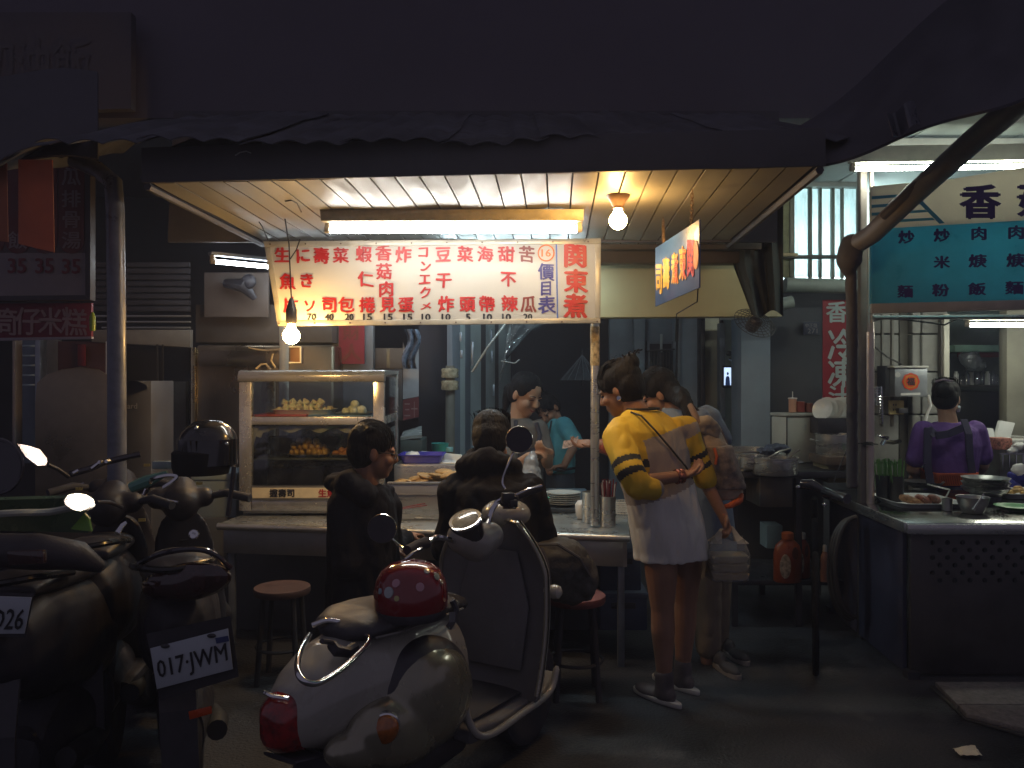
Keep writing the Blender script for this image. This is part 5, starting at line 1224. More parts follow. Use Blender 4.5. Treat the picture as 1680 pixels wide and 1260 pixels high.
mb = MB(); mb.prism([b_ + V((-.002, -.004, 0)), b_ + V((.006, -.004, 0)), b_ + V((.006, -.004, zz - zb_)), b_ + V((-.002, -.004, zz - zb_))], V((0, -.003, 0))); mb.build('seal_line', black_pl, fg)
for (px, w, h, m, lab) in ((1302, .05, .09, (.55, .3, .2), 'orange and white drink cup on top of the small white refrigerator'), (1315, .06, .07, (.2, .04, .03), 'dark red tin on top of the small white refrigerator'), (1329, .05, .06, (.15, .05, .04), 'brown tin at the right on top of the small white refrigerator')):
    c = V((P(px, 0, 5.5).x, 5.52, zz + .025)); mb = MB(); mb.lathe(c, [(w * .4, 0), (w * .5, .002), (w * .52, h), (w * .45, h + .003)], 14)
    o = tag(mb.build('drink_cup' if px == 1302 else 'tin', mat('cupm%d' % px, m, .4), smooth=True, org=c), lab, 'cup' if px == 1302 else 'tin')
    if px == 1302:
        mb = MB(); mb.lathe(c + V((0, 0, h)), [(.03, 0), (.03, .008), (.001, .01)], 14); mb.tube([c + V((0, 0, h)), c + V((.0, 0, h + .05))], .003, 5); mb.build('lid', white_pl, o)
# white plates stacked on their side in a rack
pr_ = thing('plate_rack', 'dark plate rack beside the right stall post', 'rack', P(1375, 710, 5.3))
panel('rack_box', 1342, 686, 1412, 712, 5.3, .3, black_pl, parent=pr_)
for i in range(11):
    px = 1352 + i * 6.6; c = P(px, 671, 5.35); ax = V((-.72 + random.uniform(-.1, .1), -.66 + random.uniform(-.1, .1), .22 + random.uniform(-.08, .08))).normalized(); c.z += random.uniform(-.008, .008)
    mb = MB(); mb.lathe(c, [(.03, 0), (.035, .004), (.068, .02), (.07, .024), (.034, .01), (.001, .008)], 22, axis=ax)
    tag(mb.build('plate', porcelain, smooth=True, org=c), 'white plate standing on edge in the plate rack', 'plate', 'white plates in the plate rack')
def pot(label, px, py0, py1, w, d, rim=True, m=None, lidh=0, name='cooking_pot'):
    c = P(px, py1, d); r = S(w, d) / 2; h = S(py1 - py0, d)
    t = thing(name, label, 'pot', c); mb = MB()
    mb.lathe(c, [(r * .95, 0), (r, .01), (r, h), (r * 1.04, h + .003), (r * 1.04, h + .009), (r * .98, h + .007), (r * .97, .015), (.002, .012)], 32); mb.build('pot_body', m or steel, t, smooth=True)
    for s in (-1, 1): mb = MB(); mb.tube([c + V((s * r, -.03, h * .75)), c + V((s * (r + .03), -.025, h * .78)), c + V((s * (r + .03), .025, h * .78)), c + V((s * r, .03, h * .75))], .005, 6); mb.build('handle', steel, t, smooth=True)
    return t, c, r, h
pot('wide steel pot with pale rim standing behind the right stall post', 1371, 714, 749, 62, 5.2)
pot('steel soup pot with ladles nearest to the backpack customer', 1271, 752, 778, 72, 4.9)
pot('flat steel pan at the left end of the cooking trolley', 1220, 738, 765, 100, 5.25)
pot('small steel pan between the soup pot and the flat pan', 1232, 748, 768, 40, 4.95)
bx3 = thing('paper_carton', 'yellowish paper carton under the wide steel pot beside the post', 'box', P(1375, 792, 5.0)); panel('carton', 1358, 753, 1410, 792, 5.05, .25, mat('carton_y', (.3, .24, .13), .7, var=.2), parent=bx3); panel('flap', 1356, 750, 1412, 764, 5.0, .3, mat('flap_dk', (.14, .1, .07), .7), parent=bx3)
for pts, lab in (([P(1240, 768, 4.9), P(1262, 750, 4.88), P(1278, 741, 4.9), P(1296, 736, 4.95)], 'long dark ladle lying across the steel soup pot'), ([P(1285, 758, 4.85), P(1302, 744, 4.85), P(1312, 738, 4.85)], 'shorter ladle handle leaning on the rim of the soup pot')):
    mb = MB(); mb.tube(pts, .006, 6); mb.ell(pts[0], (.03, .03, .012)); tag(mb.build('ladle', steel_dull, smooth=True, org=pts[0]), lab, 'ladle')
mb = MB(); mb.ell(P(1275, 736, 5.1), (.08, .05, .03)); mb.ell(P(1258, 740, 5.05), (.05, .05, .025)); rm = remesh(mb, .01, 1, .03, 25); tag(rm.build('greens', mat('dk_blue_cloth', (.06, .08, .13), .6, var=.5, scale=20), smooth=True, org=P(1270, 742, 5.1)), 'heap of dark blue rags behind the steel soup pot', 'rags')
# detergent bottles
def bottle(label, px, pyb, w, h, m, capm, d=4.95, name='detergent_bottle', cat='bottle', handle=True):
    c = V((P(px, 0, d).x, d, zs)); t = thing(name, label, cat, c); r = S(w, d) / 2; H_ = S(h, d)
    mb = MB(); mb.eloft([(c + V((0, 0, z * H_)), V((r * k, 0, 0)), V((0, r * .6 * k, 0))) for z, k in ((0, .9), (.03, 1), (.6, 1), (.75, .85), (.85, .5), (.88, .35))], 20); 
    mb.build('bottle', m, t, smooth=True)
    mb = MB(); mb.lathe(c + V((0, 0, .885 * H_)), [(r * .42, 0), (r * .42, .035), (r * .3, .04), (.001, .041)], 14); mb.build('cap', capm, t, smooth=True)
    if handle:
        mb = MB(); mb.eloft([(c + V((r * .35, -r * .61, H_ * .62)), V((r * .22, 0, 0)), V((0, 0, H_ * .13))), (c + V((r * .35, -r * .64, H_ * .62)), V((r * .2, 0, 0)), V((0, 0, H_ * .12)))], 14); mb.build('grip_shade_oval', mat('grip_shade', (.1, .02, .01), .5), t)  # raised dark oval paints the shade of a handle recess
        mb = MB(); mb.eloft([(c + V((-r * .35, -r * .61, H_ * .35)), V((r * .4, 0, 0)), V((0, 0, H_ * .25))), (c + V((-r * .35, -r * .63, H_ * .35)), V((r * .38, 0, 0)), V((0, 0, H_ * .24)))], 14); mb.build('label', mat('lab_pale', (.5, .4, .3), .5, var=.6, scale=40), t)
    return t
om = mat('detergent_orange', (.26, .05, .014), .4, var=.1)
bottle('large orange detergent bottle with printed label on the shelf below the pots', 1292, 951, 46, 80, om, mat('cap_or', (.4, .1, .03), .4))
bottle('narrower orange detergent bottle partly hidden behind the large one', 1316, 951, 26, 72, om, white_pl, d=5.05)
bottle('pale pink detergent bottle near the coiled hose', 1353, 951, 15, 56, mat('pink_det', (.5, .25, .18), .35), white_pl, handle=False)
bottle('thin dark spray bottle standing between the detergent bottles', 1337, 951, 8, 60, black_pl, white_pl, handle=False, d=4.85)
bt_ = thing('blue_tub', 'pale blue plastic tub on the lower shelf left of the orange detergent', 'tub', V((P(1270, 0, 5.1).x, 5.2, zs))); panel('tub', 1258, 862, 1284, 900, 5.3, .15, mat('tub_b', (.2, .3, .34), .5), parent=bt_)
# coiled hose by the post
mb = MB(); 
for k in range(3): mb.tube([P(1405 - 35 * math.sin(t) - k * 5, 930 - 82 * math.cos(t) + k * 2, 4.62 + .03 * k) for t in [math.pi * j / 16 for j in range(17)]], .014, 8)
tag(mb.build('hose', mat('hose_brown', (.09, .07, .055), .5), smooth=True, org=P(1390, 1010, 4.6)), 'coiled dark hose hanging beside the left end of the right counter', 'hose')

# ---------------------------------------------------------------- on the right counter
def onr(px, py): return P(px, py, Z(RZ, py)) + V((0, 0, .002))
for i, (px, py, lab) in enumerate(((1449, 822, 'dark cup of green chopsticks at the left on the right counter'), (1471, 824, 'dark cup of green chopsticks next to the other one on the right counter'))):
    c = onr(px, py); t = thing('chopstick_cup', lab, 'cup', c)
    mb = MB(); mb.lathe(c, [(.035, 0), (.038, .005), (.04, .15), (.037, .15), (.034, .01)], 20); mb.build('cup', mat('cup_dark', (.05, .055, .06), .3, metal=.4), t, smooth=True)
    for k in range(22):
        a = random.random() * 6.28; r = .03 * random.random() ** .5; mm = MB(); b0 = c + V((r * math.cos(a), r * math.sin(a), .012)); e_ = c + V((r * 1.9 * math.cos(a) - .01, r * 1.6 * math.sin(a), .235 + random.uniform(-.01, .02)))
        mm.tube([b0, e_], [.0022, .0036], 5); tag(mm.build('green_chopstick', mat('chop_green', (.12, .3, .08), .45), org=b0), 'green plastic chopstick standing in the dark cups of the right counter', 'chopstick', 'green chopsticks on the right counter')
def rbowl(name, label, px, py, w, h, m, cat='bowl', prof=None, dd=None, zoff=0):
    d = Z(RZ, py); c = onr(px, py) + V((0, 0, zoff)); r = S(w, d) / 2
    mb = MB(); mb.lathe(c, [(q[0] * r, q[1] * h) for q in (prof or [(.55, 0), (.6, .02), (.9, .6), (1, 1), (1.02, 1.02), (.97, 1.0), (.85, .6), (.5, .08), (.01, .06)])], 32)
    return tag(mb.build(name, m, smooth=True, org=c), label, cat), c, r
rbowl('steel_bowl', 'dark steel mixing bowl with a spoon near the front edge of the right counter', 1596, 842, 50, .085, steel_dull)
mb = MB(); mb.tube([P(1597, 836, 4.1), P(1606, 822, 4.08), P(1614, 810, 4.08)], [.008, .004, .004], 6); tag(mb.build('spoon', steel, smooth=True, org=P(1597, 836, 4.1)), 'steel spoon standing in the dark mixing bowl', 'spoon')
rbowl('steel_cup', 'small square looking steel cup in front of the food tray', 1554, 838, 16, .065, steel_dull, 'cup', [(.95, 0), (1, .02), (1, 1), (.9, 1), (.9, .05), (.01, .04)])
for i in range(3): rbowl('steel_bowl', ['lowest', 'middle', 'topmost'][i] + ' of the three wide steel bowls stacked on the right counter', 1617, 822, 72, .05, steel, zoff=.03 + .028 * i)
mb = MB(); c = onr(1617, 822); mb.lathe(c, [(.08, 0), (.08, .03), (.01, .03)], 20); tag(mb.build('bowl_stand', black_pl, org=c), 'low dark stand under the three stacked steel bowls', 'stand')
rbowl('green_plate', 'green plastic plate with food at the right edge of the right counter', 1668, 838, 66, .025, mat('plate_green', (.08, .35, .1), .35), 'plate')
# long white tray with meat
t, cx, cy, a, b_, zf = tray('serving_tray', 'long white tray with sliced meat behind the small steel cup', 1478, 1592, 820, 4.5, .42, white_pl, .025, base=RZ + .003)
for i, (dx, dy, rz, m, lab) in enumerate(((.0, .0, .5, (.3, .1, .05), 'reddish brown slab of meat in the long white tray'), (-.08, -.02, -.3, (.4, .2, .08), 'golden brown meat piece at the left of the long white tray'), (.07, .02, .9, (.25, .1, .06), 'dark brown meat slice at the right of the long white tray'))):
    mb = MB(); mb.ell((0, 0, 0), (.07, .035, .025), R=Matrix.Rotation(rz, 3, 'Z') @ Matrix.Rotation(.3, 3, 'Y'), seg=14, rings=8); rr_ = remesh(mb, .007, 1, .01, 30)
    tag(rr_.build('meat_slice', mat('meat%d' % i, m, .35, var=.4, scale=40), smooth=True, org=(0, 0, 0)), lab, 'meat').location = (cx + dx, cy - .08 + dy, zf + .028)
mb = MB(); mb.tube([V((cx + .1, cy - .12, zf + .04)), V((cx + .2, cy + .02, zf + .07)), V((cx + .12, cy + .12, zf + .09))], [.006, .005, .004], 6); tag(mb.build('tongs', steel, org=V((cx + .1, cy - .12, zf + .03))), 'steel tongs resting on the long white tray', 'tongs')
# steel basin, orange basket
rbowl('steel_basin', 'shallow steel basin left of the orange basket on the right counter', 1515, 800, 62, .04, steel, 'basin')
ob = thing('plastic_basket', 'bright orange ribbed plastic basket on the right counter', 'basket', onr(1565, 798))
c = onr(1568, 800); wq, dq = S(66, c.y) / 2, .12
mb = MB(); mb.loft([rr(c.x - wq + .02, c.x + wq - .02, c.y, c.y + 2 * dq, c.z + .01), rr(c.x - wq, c.x + wq, c.y - .02, c.y + 2 * dq + .02, c.z + .085), rr(c.x - wq - .01, c.x + wq + .01, c.y - .03, c.y + 2 * dq + .03, c.z + .088), rr(c.x - wq - .01, c.x + wq + .01, c.y - .03, c.y + 2 * dq + .03, c.z + .097), rr(c.x - wq + .003, c.x + wq - .003, c.y - .017, c.y + 2 * dq + .017, c.z + .09), rr(c.x - wq + .023, c.x + wq - .023, c.y + .003, c.y + 2 * dq, c.z + .02)])
mb.build('tub', mat('basket_orange', (.9, .24, .1), .4, transl=.4), ob, smooth=True)
mb = MB()
for k in range(20): x = c.x - wq + .02 + (2 * wq - .04) * k / 19; mb.tube([V((x, c.y - .002, c.z + .015)), V((x, c.y - .02, c.z + .08))], .003, 4)
mb.build('ribs', mat('basket_orange2', (.55, .11, .04), .4), ob)
# square white tray at right with golden food
t, cx, cy, a, b_, zf = tray('serving_tray', 'white tray of golden fried food at the far right of the counter', 1648, 1760, 800, 4.85, .3, white_pl, .03, base=RZ + .003)
mb = MB(); 
for k in range(26): mb.ell(V((cx + random.uniform(-.15, .15), cy + random.uniform(-.1, .08), zf + .02 + random.random() * .02)), (.03, .02, .014), seg=8, rings=6)
tag(mb.build('fried_food', rollm, smooth=True, org=V((cx, cy, zf))), 'heap of golden fried food in the far right tray', 'fried food', kind='stuff')
# dark herbs
mb = MB(); c = onr(1640, 846)
for k in range(60):
    p = c + V((random.gauss(0, .035), random.gauss(0, .02), random.random() * .02)); q = p + V((random.uniform(-.02, .02), random.uniform(-.015, .015), random.uniform(-.004, .01))); mb.tube([p, (p + q) / 2 + V((0, 0, .006)), q], .0016, 4)
tag(mb.build('tea_leaves', mat('herb', (.03, .022, .018), .7), org=c), 'small heap of dark dried strands near the front edge of the right counter', 'dried food', kind='stuff')
# white foam clam boxes and red patterned box behind
zf2 = CAMZ - (722 - CY) / F * 5.9
tbl = thing('back_table', 'white topped side table with steel hooks behind the right counter', 'table', P(1650, 900, 5.9))
panel('table_top', 1600, 722, 1760, 728, 5.7, .5, porcelain, parent=tbl); panel('front', 1640, 730, 1760, 840, 5.75, .4, mat('table_front', (.3, .3, .26), .6, var=.3), parent=tbl)
for k in range(5): panel('rail_hook', 1645 + k * 11, 745, 1646.5 + k * 11, 775, 5.7, .02, chrome, parent=tbl)
panel('rail', 1640, 744, 1760, 746, 5.69, .02, chrome, parent=tbl)
for pts, lab in (([(1614, 720), (1634, 721), (1630, 703), (1612, 702)], 'left white foam lunch box leaning open on the side table'), ([(1633, 721), (1658, 719), (1666, 694), (1642, 690)], 'taller white foam lunch box standing open behind the red patterned box')):
    mb = MB(); mb.prism([P(x, y, 5.9) for x, y in pts], V((0, .04, 0))); mb.prism([P(pts[0][0], pts[0][1], 5.9), P(pts[1][0], pts[1][1], 5.9), P(pts[1][0], pts[1][1] + 1, 5.72), P(pts[0][0], pts[0][1] + 1, 5.72)], V((0, 0, .01)))
    tag(mb.build('foam_box', mat('foam_white', (.8, .8, .76), .7, var=.04), bevel=.006, org=P(pts[0][0], pts[0][1], 5.9)), lab, 'box')
rbx = thing('patterned_box', 'small pink and red patterned box on the side table', 'box', P(1650, 738, 5.6)); panel('box', 1636, 719, 1661, 738, 5.55, .12, mat('pat_pink', (.6, .25, .18), .6, var=.9, scale=70), parent=rbx)
mb = MB(); mb.ell(P(1672, 732, 5.5), (.05, .04, .025)); mb.ell(P(1660, 740, 5.5), (.04, .03, .02)); rm = remesh(mb, .01, 1, .015, 40); tag(rm.build('white_cloth', white_pl, smooth=True, org=P(1668, 742, 5.5)), 'crumpled white cloth beside the patterned box at the right edge', 'cloth')
mb = MB(); mb.ell(P(1675, 785, 5.3), (.08, .05, .07)); mb.ell(P(1655, 800, 5.2), (.08, .05, .05)); rm = remesh(mb, .012, 1, .02, 22); tag(rm.build('blue_apron', mat('royal_cloth', (.03, .03, .25), .8, var=.3), smooth=True, org=P(1665, 815, 5.2)), 'royal blue cloth bundle behind the steel bowls at the right edge', 'cloth')
mb = MB(); mb.ell(P(1672, 770, 5.2), (.05, .03, .04)); rm = remesh(mb, .01, 1, .01, 30); tag(rm.build('glove_bag', white_pl, smooth=True, org=P(1672, 785, 5.2)), 'small white bag hanging on the side table rail at the right edge', 'bag')
# ---------------------------------------------------------------- people
skin = mat('skin', (.33, .175, .11), .5, spec=.3, var=.12, scale=9, sub=.15)
skin2 = mat('skin_pale', (.52, .31, .2), .5, spec=.3, var=.1, scale=9, sub=.15)
hairm = mat('black_hair', (.006, .005, .006), .65, spec=.25, var=.3, scale=8, bump=.6, bscale=90, stretch=(1, 1, .25))
eyem = mat('eye_dark', (.02, .015, .015), .2, var=0)
def rotm(f, u=V((0, 0, 1))):
    f = f.normalized(); r = f.cross(u).normalized(); u2 = r.cross(f); return Matrix((f, r, u2)).transposed()   # columns: forward, right, up
def head(mb, c, f, s=1.0, up=V((0, 0, 1)), neck_to=None, ears=True, smile=False):
    R = rotm(V(f), V(up)); q = lambda a, b, z: V(c) + R @ V((a * s, b * s, z * s))
    E = lambda a, b, z, rx, ry, rz: mb.ell(q(a, b, z), (rx * s, ry * s, rz * s), R=R, seg=18, rings=12)
    E(-.005, 0, .03, .098, .076, .098); E(.028, 0, -.04, .064, .063, .075); E(.055, 0, -.09, .03, .034, .025)
    mb.cap(q(.088, 0, .012), q(.106, 0, -.025), .010 * s, .015 * s); E(.103, 0, -.03, .014, .017, .011)
    E(.084, 0, -.058, .014, .024, .007); E(.083, 0, -.07, .013, .02, .008)
    for b in (-1, 1):
        E(.075, b * .032, .018, .02, .024, .008); E(.064, b * .045, -.03, .026, .022, .024)
        if ears: E(-.008, b * .077, -.008, .02, .009, .032)
    mb.cap(q(-.02, 0, -.05), V(neck_to) if neck_to is not None else q(-.05, 0, -.19), .053 * s, .06 * s)
    return R, q
def hair(R, q, s, c, extra=None, vox=.006, fold=.004, parent=None, name='hair', m=None):
    mb = MB()
    E = lambda a, b, z, rx, ry, rz: mb.ell(q(a, b, z), (rx * s, ry * s, rz * s), R=R, seg=18, rings=12)
    E(-.018, 0, .052, .102, .087, .086); E(-.045, 0, .005, .074, .085, .09)
    for b in (-1, 1): E(.012, b * .066, .045, .045, .02, .05)
    if extra: extra(mb, E, q)
    return remesh(mb, vox, 2, fold, 40, (1, 1, .4)).build(name, m or hairm, parent, smooth=True)
def strands(R, q, s, parent, n=70, seed=1):
    rd = random.Random(seed); mb = MB()
    for k in range(n):
        a0 = rd.uniform(-1.1, 1.1); a1 = a0 + rd.uniform(-.25, .25); pts = []; r_ = rd.uniform(1.0, 1.06)
        for j in range(7):
            t = rd.uniform(-.01, .01) + j / 6 * rd.uniform(.9, 1.0); ph = -.35 + t * 2.5; aa = a0 + (a1 - a0) * t
            pts.append(q(-.018 + .105 * math.cos(ph) * math.cos(aa) * r_, .092 * math.sin(aa) * r_, .045 + .098 * math.sin(ph) * math.cos(aa) ** .3 * r_))
        mb.tube(pts, [.0008] + [.0016] * 5 + [.0006], 4)
    for k in range(n // 4):
        b0 = q(rd.uniform(-.1, .05), rd.uniform(-.08, .08), rd.uniform(.06, .14)); d = V((rd.uniform(-1, 1), rd.uniform(-1, 1), rd.uniform(.2, 1))) * .03
        mb.tube([b0, b0 + d * .6 + V((0, 0, .006)), b0 + d], [.001, .0009, .0005], 4)
    o = mb.build('loose_strands', hairm, parent, fix=False); o['kind'] = 'stuff'
def eyes(R, q, s, parent, glasses=False):
    strands(R, q, s, parent, seed=int(abs(q(0, 0, 0).x) * 1000))
    for b in (-1, 1):
        mb = MB(); mb.ell(q(.082, b * .031, -.001), (.009 * s, .013 * s, .006 * s), R=R, seg=10, rings=6); mb.build('eye', eyem, parent, smooth=True)
        mb = MB(); mb.tube([q(.089, b * .016, .018), q(.09, b * .032, .023), q(.08, b * .048, .018)], .003 * s, 5); mb.build('eyebrow', hairm, parent)
def hand(mb, wrist, dirv, palm_n, s=1.0, curl=.5, thumb=1):
    """palm plus five separate fingers; dirv = pointing direction, palm_n = palm normal (fingers curl to it)"""
    d = V(dirv).normalized(); n = (V(palm_n) - d * V(palm_n).dot(d)).normalized(); r = d.cross(n)
    w = V(wrist)
    R = Matrix((d, r, n)).transposed()
    mb.ell(w + d * .045 * s, (.05 * s, .04 * s, .015 * s), R=R, seg=12, rings=8)
    mb.cap(w - d * .01, w + d * .03 * s, .024 * s, .024 * s)
    for i, (off, L_) in enumerate(((-.032, .068), (-.011, .078), (.011, .074), (.031, .058))):
        p = w + d * .082 * s + r * off * s; a = 0; r0 = .0085 * s
        dd = d.copy(); pts = [w + d * .05 * s + r * off * .9 * s, p]
        for k, fr in enumerate((.45, .3, .25)):
            a += curl * (.7 if k == 0 else 1.0); dd = (d * math.cos(a) + n * math.sin(a)); pts.append(pts[-1] + dd * L_ * fr * s)
        mb.chain(pts, [r0 * 1.1, r0 * 1.1, r0, r0 * .95, r0 * .85], 8)
    t0 = w + d * .02 * s - r * .03 * s * thumb; t1 = t0 + (d * .6 - r * .55 * thumb + n * .45).normalized() * .04 * s; t2 = t1 + (d * .85 + n * .45 + r * .1 * thumb).normalized() * .032 * s
    mb.chain([t0, t1, t2], [.012 * s, .0105 * s, .009 * s], 8)
def person(label, bodymb, org, m=None, vox=.0065, sm=2):
    o = remesh(bodymb, vox, sm).build('person', m or skin, smooth=True, org=org)
    return tag(o, label, 'person')
def shoe(mb, heel, d, s=1.0, h=.07):
    d = V(d).normalized(); heel = V(heel); r = d.cross(V((0, 0, 1)))
    mb.ell(heel + d * .03 * s + V((0, 0, h * .6)), (.045 * s, .036 * s, h * .62), R=Matrix((d, r, V((0, 0, 1)))).transposed())
    mb.ell(heel + d * .14 * s + V((0, 0, h * .38)), (.095 * s, .042 * s, h * .42), R=Matrix((d, r, V((0, 0, 1)))).transposed())
def sole(mb, heel, d, s=1.0):
    d = V(d).normalized(); heel = V(heel); r = d.cross(V((0, 0, 1)))
    pts = [heel + d * (.095 + .15 * math.cos(t)) * s + r * (.04 + .006 * math.cos(t)) * math.sin(t) * s for t in [2 * math.pi * k / 24 for k in range(24)]]
    mb.prism([p + V((0, 0, .002)) for p in pts], V((0, 0, .022)))

# ======== woman in the yellow baseball shirt
Fb = V((-.60, .80, 0)); Rb = V((.80, .60, 0))
def ringpx(pl, pr, py, d, dep, tilt=0):
    """an elliptical body section seen between columns pl and pr at row py"""
    c = P((pl + pr) / 2, py, d); hw = S(pr - pl, d) / 2 / .86
    return (c, Rb * hw + V((0, 0, tilt)), Fb * dep)
bm = MB()
hc = P(1017, 640, 3.93); fdir = V((-.86, .42, -.42))
R1, q1 = head(bm, hc, fdir, 1.0, up=V((-.25, .15, 1)), neck_to=P(1052, 688, 3.88))
Ls, Le, Lw = P(1012, 718, 3.74), P(1042, 792, 3.61), P(1118, 781, 3.70)
Rs, Re, Rw = P(1122, 706, 3.96), P(1160, 795, 3.98), P(1186, 846, 3.93)
bm.eloft([ringpx(1020, 1100, 700, 3.87, .08), ringpx(1015, 1120, 740, 3.85, .10), ringpx(1035, 1140, 800, 3.85, .095), ringpx(1045, 1148, 870, 3.86, .12), ringpx(1050, 1155, 910, 3.87, .11)])
for a, b_, c in ((Ls, Le, Lw), (Rs, Re, Rw)): bm.chain([a, b_, c], [.048, .034, .026])
hand(bm, Lw, Lw - Le + V((0, 0.05, .03)), V((-.3, -.2, 1)), .95, .5, -1)
hand(bm, Rw, P(1194, 868, 3.9) - Rw, V((-1, -.2, -.1)), .95, 1.1, 1)
hips = [(P(1083, 890, 3.80), P(1087, 1000, 3.80), P(1090, 1118, 3.80)), (P(1127, 885, 3.98), P(1125, 990, 3.96), P(1120, 1100, 3.96))]
for h_, k_, a_ in hips:
    bm.chain([h_, h_.lerp(k_, .5), k_, k_.lerp(a_, .3), k_.lerp(a_, .7), a_], [.083, .074, .054, .056, .042, .034]); bm.cap(a_, a_ + V((0, .02, -.05)), .034, .032)
w1 = person('woman in a yellow baseball shirt leaning over the counter, one arm behind her back', bm, V((P(1100, 0, 3.88).x, 3.88, 0)))
def bun(mb, E, q):
    E(-.10, 0, .10, .04, .042, .04); E(-.07, 0, .08, .05, .05, .05)
    for k in range(9):
        a = k * .7; mb.tube([q(-.1, 0, .11), q(-.1 + .05 * math.cos(a), .05 * math.sin(a), .14), q(-.11 + .07 * math.cos(a), .07 * math.sin(a), .135)], .006, 5)
hair(R1, q1, 1.1, hc, bun, parent=w1); eyes(R1, q1, 1.0, w1)
mb = MB(); mb.lathe(q1(-.008, -.088, -.045), [(.010, -.002), (.012, 0), (.010, .002)], 12, axis=R1 @ V((0, 1, 0))); mb.build('earring', chrome, w1)
# shirt in one piece, its bands are the dyed cloth
sb = MB()
rings = [ringpx(1028, 1082, 672, 3.89, .055, .0), ringpx(1008, 1108, 688, 3.88, .085), ringpx(992, 1128, 706, 3.87, .115), ringpx(996, 1138, 735, 3.86, .125), ringpx(1012, 1140, 780, 3.85, .125), ringpx(1024, 1148, 820, 3.85, .13), ringpx(1034, 1155, 860, 3.86, .145), ringpx(1041, 1161, 900, 3.87, .15), ringpx(1042, 1164, 914, 3.87, .15)]
sb.eloft(rings, 28)
sb.chain([P(1016, 706, 3.78), Ls, P(1034, 772, 3.62), P(1048, 796, 3.61)], [.062, .07, .068, .062])
sb.chain([P(1048, 798, 3.61), P(1070, 802, 3.64)], [.062, .052])
sb.chain([P(1112, 704, 3.94), Rs, P(1150, 765, 3.975), P(1158, 785, 3.98)], [.06, .066, .056, .055])
sh = remesh(sb, .0075, 3, .016, 9, (1, 1, .3))
yel_ = mat('jersey_yellow', (.72, .47, .03), .75, var=.08, scale=8, bump=.35, bscale=16, stretch=(1, 1, .4)); gry = mat('jersey_grey', (.40, .34, .29), .8, var=.12, scale=8, bump=.8, bscale=18, stretch=(1, 1, .4)); wht = mat('jersey_white', (.72, .70, .64), .8, var=.12, scale=6, bump=.8, bscale=16, stretch=(1, 1, .35)); blkj = mat('jersey_black', (.02, .02, .022), .7)
def topx(p): return CX + F * p.x / p.y, CY - F * (p.z - CAMZ) / p.y
up1 = (P(1048, 690, 3.87) - P(1098, 880, 3.87)).normalized()
c0 = P(1098, 880, 3.87)
for i, f in enumerate(sh.f):
    p = sum((sh.v[k] for k in f), V((0, 0, 0))) / len(f)
    # how far along each sleeve / down the body, measured on the figure itself
    lA = (p - Ls).dot((Le - Ls).normalized()); dA = ((p - Ls) - (Le - Ls).normalized() * lA).length
    e2 = (P(1066, 797, 3.61) - P(1040, 790, 3.61)); 
    rA = (p - Rs).dot((Re - Rs).normalized()); dR = ((p - Rs) - (Re - Rs).normalized() * rA).length
    t = (p - c0).dot(up1)
    lat = (p - c0).dot(Rb)
    if dA < .105 and lA > -.02 and lat < -.06 and lA < .34 and (p - Fb * 0).dot(-Fb) > -10 and p.y < 3.74:
        s_ = lA
        sh.m[i] = 3 if (.135 < s_ < .165 or .195 < s_ < .225) else 0
    elif dR < .085 and rA > .03 and lat > .075:
        sh.m[i] = 3 if (.12 < rA < .147 or .175 < rA < .20) else 0
    elif t > .485: sh.m[i] = 0
    elif t > .21: sh.m[i] = 1
    else: sh.m[i] = 2
sh.build('baseball_shirt', [yel_, gry, wht, blkj], w1, smooth=True)
mb = MB(); cc = rings[0]; 
mb.tube([cc[0] + V((0, 0, .004)) + cc[1] * 1.0 * math.cos(t) + cc[2] * 1.0 * math.sin(t) for t in [2 * math.pi * k / 24 for k in range(25)]], .006, 6); mb.build('collar_trim', blkj, w1)
mb = MB(); mb.tube([P(1035, 676, 3.80), P(1052, 682, 3.76), P(1075, 706, 3.735), P(1100, 735, 3.745), P(1125, 765, 3.80), P(1136, 785, 3.86)], .0045, 6); mb.build('bag_strap', wire_m, w1)
mb = MB(); ax = (Lw - Le).normalized(); mb.lathe(Lw - ax * .008, [(.031, 0), (.034, .004), (.034, .012), (.03, .016)], 18, axis=ax); mb.lathe(Lw - ax * .03, [(.032, 0), (.035, .004), (.034, .012), (.031, .014)], 18, axis=ax); mb.ell(Lw + V((.0, -.034, .0)), (.016, .008, .016)); mb.build('bracelet_watch', mat('watch', (.35, .12, .08), .2, metal=.6, var=.9, scale=60), w1)
shm = mat('shoe_grey', (.11, .09, .09), .7, var=.3, scale=20); solm = mat('shoe_sole', (.5, .48, .45), .6)
for h_, k_, a_ in hips:
    heel = V((a_.x, a_.y, 0)) - Fb * .05; mb = MB(); shoe(mb, heel, Fb); mb.cap(a_ + V((0, 0, .03)), a_ + V((0, 0, -.05)), .044, .045); remesh(mb, .008, 1).build('shoe', shm, w1, smooth=True)
    mb = MB(); sole(mb, heel, Fb); mb.build('sole', solm, w1, bevel=.004)
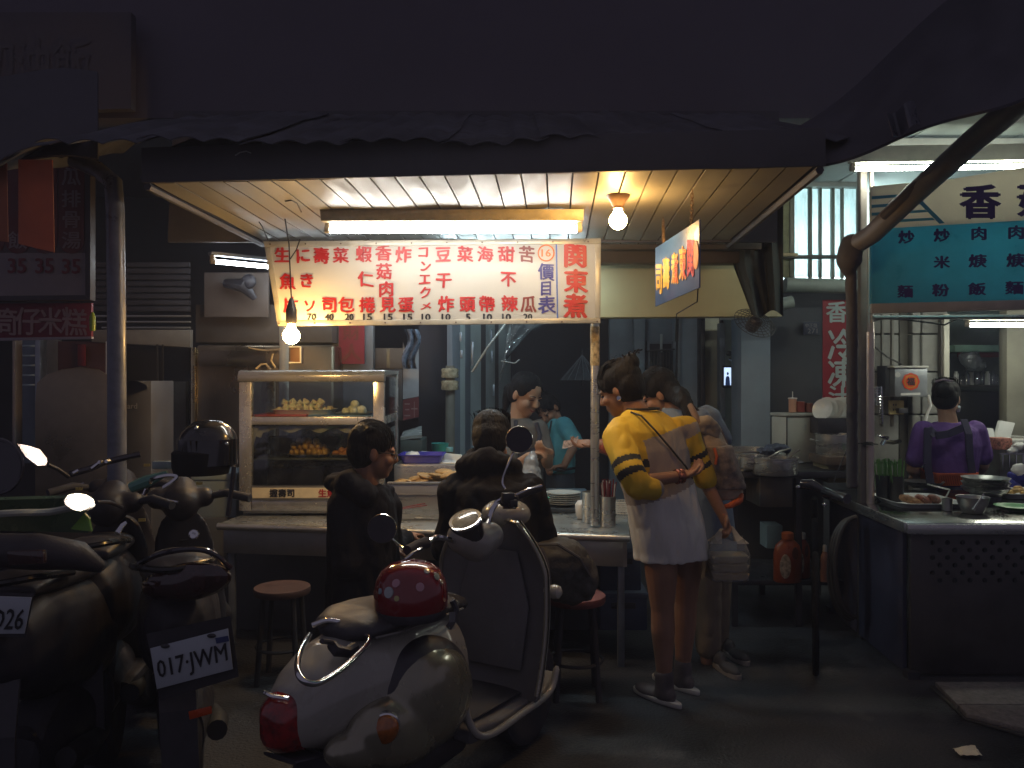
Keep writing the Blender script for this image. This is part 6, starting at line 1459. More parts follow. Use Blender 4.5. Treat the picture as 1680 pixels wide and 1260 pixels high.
# ======== plastic bag with lunch boxes
bag = thing('takeaway_bag', 'thin white plastic bag with stacked lunch boxes held by the woman in the yellow shirt', 'bag', P(1195, 955, 3.85))
bc = P(1194, 922, 3.84)
for k, (z, m_) in enumerate(((-.075, (.8, .6, .25)), (-.035, (.85, .72, .4)), (.005, (.85, .75, .48)))):
    mb = MB(); c = bc + V((0, 0, z)); mb.loft([[c + V((sx * .075, sy * .05, 0)) for sx, sy in ((-1, -1), (1, -1), (1, 1), (-1, 1))], [c + V((sx * .088, sy * .06, .034)) for sx, sy in ((-1, -1), (1, -1), (1, 1), (-1, 1))]])
    tag(mb.build('lunch_box', mat('lunch%d' % k, m_, .5, var=.2, transl=.2), org=c, bevel=.006), ['lowest', 'middle', 'topmost'][k] + ' lunch box inside the thin white plastic bag', 'lunch box')
mb = MB(); hd = P(1193, 866, 3.88)
def bagf(u, v):
    t = 2 * math.pi * u; w = 1 - .25 * max(0, v - .65) / .35
    z = -.088 + .20 * v
    rx = (.096 + .006 * math.sin(5 * t + v * 6)) * (w if v > .06 else .75); ry = (.068 + .005 * math.sin(7 * t)) * (w if v > .06 else .7)
    return bc + V((rx * (abs(math.cos(t)) ** .6) * math.copysign(1, math.cos(t)), ry * (abs(math.sin(t)) ** .6) * math.copysign(1, math.sin(t)), z + .008 * math.sin(6 * t) * v))
pb = glass('carrier_film', (.85, .85, .8), .25, .12, milky=.16, bump=.6, bscale=30)
mb.sheet(bagf, 48, 14); mb.build('film', pb, bag, smooth=True)
for a, b_ in ((P(1172, 890, 3.84), P(1184, 868, 3.88)), (P(1216, 890, 3.84), P(1200, 864, 3.88))):
    for dy in (-.03, .03):
        mb = MB(); A = a + V((0, dy, .0)); mid = A.lerp(b_, .5) + V((0, 0, -.005)); wv = [.028, .014, .007]
        mb.loft([[p + V((-w_, 0, 0)), p + V((w_, 0, 0)), p + V((w_, .002, .002)), p + V((-w_, .002, .002))] for p, w_ in zip((A, mid, b_), wv)]); mb.build('bag_handle', mat('bag_handle', (.7, .68, .62), .4, transl=.5), bag)

# ======== customer with the backpack
Fb2 = V((-.88, .47, 0)); Rb2 = V((.47, .88, 0))
bm = MB(); d2 = 4.35
hc = P(1082, 645, 4.42); R2, q2 = head(bm, hc, V((-.85, .3, -.5)), .98, up=V((-.5, 0, 1)), neck_to=P(1112, 678, 4.4))
sL, eL, wL = P(1098, 700, 4.45), P(1030, 742, 4.62), P(975, 727, 4.66)
sR, eR, wR = P(1145, 690, 4.2), P(1150, 780, 4.3), P(1100, 800, 4.35)
def rg2(pl, pr, py, d, dep): c = P((pl + pr) / 2, py, d); hw = S(pr - pl, d) / 2; return (c, V((hw, 0, -hw * .15)), V((0, dep, 0)))
bm.eloft([rg2(1095, 1140, 690, d2, .1), rg2(1100, 1165, 740, d2, .13), rg2(1120, 1185, 800, d2, .13), rg2(1132, 1196, 860, d2, .14), rg2(1136, 1194, 900, d2, .13)])
bm.chain([sL, eL, wL], [.05, .04, .026]); bm.chain([sR, eR, wR], [.05, .04, .03])
hand(bm, wL, V((-1, .0, -.05)), V((0, -.5, .8)), .95, .45, 1); 
for hp, kn, an in ((P(1155, 880, 4.3), P(1158, 970, 4.3), P(1160, 1068, 4.32)), (P(1172, 880, 4.5), P(1176, 965, 4.5), P(1176, 1050, 4.52))): bm.chain([hp, kn, an, an + V((0, 0, -.05))], [.08, .055, .04, .035])
w2 = person('customer in a blue grey shirt carrying a tan backpack and holding out a banknote', bm, V((P(1165, 0, 4.4).x, 4.4, 0)))
def pony(mb, E, q):
    mb.chain([P(1098, 640, 4.38), P(1118, 648, 4.25), P(1128, 668, 4.2), P(1130, 690, 4.16), P(1122, 700, 4.15)], [.05, .04, .036, .022, .008]); mb.chain([P(1098, 640, 4.38), P(1120, 660, 4.22), P(1138, 672, 4.18), P(1150, 676, 4.16)], [.05, .036, .02, .006])
hair(R2, q2, 1.0, hc, pony, parent=w2); eyes(R2, q2, 1.0, w2)
sb = MB(); sb.eloft([rg2(1086, 1130, 672, d2, .08), rg2(1086, 1165, 695, d2, .14), rg2(1092, 1185, 735, d2, .155), rg2(1108, 1196, 800, d2, .16), rg2(1124, 1206, 870, d2, .165), rg2(1128, 1206, 905, d2, .16)], 26)
sb.chain([P(1100, 690, 4.45), P(1065, 725, 4.53)], [.07, .06]); sb.chain([P(1145, 690, 4.2), P(1150, 770, 4.28)], [.07, .06]); sb.chain([P(1160, 690, 4.4), P(1186, 720, 4.4)], [.08, .05])
remesh(sb, .009, 3, .012, 7, (1, 1, .6)).build('shirt', mat('blue_grey_cotton', (.16, .2, .27), .8, var=.1, bump=.7, bscale=20), w2, smooth=True)
mb = MB(); mb.chain([P(1004, 739, 4.65), P(986, 731, 4.66)], [.042, .038]); remesh(mb, .007, 1, .005, 20).build('cuff', mat('plaid_red', (.3, .06, .03), .7, var=.8, scale=30), w2, smooth=True)
tm = mat('beige_trousers', (.22, .17, .12), .85, var=.15, scale=8, bump=.3, bscale=200)
mb = MB()
for hp, kn, an in ((P(1155, 880, 4.3), P(1160, 970, 4.3), P(1162, 1062, 4.32)), (P(1174, 880, 4.5), P(1178, 965, 4.5), P(1178, 1045, 4.52))): mb.chain([hp, kn, an], [.095, .075, .064])
remesh(mb, .009, 2, .014, 8, (1, 1, .5)).build('trousers', tm, w2, smooth=True)
for x, d, z in ((1160, 4.32, 0), (1176, 4.52, 0)):
    c = V((P(x, 0, d).x, d, 0)); mb = MB(); shoe(mb, c - Fb2 * .05, V((-.3, -.2, 0)) * -1 if False else V((.25, -.95, 0)).normalized(), .95); remesh(mb, .008, 1).build('shoe', mat('shoe_dk', (.05, .045, .05), .6), w2, smooth=True)
    mb = MB(); sole(mb, c - Fb2 * .05, V((.25, -.95, 0)), .95); mb.build('sole', mat('sole_gr', (.25, .22, .2), .6), w2)
# banknote
mb = MB(); c = P(934, 727, 4.62); mb.sheet(lambda u, v: P(922 + 24 * u + 3 * v, 736 - 8 * u - 13 * v + 2 * math.sin(u * 3), 4.63 + .01 * u), 8, 4, th=.0012)
tag(mb.build('banknote', mat('banknote', (.85, .62, .6), .6, var=.6, scale=60), smooth=True, org=c), 'pinkish banknote held out over the counter to the vendor', 'banknote')
# backpack
bk = thing('backpack', 'tan backpack with dark mesh pocket and orange bottom edge on the second customer', 'backpack', P(1185, 835, 4.1))
mb = MB(); ctr = [(P(1150, 700, 4.08), .10, .07), (P(1162, 730, 4.06), .12, .09), (P(1172, 765, 4.05), .13, .095), (P(1184, 800, 4.06), .125, .085), (P(1192, 818, 4.07), .105, .07)]
ax1 = V((.95, .1, -.28)).normalized()
mb.eloft([(c, V((.93, .35, .0)) * a * .85, V((-.35, .93, 0)) * b_) for c, a, b_ in ctr], 24)
remesh(mb, .009, 3, .012, 9).build('bag_body', mat('tan_canvas', (.46, .36, .25), .8, var=.2, scale=8, bump=.9, bscale=22), bk, smooth=True)
mb = MB(); mb.eloft([(c + V((.02, -.012, 0)), V((.93, .35, .0)) * a * .8, V((-.35, .93, 0)) * b_ * 1.02) for c, a, b_ in ctr[1:4]], 24); remesh(mb, .009, 2, .01, 12).build('mesh_pocket', mat('mesh_dark', (.27, .21, .17), .6, var=.4, scale=30, bump=.5, bscale=300), bk, smooth=True)
mb = MB(); mb.chain([P(1140, 695, 4.0), P(1160, 692, 4.0), P(1174, 705, 4.02)], [.03, .035, .03]); mb.chain([P(1142, 702, 4.0), P(1172, 712, 4.02)], [.03, .03]); remesh(mb, .009, 2, .01, 14).build('top_flap', mat('flap_tan', (.42, .34, .24), .8, var=.2), bk, smooth=True)
mb = MB(); mb.chain([P(1187, 832, 4.0), P(1200, 829, 3.98), P(1214, 820, 4.0), P(1217, 812, 4.02)], [.012, .017, .017, .010]); remesh(mb, .006, 1, .006, 30).build('orange_base', mat('orange_nylon', (.6, .12, .03), .5, var=.2), bk, smooth=True)
mb = MB(); mb.tube([P(1178, 700, 4.15), P(1194, 735, 4.12), P(1198, 760, 4.15)], [.012, .012, .012], 8); mb.build('side_strap', mat('strap_tan', (.2, .13, .1), .7, var=.2), bk, smooth=True)
mb = MB(); mb.tube([P(1132, 665, 4.05), P(1140, 680, 4.0), P(1147, 695, 3.98)], [.014, .016, .014], 10); mb.build('shoulder_strap', mat('strap_tan', (.2, .13, .1), .7, var=.2), bk, smooth=True)
mb = MB(); mb.tube([P(1172, 735, 3.95), P(1176, 750, 3.94), P(1174, 762, 3.94)], .007, 6); mb.build('orange_tag', mat('orange_nylon', (.6, .12, .03), .5), bk)

# ======== vendor
bm = MB(); dv = 5.45; hc = P(862, 648, dv)
R3, q3 = head(bm, hc, V((.66, -.62, -.38)), 1.12, up=V((.2, -.1, 1)), neck_to=P(852, 690, dv + .02))
def rgp(pl, pr, py, d, dep, ang=0.0): c = P((pl + pr) / 2, py, d); hw = S(pr - pl, d) / 2; return (c, V((hw * math.cos(ang), hw * math.sin(ang), 0)), V((-dep * math.sin(ang), dep * math.cos(ang), 0)))
bm.eloft([rgp(838, 872, 690, dv, .07), rgp(822, 890, 715, dv, .1), rgp(826, 886, 770, dv, .1), rgp(820, 890, 850, dv, .12)])
Rh = P(893, 735, 5.1); Lh = P(874, 738, 5.12)
bm.chain([P(884, 705, 5.42), P(898, 760, 5.35), P(902, 742, 5.16)], [.048, .038, .026]); bm.chain([P(828, 708, 5.4), P(838, 770, 5.25), P(868, 748, 5.15)], [.048, .038, .026])
hand(bm, P(902, 742, 5.16), V((-.6, -.6, .25)), V((-.3, .2, 1)), .9, .6, -1); hand(bm, P(868, 748, 5.15), V((.75, -.4, .35)), V((.1, .2, -1)), .9, .7, 1)
for s in (-1, 1): bm.chain([P(855 + s * 18, 850, dv), P(855 + s * 18, 950, dv), V((P(855 + s * 18, 0, dv).x, dv, .06))], [.085, .06, .045])
w3 = person('smiling vendor with tied back hair in a grey shirt behind the counter', bm, V((P(855, 0, dv).x, dv, 0)), skin2)
def pt3(mb, E, q): mb.chain([q(-.08, 0, .02), q(-.13, 0, -.02), q(-.12, 0, -.10), q(-.10, .01, -.17)], [.04, .04, .03, .012])
hair(R3, q3, 1.12, hc, pt3, parent=w3, fold=.002)
for b in (-1, 1):
    mb = MB(); mb.tube([q3(.088, b * .018, 0), q3(.09, b * .031, .004), q3(.078, b * .046, -.001)], .0028, 5); mb.build('closed_eye', eyem, w3); mb = MB(); mb.tube([q3(.09, b * .015, .022), q3(.091, b * .032, .027), q3(.078, b * .05, .02)], .0032, 5); mb.build('eyebrow', hairm, w3)
mb = MB(); mb.tube([q3(.088, -.024, -.056), q3(.097, -.01, -.064), q3(.097, .01, -.064), q3(.088, .024, -.056)], [.002, .005, .005, .002], 6); mb.build('mouth', mat('lips', (.3, .06, .05), .4), w3)
sb = MB(); sb.eloft([rgp(838, 868, 686, dv, .075), rgp(822, 890, 700, dv, .115), rgp(818, 896, 725, dv, .13), rgp(820, 892, 780, dv, .13), rgp(814, 896, 860, dv, .15)], 24)
sb.chain([P(884, 704, 5.42), P(896, 745, 5.37)], [.066, .056]); sb.chain([P(828, 706, 5.4), P(836, 750, 5.3)], [.066, .056])
remesh(sb, .009, 3, .009, 9, (1, 1, .6)).build('t_shirt', mat('vendor_grey', (.14, .13, .12), .8, var=.12), w3, smooth=True)
mb = MB(); mb.sheet(lambda u, v: P(838 + 44 * u, 735 + 140 * v, dv - .135 - .02 * math.sin(u * 3.14)), 12, 12, th=.006); mb.tube([P(846, 690, 5.37), P(848, 715, 5.33), P(846, 738, 5.32)], .014, 6); mb.tube([P(880, 694, 5.36), P(886, 715, 5.33), P(878, 740, 5.31)], .016, 6); mb.build('apron', mat('apron_navy', (.04, .045, .07), .8, var=.2), w3, smooth=True)
# bag in her hands
mb = MB(); c = P(872, 765, 5.05); mb.chain([P(874, 745, 5.06), P(872, 760, 5.05), P(870, 785, 5.05)], [.02, .045, .07]); rm = remesh(mb, .009, 1, .02, 18)
tag(rm.build('plastic_bag', glass('bag_film2', (.8, .85, .88), .25, .15, milky=.45, bump=.5, bscale=25), smooth=True, org=c), 'translucent white plastic bag in the hands of the smiling vendor', 'bag')
# ======== helper in turquoise behind
bm = MB(); dh = 6.3; hc = P(900, 672, dh)
R4, q4 = head(bm, hc, V((-.5, -.7, -.7)), .95, up=V((-.6, -.2, 1)), neck_to=P(912, 694, dh))
bm.eloft([rgp(898, 930, 695, dh, .09), rgp(896, 936, 730, dh, .11), rgp(898, 940, 790, dh, .12), rgp(900, 945, 860, dh, .12)]); bm.chain([P(928, 705, 6.2), P(940, 735, 6.1), P(925, 765, 5.95)], [.045, .035, .026]); hand(bm, P(925, 765, 5.95), V((-1, -.3, 0)), V((0, 0, -1)), .85, .4)
bm.chain([P(900, 705, 6.3), P(895, 750, 6.2), P(902, 775, 6.1)], [.045, .035, .026])
for x in (908, 934): bm.chain([P(x, 850, dh), P(x, 940, dh), V((P(x, 0, dh).x, dh, .05))], [.08, .055, .045])
w4 = person('helper in a turquoise shirt bending down behind the vendor', bm, V((P(918, 0, dh).x, dh, 0)))
hair(R4, q4, .95, hc, None, parent=w4); eyes(R4, q4, .95, w4)
sb = MB(); sb.eloft([rgp(900, 926, 686, dh, .08), rgp(894, 942, 705, dh, .13), rgp(892, 944, 740, dh, .14), rgp(894, 944, 775, dh, .14)], 24); sb.chain([P(926, 698, 6.2), P(944, 726, 6.12)], [.07, .062])
remesh(sb, .01, 3, .01, 9).build('t_shirt', mat('turquoise', (.08, .30, .36), .8, var=.15), w4, smooth=True)
sb = MB(); sb.eloft([rgp(896, 942, 772, dh, .14), rgp(896, 948, 860, dh, .15)], 20); remesh(sb, .01, 2).build('shorts', mat('navy_short', (.05, .07, .1), .8), w4, smooth=True)
mb = MB(); mb.tube([P(905, 690, 6.16), P(900, 720, 6.13), P(905, 770, 6.14)], .008, 5); mb.tube([P(893, 768, 6.14), P(920, 772, 6.14), P(944, 768, 6.15)], .01, 5); mb.build('apron_tie', wire_m, w4)

# ======== cook in the purple shirt
bm = MB(); dk = 5.55; hc = P(1552, 655, dk)
R5, q5 = head(bm, hc, V((.55, .8, -.2)), 1.0, up=V((.05, .1, 1)), neck_to=P(1556, 695, dk))
bm.eloft([rgp(1535, 1578, 695, dk, .08), rgp(1515, 1600, 715, dk, .11), rgp(1528, 1592, 780, dk, .1), rgp(1520, 1600, 850, dk, .13)])
for s, sh_, el, wr_ in ((-1, P(1512, 712, dk), P(1498, 770, dk + .02), P(1506, 782, dk + .2)), (1, P(1602, 712, dk), P(1612, 762, dk + .02), P(1600, 786, dk + .22))): bm.chain([sh_, el, wr_], [.052, .042, .028]); hand(bm, wr_, V((.2 * -s, 1, -.1)), V((0, 0, -1)), .9, .4, s)
for s in (-1, 1): bm.chain([P(1556 + s * 22, 850, dk), P(1556 + s * 22, 940, dk), V((P(1556 + s * 22, 0, dk).x, dk, .05))], [.09, .06, .045])
w5 = person('cook in a purple shirt with crossed dark apron straps seen from behind', bm, V((P(1556, 0, dk).x, dk, 0)), skin2)
def bun5(mb, E, q): E(-.10, 0, .04, .055, .06, .055); E(-.08, 0, .09, .04, .04, .03)
hair(R5, q5, 1.0, hc, bun5, parent=w5, fold=.002); eyes(R5, q5, 1, w5)
mb = MB(); mb.tube([q5(-.11, -.05, .1), q5(-.13, 0, .11), q5(-.11, .05, .1)], .009, 6); mb.build('hair_clip', mat('clip', (.2, .15, .2), .3), w5)
mb = MB(); mb.tube([q5(.0, .078, -.05), q5(.03, .07, -.075)], .012, 6); mb.build('mask_edge', mat('mask_white', (.6, .7, .75), .6), w5)
sb = MB(); sb.eloft([rgp(1534, 1580, 692, dk, .08), rgp(1510, 1606, 706, dk, .12), rgp(1506, 1612, 730, dk, .14), rgp(1520, 1600, 780, dk, .13), rgp(1514, 1606, 860, dk, .15)], 26)
sb.chain([P(1516, 708, dk), P(1502, 752, dk)], [.075, .066]); sb.chain([P(1600, 708, dk), P(1612, 748, dk)], [.075, .066])
remesh(sb, .009, 3, .011, 9, (1, 1, .5)).build('t_shirt', mat('purple_cotton', (.11, .045, .22), .8, var=.12, bump=.8, bscale=20), w5, smooth=True)
mb = MB()
def strip(pts, w, m=0):
    for i in range(len(pts) - 1):
        a, b_ = V(pts[i]), V(pts[i + 1]); s = (b_ - a).cross(V((0, 1, 0))).normalized() * w
        mb.prism([a - s, a + s, b_ + s, b_ - s], V((0, .012, 0)))
yb = dk - .165
strip([P(1582, 688, yb + .06), P(1590, 712, yb + .01), P(1592, 750, yb), P(1600, 800, yb)], .022); strip([P(1523, 702, yb + .06), P(1536, 715, yb - .0), P(1556, 712, yb - .012), P(1580, 702, yb)], .024); strip([P(1523, 702, yb + .03), P(1522, 760, yb), P(1530, 810, yb)], .024)
mb.build('apron_straps', mat('apron_dark', (.03, .025, .06), .7), w5)
mb = MB(); mb.eloft([rgp(1524, 1604, 795, dk, .155), rgp(1512, 1610, 900, dk, .17)], 20); mb.build('apron_skirt', mat('apron_dark', (.03, .025, .06), .7), w5, smooth=True)

# ======== boy in black hoodie, seated
blk = mat('hoodie_black', (.02, .019, .024), .9, spec=.15, var=.25, scale=12, bump=.8, bscale=22)
bm = MB(); d6 = 3.62; hc = P(612, 742, d6)
R6, q6 = head(bm, hc, V((.93, .30, -.12)), .98, up=V((-.05, 0, 1)), neck_to=P(600, 800, d6))
bm.eloft([rgp(575, 630, 805, d6, .08), rgp(560, 640, 850, d6, .1), rgp(560, 635, 930, d6, .1), rgp(555, 650, 985, d6, .13)])
bm.chain([P(568, 830, d6 - .05), P(578, 930, d6 - .12), P(640, 905, d6 + .15)], [.05, .04, .028]); hand(bm, P(640, 905, d6 + .15), V((.6, .7, 0)), V((0, 0, -1)), .9, .4)
bm.chain([P(625, 830, d6 + .15), P(640, 900, d6 + .3), P(665, 880, d6 + .45)], [.05, .04, .028]); hand(bm, P(665, 880, d6 + .45), V((.5, .8, 0)), V((0, 0, -1)), .9, .4)
for s in (0, 1): k0 = P(600 + 10 * s, 985, d6 + .18 * s); k1 = V((k0.x + .3, k0.y + .25, k0.z)); bm.chain([k0, k1, V((k1.x, k1.y, .08))], [.085, .065, .045])
w6 = person('boy with glasses in a black hoodie seated at the counter by the display case', bm, V((hc.x, d6, 0)))
def tous(mb, E, q):
    for k in range(26):
        a = random.uniform(-2.9, 2.9); z = random.uniform(.02, .12); r0 = .085; b0 = q(-.02 + r0 * math.cos(a) * .9, r0 * math.sin(a) * .85, z); mb.cap(b0, b0 + R6 @ V((math.cos(a) * .012, math.sin(a) * .012, random.uniform(-.02, .012))), .014, .005, 6)
hair(R6, q6, .98, hc, tous, parent=w6, fold=.006); eyes(R6, q6, .98, w6)
mb = MB()
for b in (-1, 1): mb.tube([q6(.098, b * .034 + .021 * math.cos(t), -.004 + .016 * math.sin(t)) for t in [2 * math.pi * k / 18 for k in range(19)]], .0018, 5); mb.tube([q6(.098, b * .055, .002), q6(.05, b * .078, .006), q6(-.01, b * .08, .008)], .0018, 5)
mb.tube([q6(.1, -.012, -.002), q6(.104, 0, .001), q6(.1, .012, -.002)], .0018, 5); mb.build('glasses', wire_m, w6)
sb = MB(); sb.eloft([rgp(572, 640, 800, d6, .09), rgp(545, 650, 825, d6, .13), rgp(538, 655, 870, d6, .15), rgp(538, 650, 940, d6, .15), rgp(535, 660, 1005, d6, .17)], 26)
sb.chain([P(562, 828, d6 - .05), P(572, 925, d6 - .13), P(635, 908, d6 + .12)], [.078, .07, .05]); sb.chain([P(630, 828, d6 + .12), P(642, 900, d6 + .28), P(662, 884, d6 + .42)], [.075, .06, .05])
sb.chain([P(560, 800, d6 - .02), P(575, 790, d6 - .1), P(600, 812, d6 - .13)], [.05, .055, .05]); sb.chain([P(546, 790, d6 + .05), P(560, 800, d6)], [.045, .06]); sb.chain([P(615, 812, d6 - .05), P(636, 806, d6 + .06)], [.04, .035])
remesh(sb, .008, 2, .026, 9, (1, 1, .5)).build('hoodie', blk, w6, smooth=True)
sb = MB()
for s in (0, 1): k0 = P(600 + 10 * s, 985, d6 + .18 * s); k1 = V((k0.x + .3, k0.y + .25, k0.z)); sb.chain([k0, k1, V((k1.x, k1.y, .1))], [.1, .08, .06])
remesh(sb, .01, 2, .01, 9).build('trousers', mat('trousers_black', (.045, .042, .05), .8, var=.2), w6, smooth=True)
mb = MB()
for s in (0, 1): k0 = P(600 + 10 * s, 985, d6 + .18 * s); shoe(mb, V((k0.x + .28, k0.y + .25, 0)), V((.8, .6, 0)))
remesh(mb, .009, 1).build('shoes', shm, w6, smooth=True)

# ======== customer in black jacket, seated, from behind
bm = MB(); d7 = 3.62; hc = P(806, 722, d7 + .12)
R7, q7 = head(bm, hc, V((.1, .95, -.5)), .98, up=V((0, .35, 1)), neck_to=P(806, 775, d7 + .02))
bm.eloft([rgp(780, 835, 780, d7, .09), rgp(755, 862, 810, d7, .12), rgp(750, 870, 900, d7, .12), rgp(750, 880, 975, d7, .15)])
bm.chain([P(752, 815, d7), P(738, 900, d7 + .05), P(770, 880, d7 + .35)], [.055, .042, .028]); hand(bm, P(770, 880, d7 + .35), V((.3, .9, .1)), V((0, 0, -1)), .9, .5)
bm.chain([P(864, 815, d7), P(882, 895, d7 + .05), P(850, 880, d7 + .35)], [.055, .042, .028]); hand(bm, P(850, 880, d7 + .35), V((-.3, .9, .1)), V((0, 0, -1)), .9, .5, -1)
for s in (-1, 1): k0 = P(812 + 38 * s, 975, d7 + .05); k1 = k0 + V((.05 * s, .38, 0)); bm.chain([k0, k1, V((k1.x, k1.y, .08))], [.09, .065, .045])
w7 = person('customer in a bulky black hooded jacket seated with back to the camera', bm, V((hc.x, d7, 0)))
hair(R7, q7, 1.0, hc, lambda mb, E, q: E(-.05, 0, -.03, .06, .078, .075), parent=w7, fold=.004); eyes(R7, q7, 1, w7)
sb = MB(); sb.eloft([rgp(775, 842, 772, d7, .1), rgp(745, 872, 795, d7, .16), rgp(730, 884, 830, d7, .18), rgp(728, 890, 890, d7, .19), rgp(735, 888, 950, d7, .2), rgp(740, 885, 990, d7, .2)], 28)
sb.chain([P(752, 810, d7), P(738, 895, d7 + .04), P(768, 885, d7 + .3)], [.09, .08, .055]); sb.chain([P(864, 810, d7), P(884, 893, d7 + .04), P(852, 885, d7 + .3)], [.09, .08, .055])
sb.chain([P(765, 762, d7 - .02), P(790, 755, d7 - .06), P(825, 758, d7 - .05), P(842, 768, d7)], [.05, .058, .055, .045]); sb.chain([P(778, 748, d7 + .06), P(775, 765, d7)], [.04, .05])
remesh(sb, .009, 2, .034, 8, (1, 1, .5)).build('jacket', mat('jacket_black', (.016, .015, .018), .9, spec=.2, var=.3, scale=9, bump=.8, bscale=20), w7, smooth=True)
sb = MB()
for s in (-1, 1): k0 = P(812 + 38 * s, 980, d7 + .05); k1 = k0 + V((.05 * s, .38, 0)); sb.chain([k0, k1, V((k1.x, k1.y, .1))], [.105, .08, .06])
remesh(sb, .01, 2, .01, 9).build('trousers', mat('trousers_black', (.03, .03, .035), .8), w7, smooth=True)
mb = MB()
for s in (-1, 1): shoe(mb, V((P(812 + 38 * s, 0, d7).x + .05 * s, d7 + .4, 0)), V((.1 * s, 1, 0)))
remesh(mb, .009, 1).build('shoes', shm, w7, smooth=True)
# grey shoulder bag at the right hip
mb = MB(); mb.chain([P(895, 925, 3.6), P(925, 925, 3.62), P(950, 950, 3.64), P(958, 968, 3.66)], [.11, .12, .09, .05]); mb.chain([P(905, 950, 3.6), P(940, 968, 3.64)], [.09, .07])
bg_ = thing('shoulder_bag', 'dark grey slouchy bag resting against the right hip of the customer in the black jacket', 'bag', P(925, 990, 3.62))
remesh(mb, .009, 3, .02, 8).build('bag_body', mat('bag_grey', (.085, .08, .07), .75, var=.3, scale=8, bump=.3, bscale=80), bg_, smooth=True)
mb = MB(); mb.tube([P(880, 893, 3.5), P(915, 893, 3.47), P(950, 915, 3.5), P(968, 945, 3.55)], .007, 6); mb.build('piping', mat('bag_pipe', (.14, .13, .12), .5), bg_)
mb = MB(); mb.tube([P(884, 900, 3.48), P(893, 925, 3.46), P(898, 960, 3.48)], .02, 8); mb.build('strap', mat('bag_strap', (.11, .1, .1), .7), bg_, smooth=True)
# ---------------------------------------------------------------- cream retro scooter in the foreground
OS = V((-.575, 2.20, 0)); fh = V((.507, .862, 0)).normalized(); lh = V((-fh.y, fh.x, 0))
LEAN = .07
def Q(x, y, z): return OS + fh * x + lh * (y + LEAN * z) + V((0, 0, z))
FRM = Matrix((fh, lh, V((0, 0, 1)))).transposed()
cream = mat('scooter_cream', (.34, .325, .28), .3, var=.08, scale=5, coat=.7, spots=((.22, .2, .17), .66, 9))
olive = mat('scooter_champagne', (.30, .28, .20), .26, metal=.55, var=.1, scale=4, coat=.8)
shieldm = mat('scooter_inner_grey', (.155, .15, .15), .65, var=.2, scale=3, spots=((.3, .29, .28), .66, 7), bump=.06, bscale=90)
sc = thing('motor_scooter', 'cream retro scooter parked in the foreground with chrome rack and round mirrors', 'scooter', Q(.6, 0, 0))
def sec(x, hw, z0, z1, p=2.4, n=28):
    """body section at station x: half width, bottom and top"""
    zc, hz = (z0 + z1) / 2, (z1 - z0) / 2; out = []
    for k in range(n):
        t = 2 * math.pi * k / n; c, s = math.cos(t), math.sin(t)
        out.append(Q(x, hw * math.copysign(abs(c) ** (2 / p), c), zc + hz * math.copysign(abs(s) ** (2 / p), s)))
    return out
mb = MB(); mb.loft([sec(-.03, .045, .53, .62), sec(.0, .075, .50, .66), sec(.06, .105, .48, .70), sec(.15, .135, .45, .735), sec(.28, .16, .42, .755), sec(.42, .17, .40, .76), sec(.58, .165, .37, .75), sec(.68, .14, .36, .72), sec(.72, .11, .36, .66)])
remesh(mb, .008, 3).build('rear_body', cream, sc, smooth=True)
# side pods
for s in (-1, 1):
    mb = MB(); R_ = FRM @ Matrix.Rotation(.30, 3, 'Y')
    mb.ell(Q(.45, s * .135, .52), (.22, .092, .165), R=R_, seg=28, rings=20); mb.ell(Q(.30, s * .135, .47), (.22, .075, .11), R=R_, seg=24, rings=16); mb.ell(Q(.16, s * .12, .465), (.15, .06, .06), R=R_, seg=20, rings=12)
    remesh(mb, .008, 6).build('side_pod', olive, sc, smooth=True)
    mb = MB(); mb.ell(Q(.45, s * .122, .525), (.230, .094, .176), R=R_, seg=28, rings=20); remesh(mb, .009, 5).build('pod_recess', black_pl, sc, smooth=True)
    c = Q(.19, s * .178, .525); ax = (lh * s * .8 - fh * .6).normalized()
    mb = MB(); mb.lathe(c - ax * .012, [(.044, 0), (.048, .01), (.045, .022), (.041, .024)], 26, axis=ax); h = mb.build('indicator_rim', chrome, sc, smooth=True)
    mb = MB(); mb.lathe(c - ax * .01, [(.041, .02), (.040, .028), (.032, .04), (.016, .046), (.001, .048)], 24, axis=ax); mb.build('turn_signal', mat('amber_lens', (.38, .11, .015), .08, var=.5, scale=40, coat=1), sc, smooth=True)
# tail light
mb = MB(); mb.loft([sec(-.065, .03, .53, .61, 3), sec(-.05, .048, .51, .635, 3), sec(-.02, .058, .50, .65, 3), sec(.02, .064, .49, .655, 3)]); mb.build('tail_light', mat('tail_red', (.28, .008, .008), .07, var=.6, scale=30, coat=1), sc, smooth=True)
mb = MB(); mb.loft([sec(-.03, .06, .48, .495, 3), sec(.05, .08, .47, .485, 3)]); mb.build('tail_light_base', black_pl, sc, smooth=True)
mb = MB(); mb.tube([Q(-.03, .045, .652), Q(-.045, 0, .655), Q(-.03, -.045, .652)], .006, 6); mb.build('light_trim', chrome, sc, smooth=True)
# seat
mb = MB(); mb.loft([sec(.20, .06, .735, .77), sec(.24, .115, .73, .79), sec(.32, .145, .73, .805), sec(.42, .15, .73, .80), sec(.55, .145, .725, .785), sec(.68, .125, .71, .775), sec(.77, .09, .69, .75), sec(.80, .05, .68, .73)]); remesh(mb, .008, 4).build('seat', mat('seat_vinyl', (.05, .046, .052), .5, var=.3, scale=12, bump=.1, bscale=160), sc, smooth=True)
mb = MB(); mb.tube([Q(.24, -.122, .75), Q(.32, -.149, .75), Q(.42, -.153, .748), Q(.56, -.148, .742), Q(.68, -.128, .73)], .004, 6); mb.build('seat_piping', mat('piping_gr', (.2, .19, .17), .5), sc)
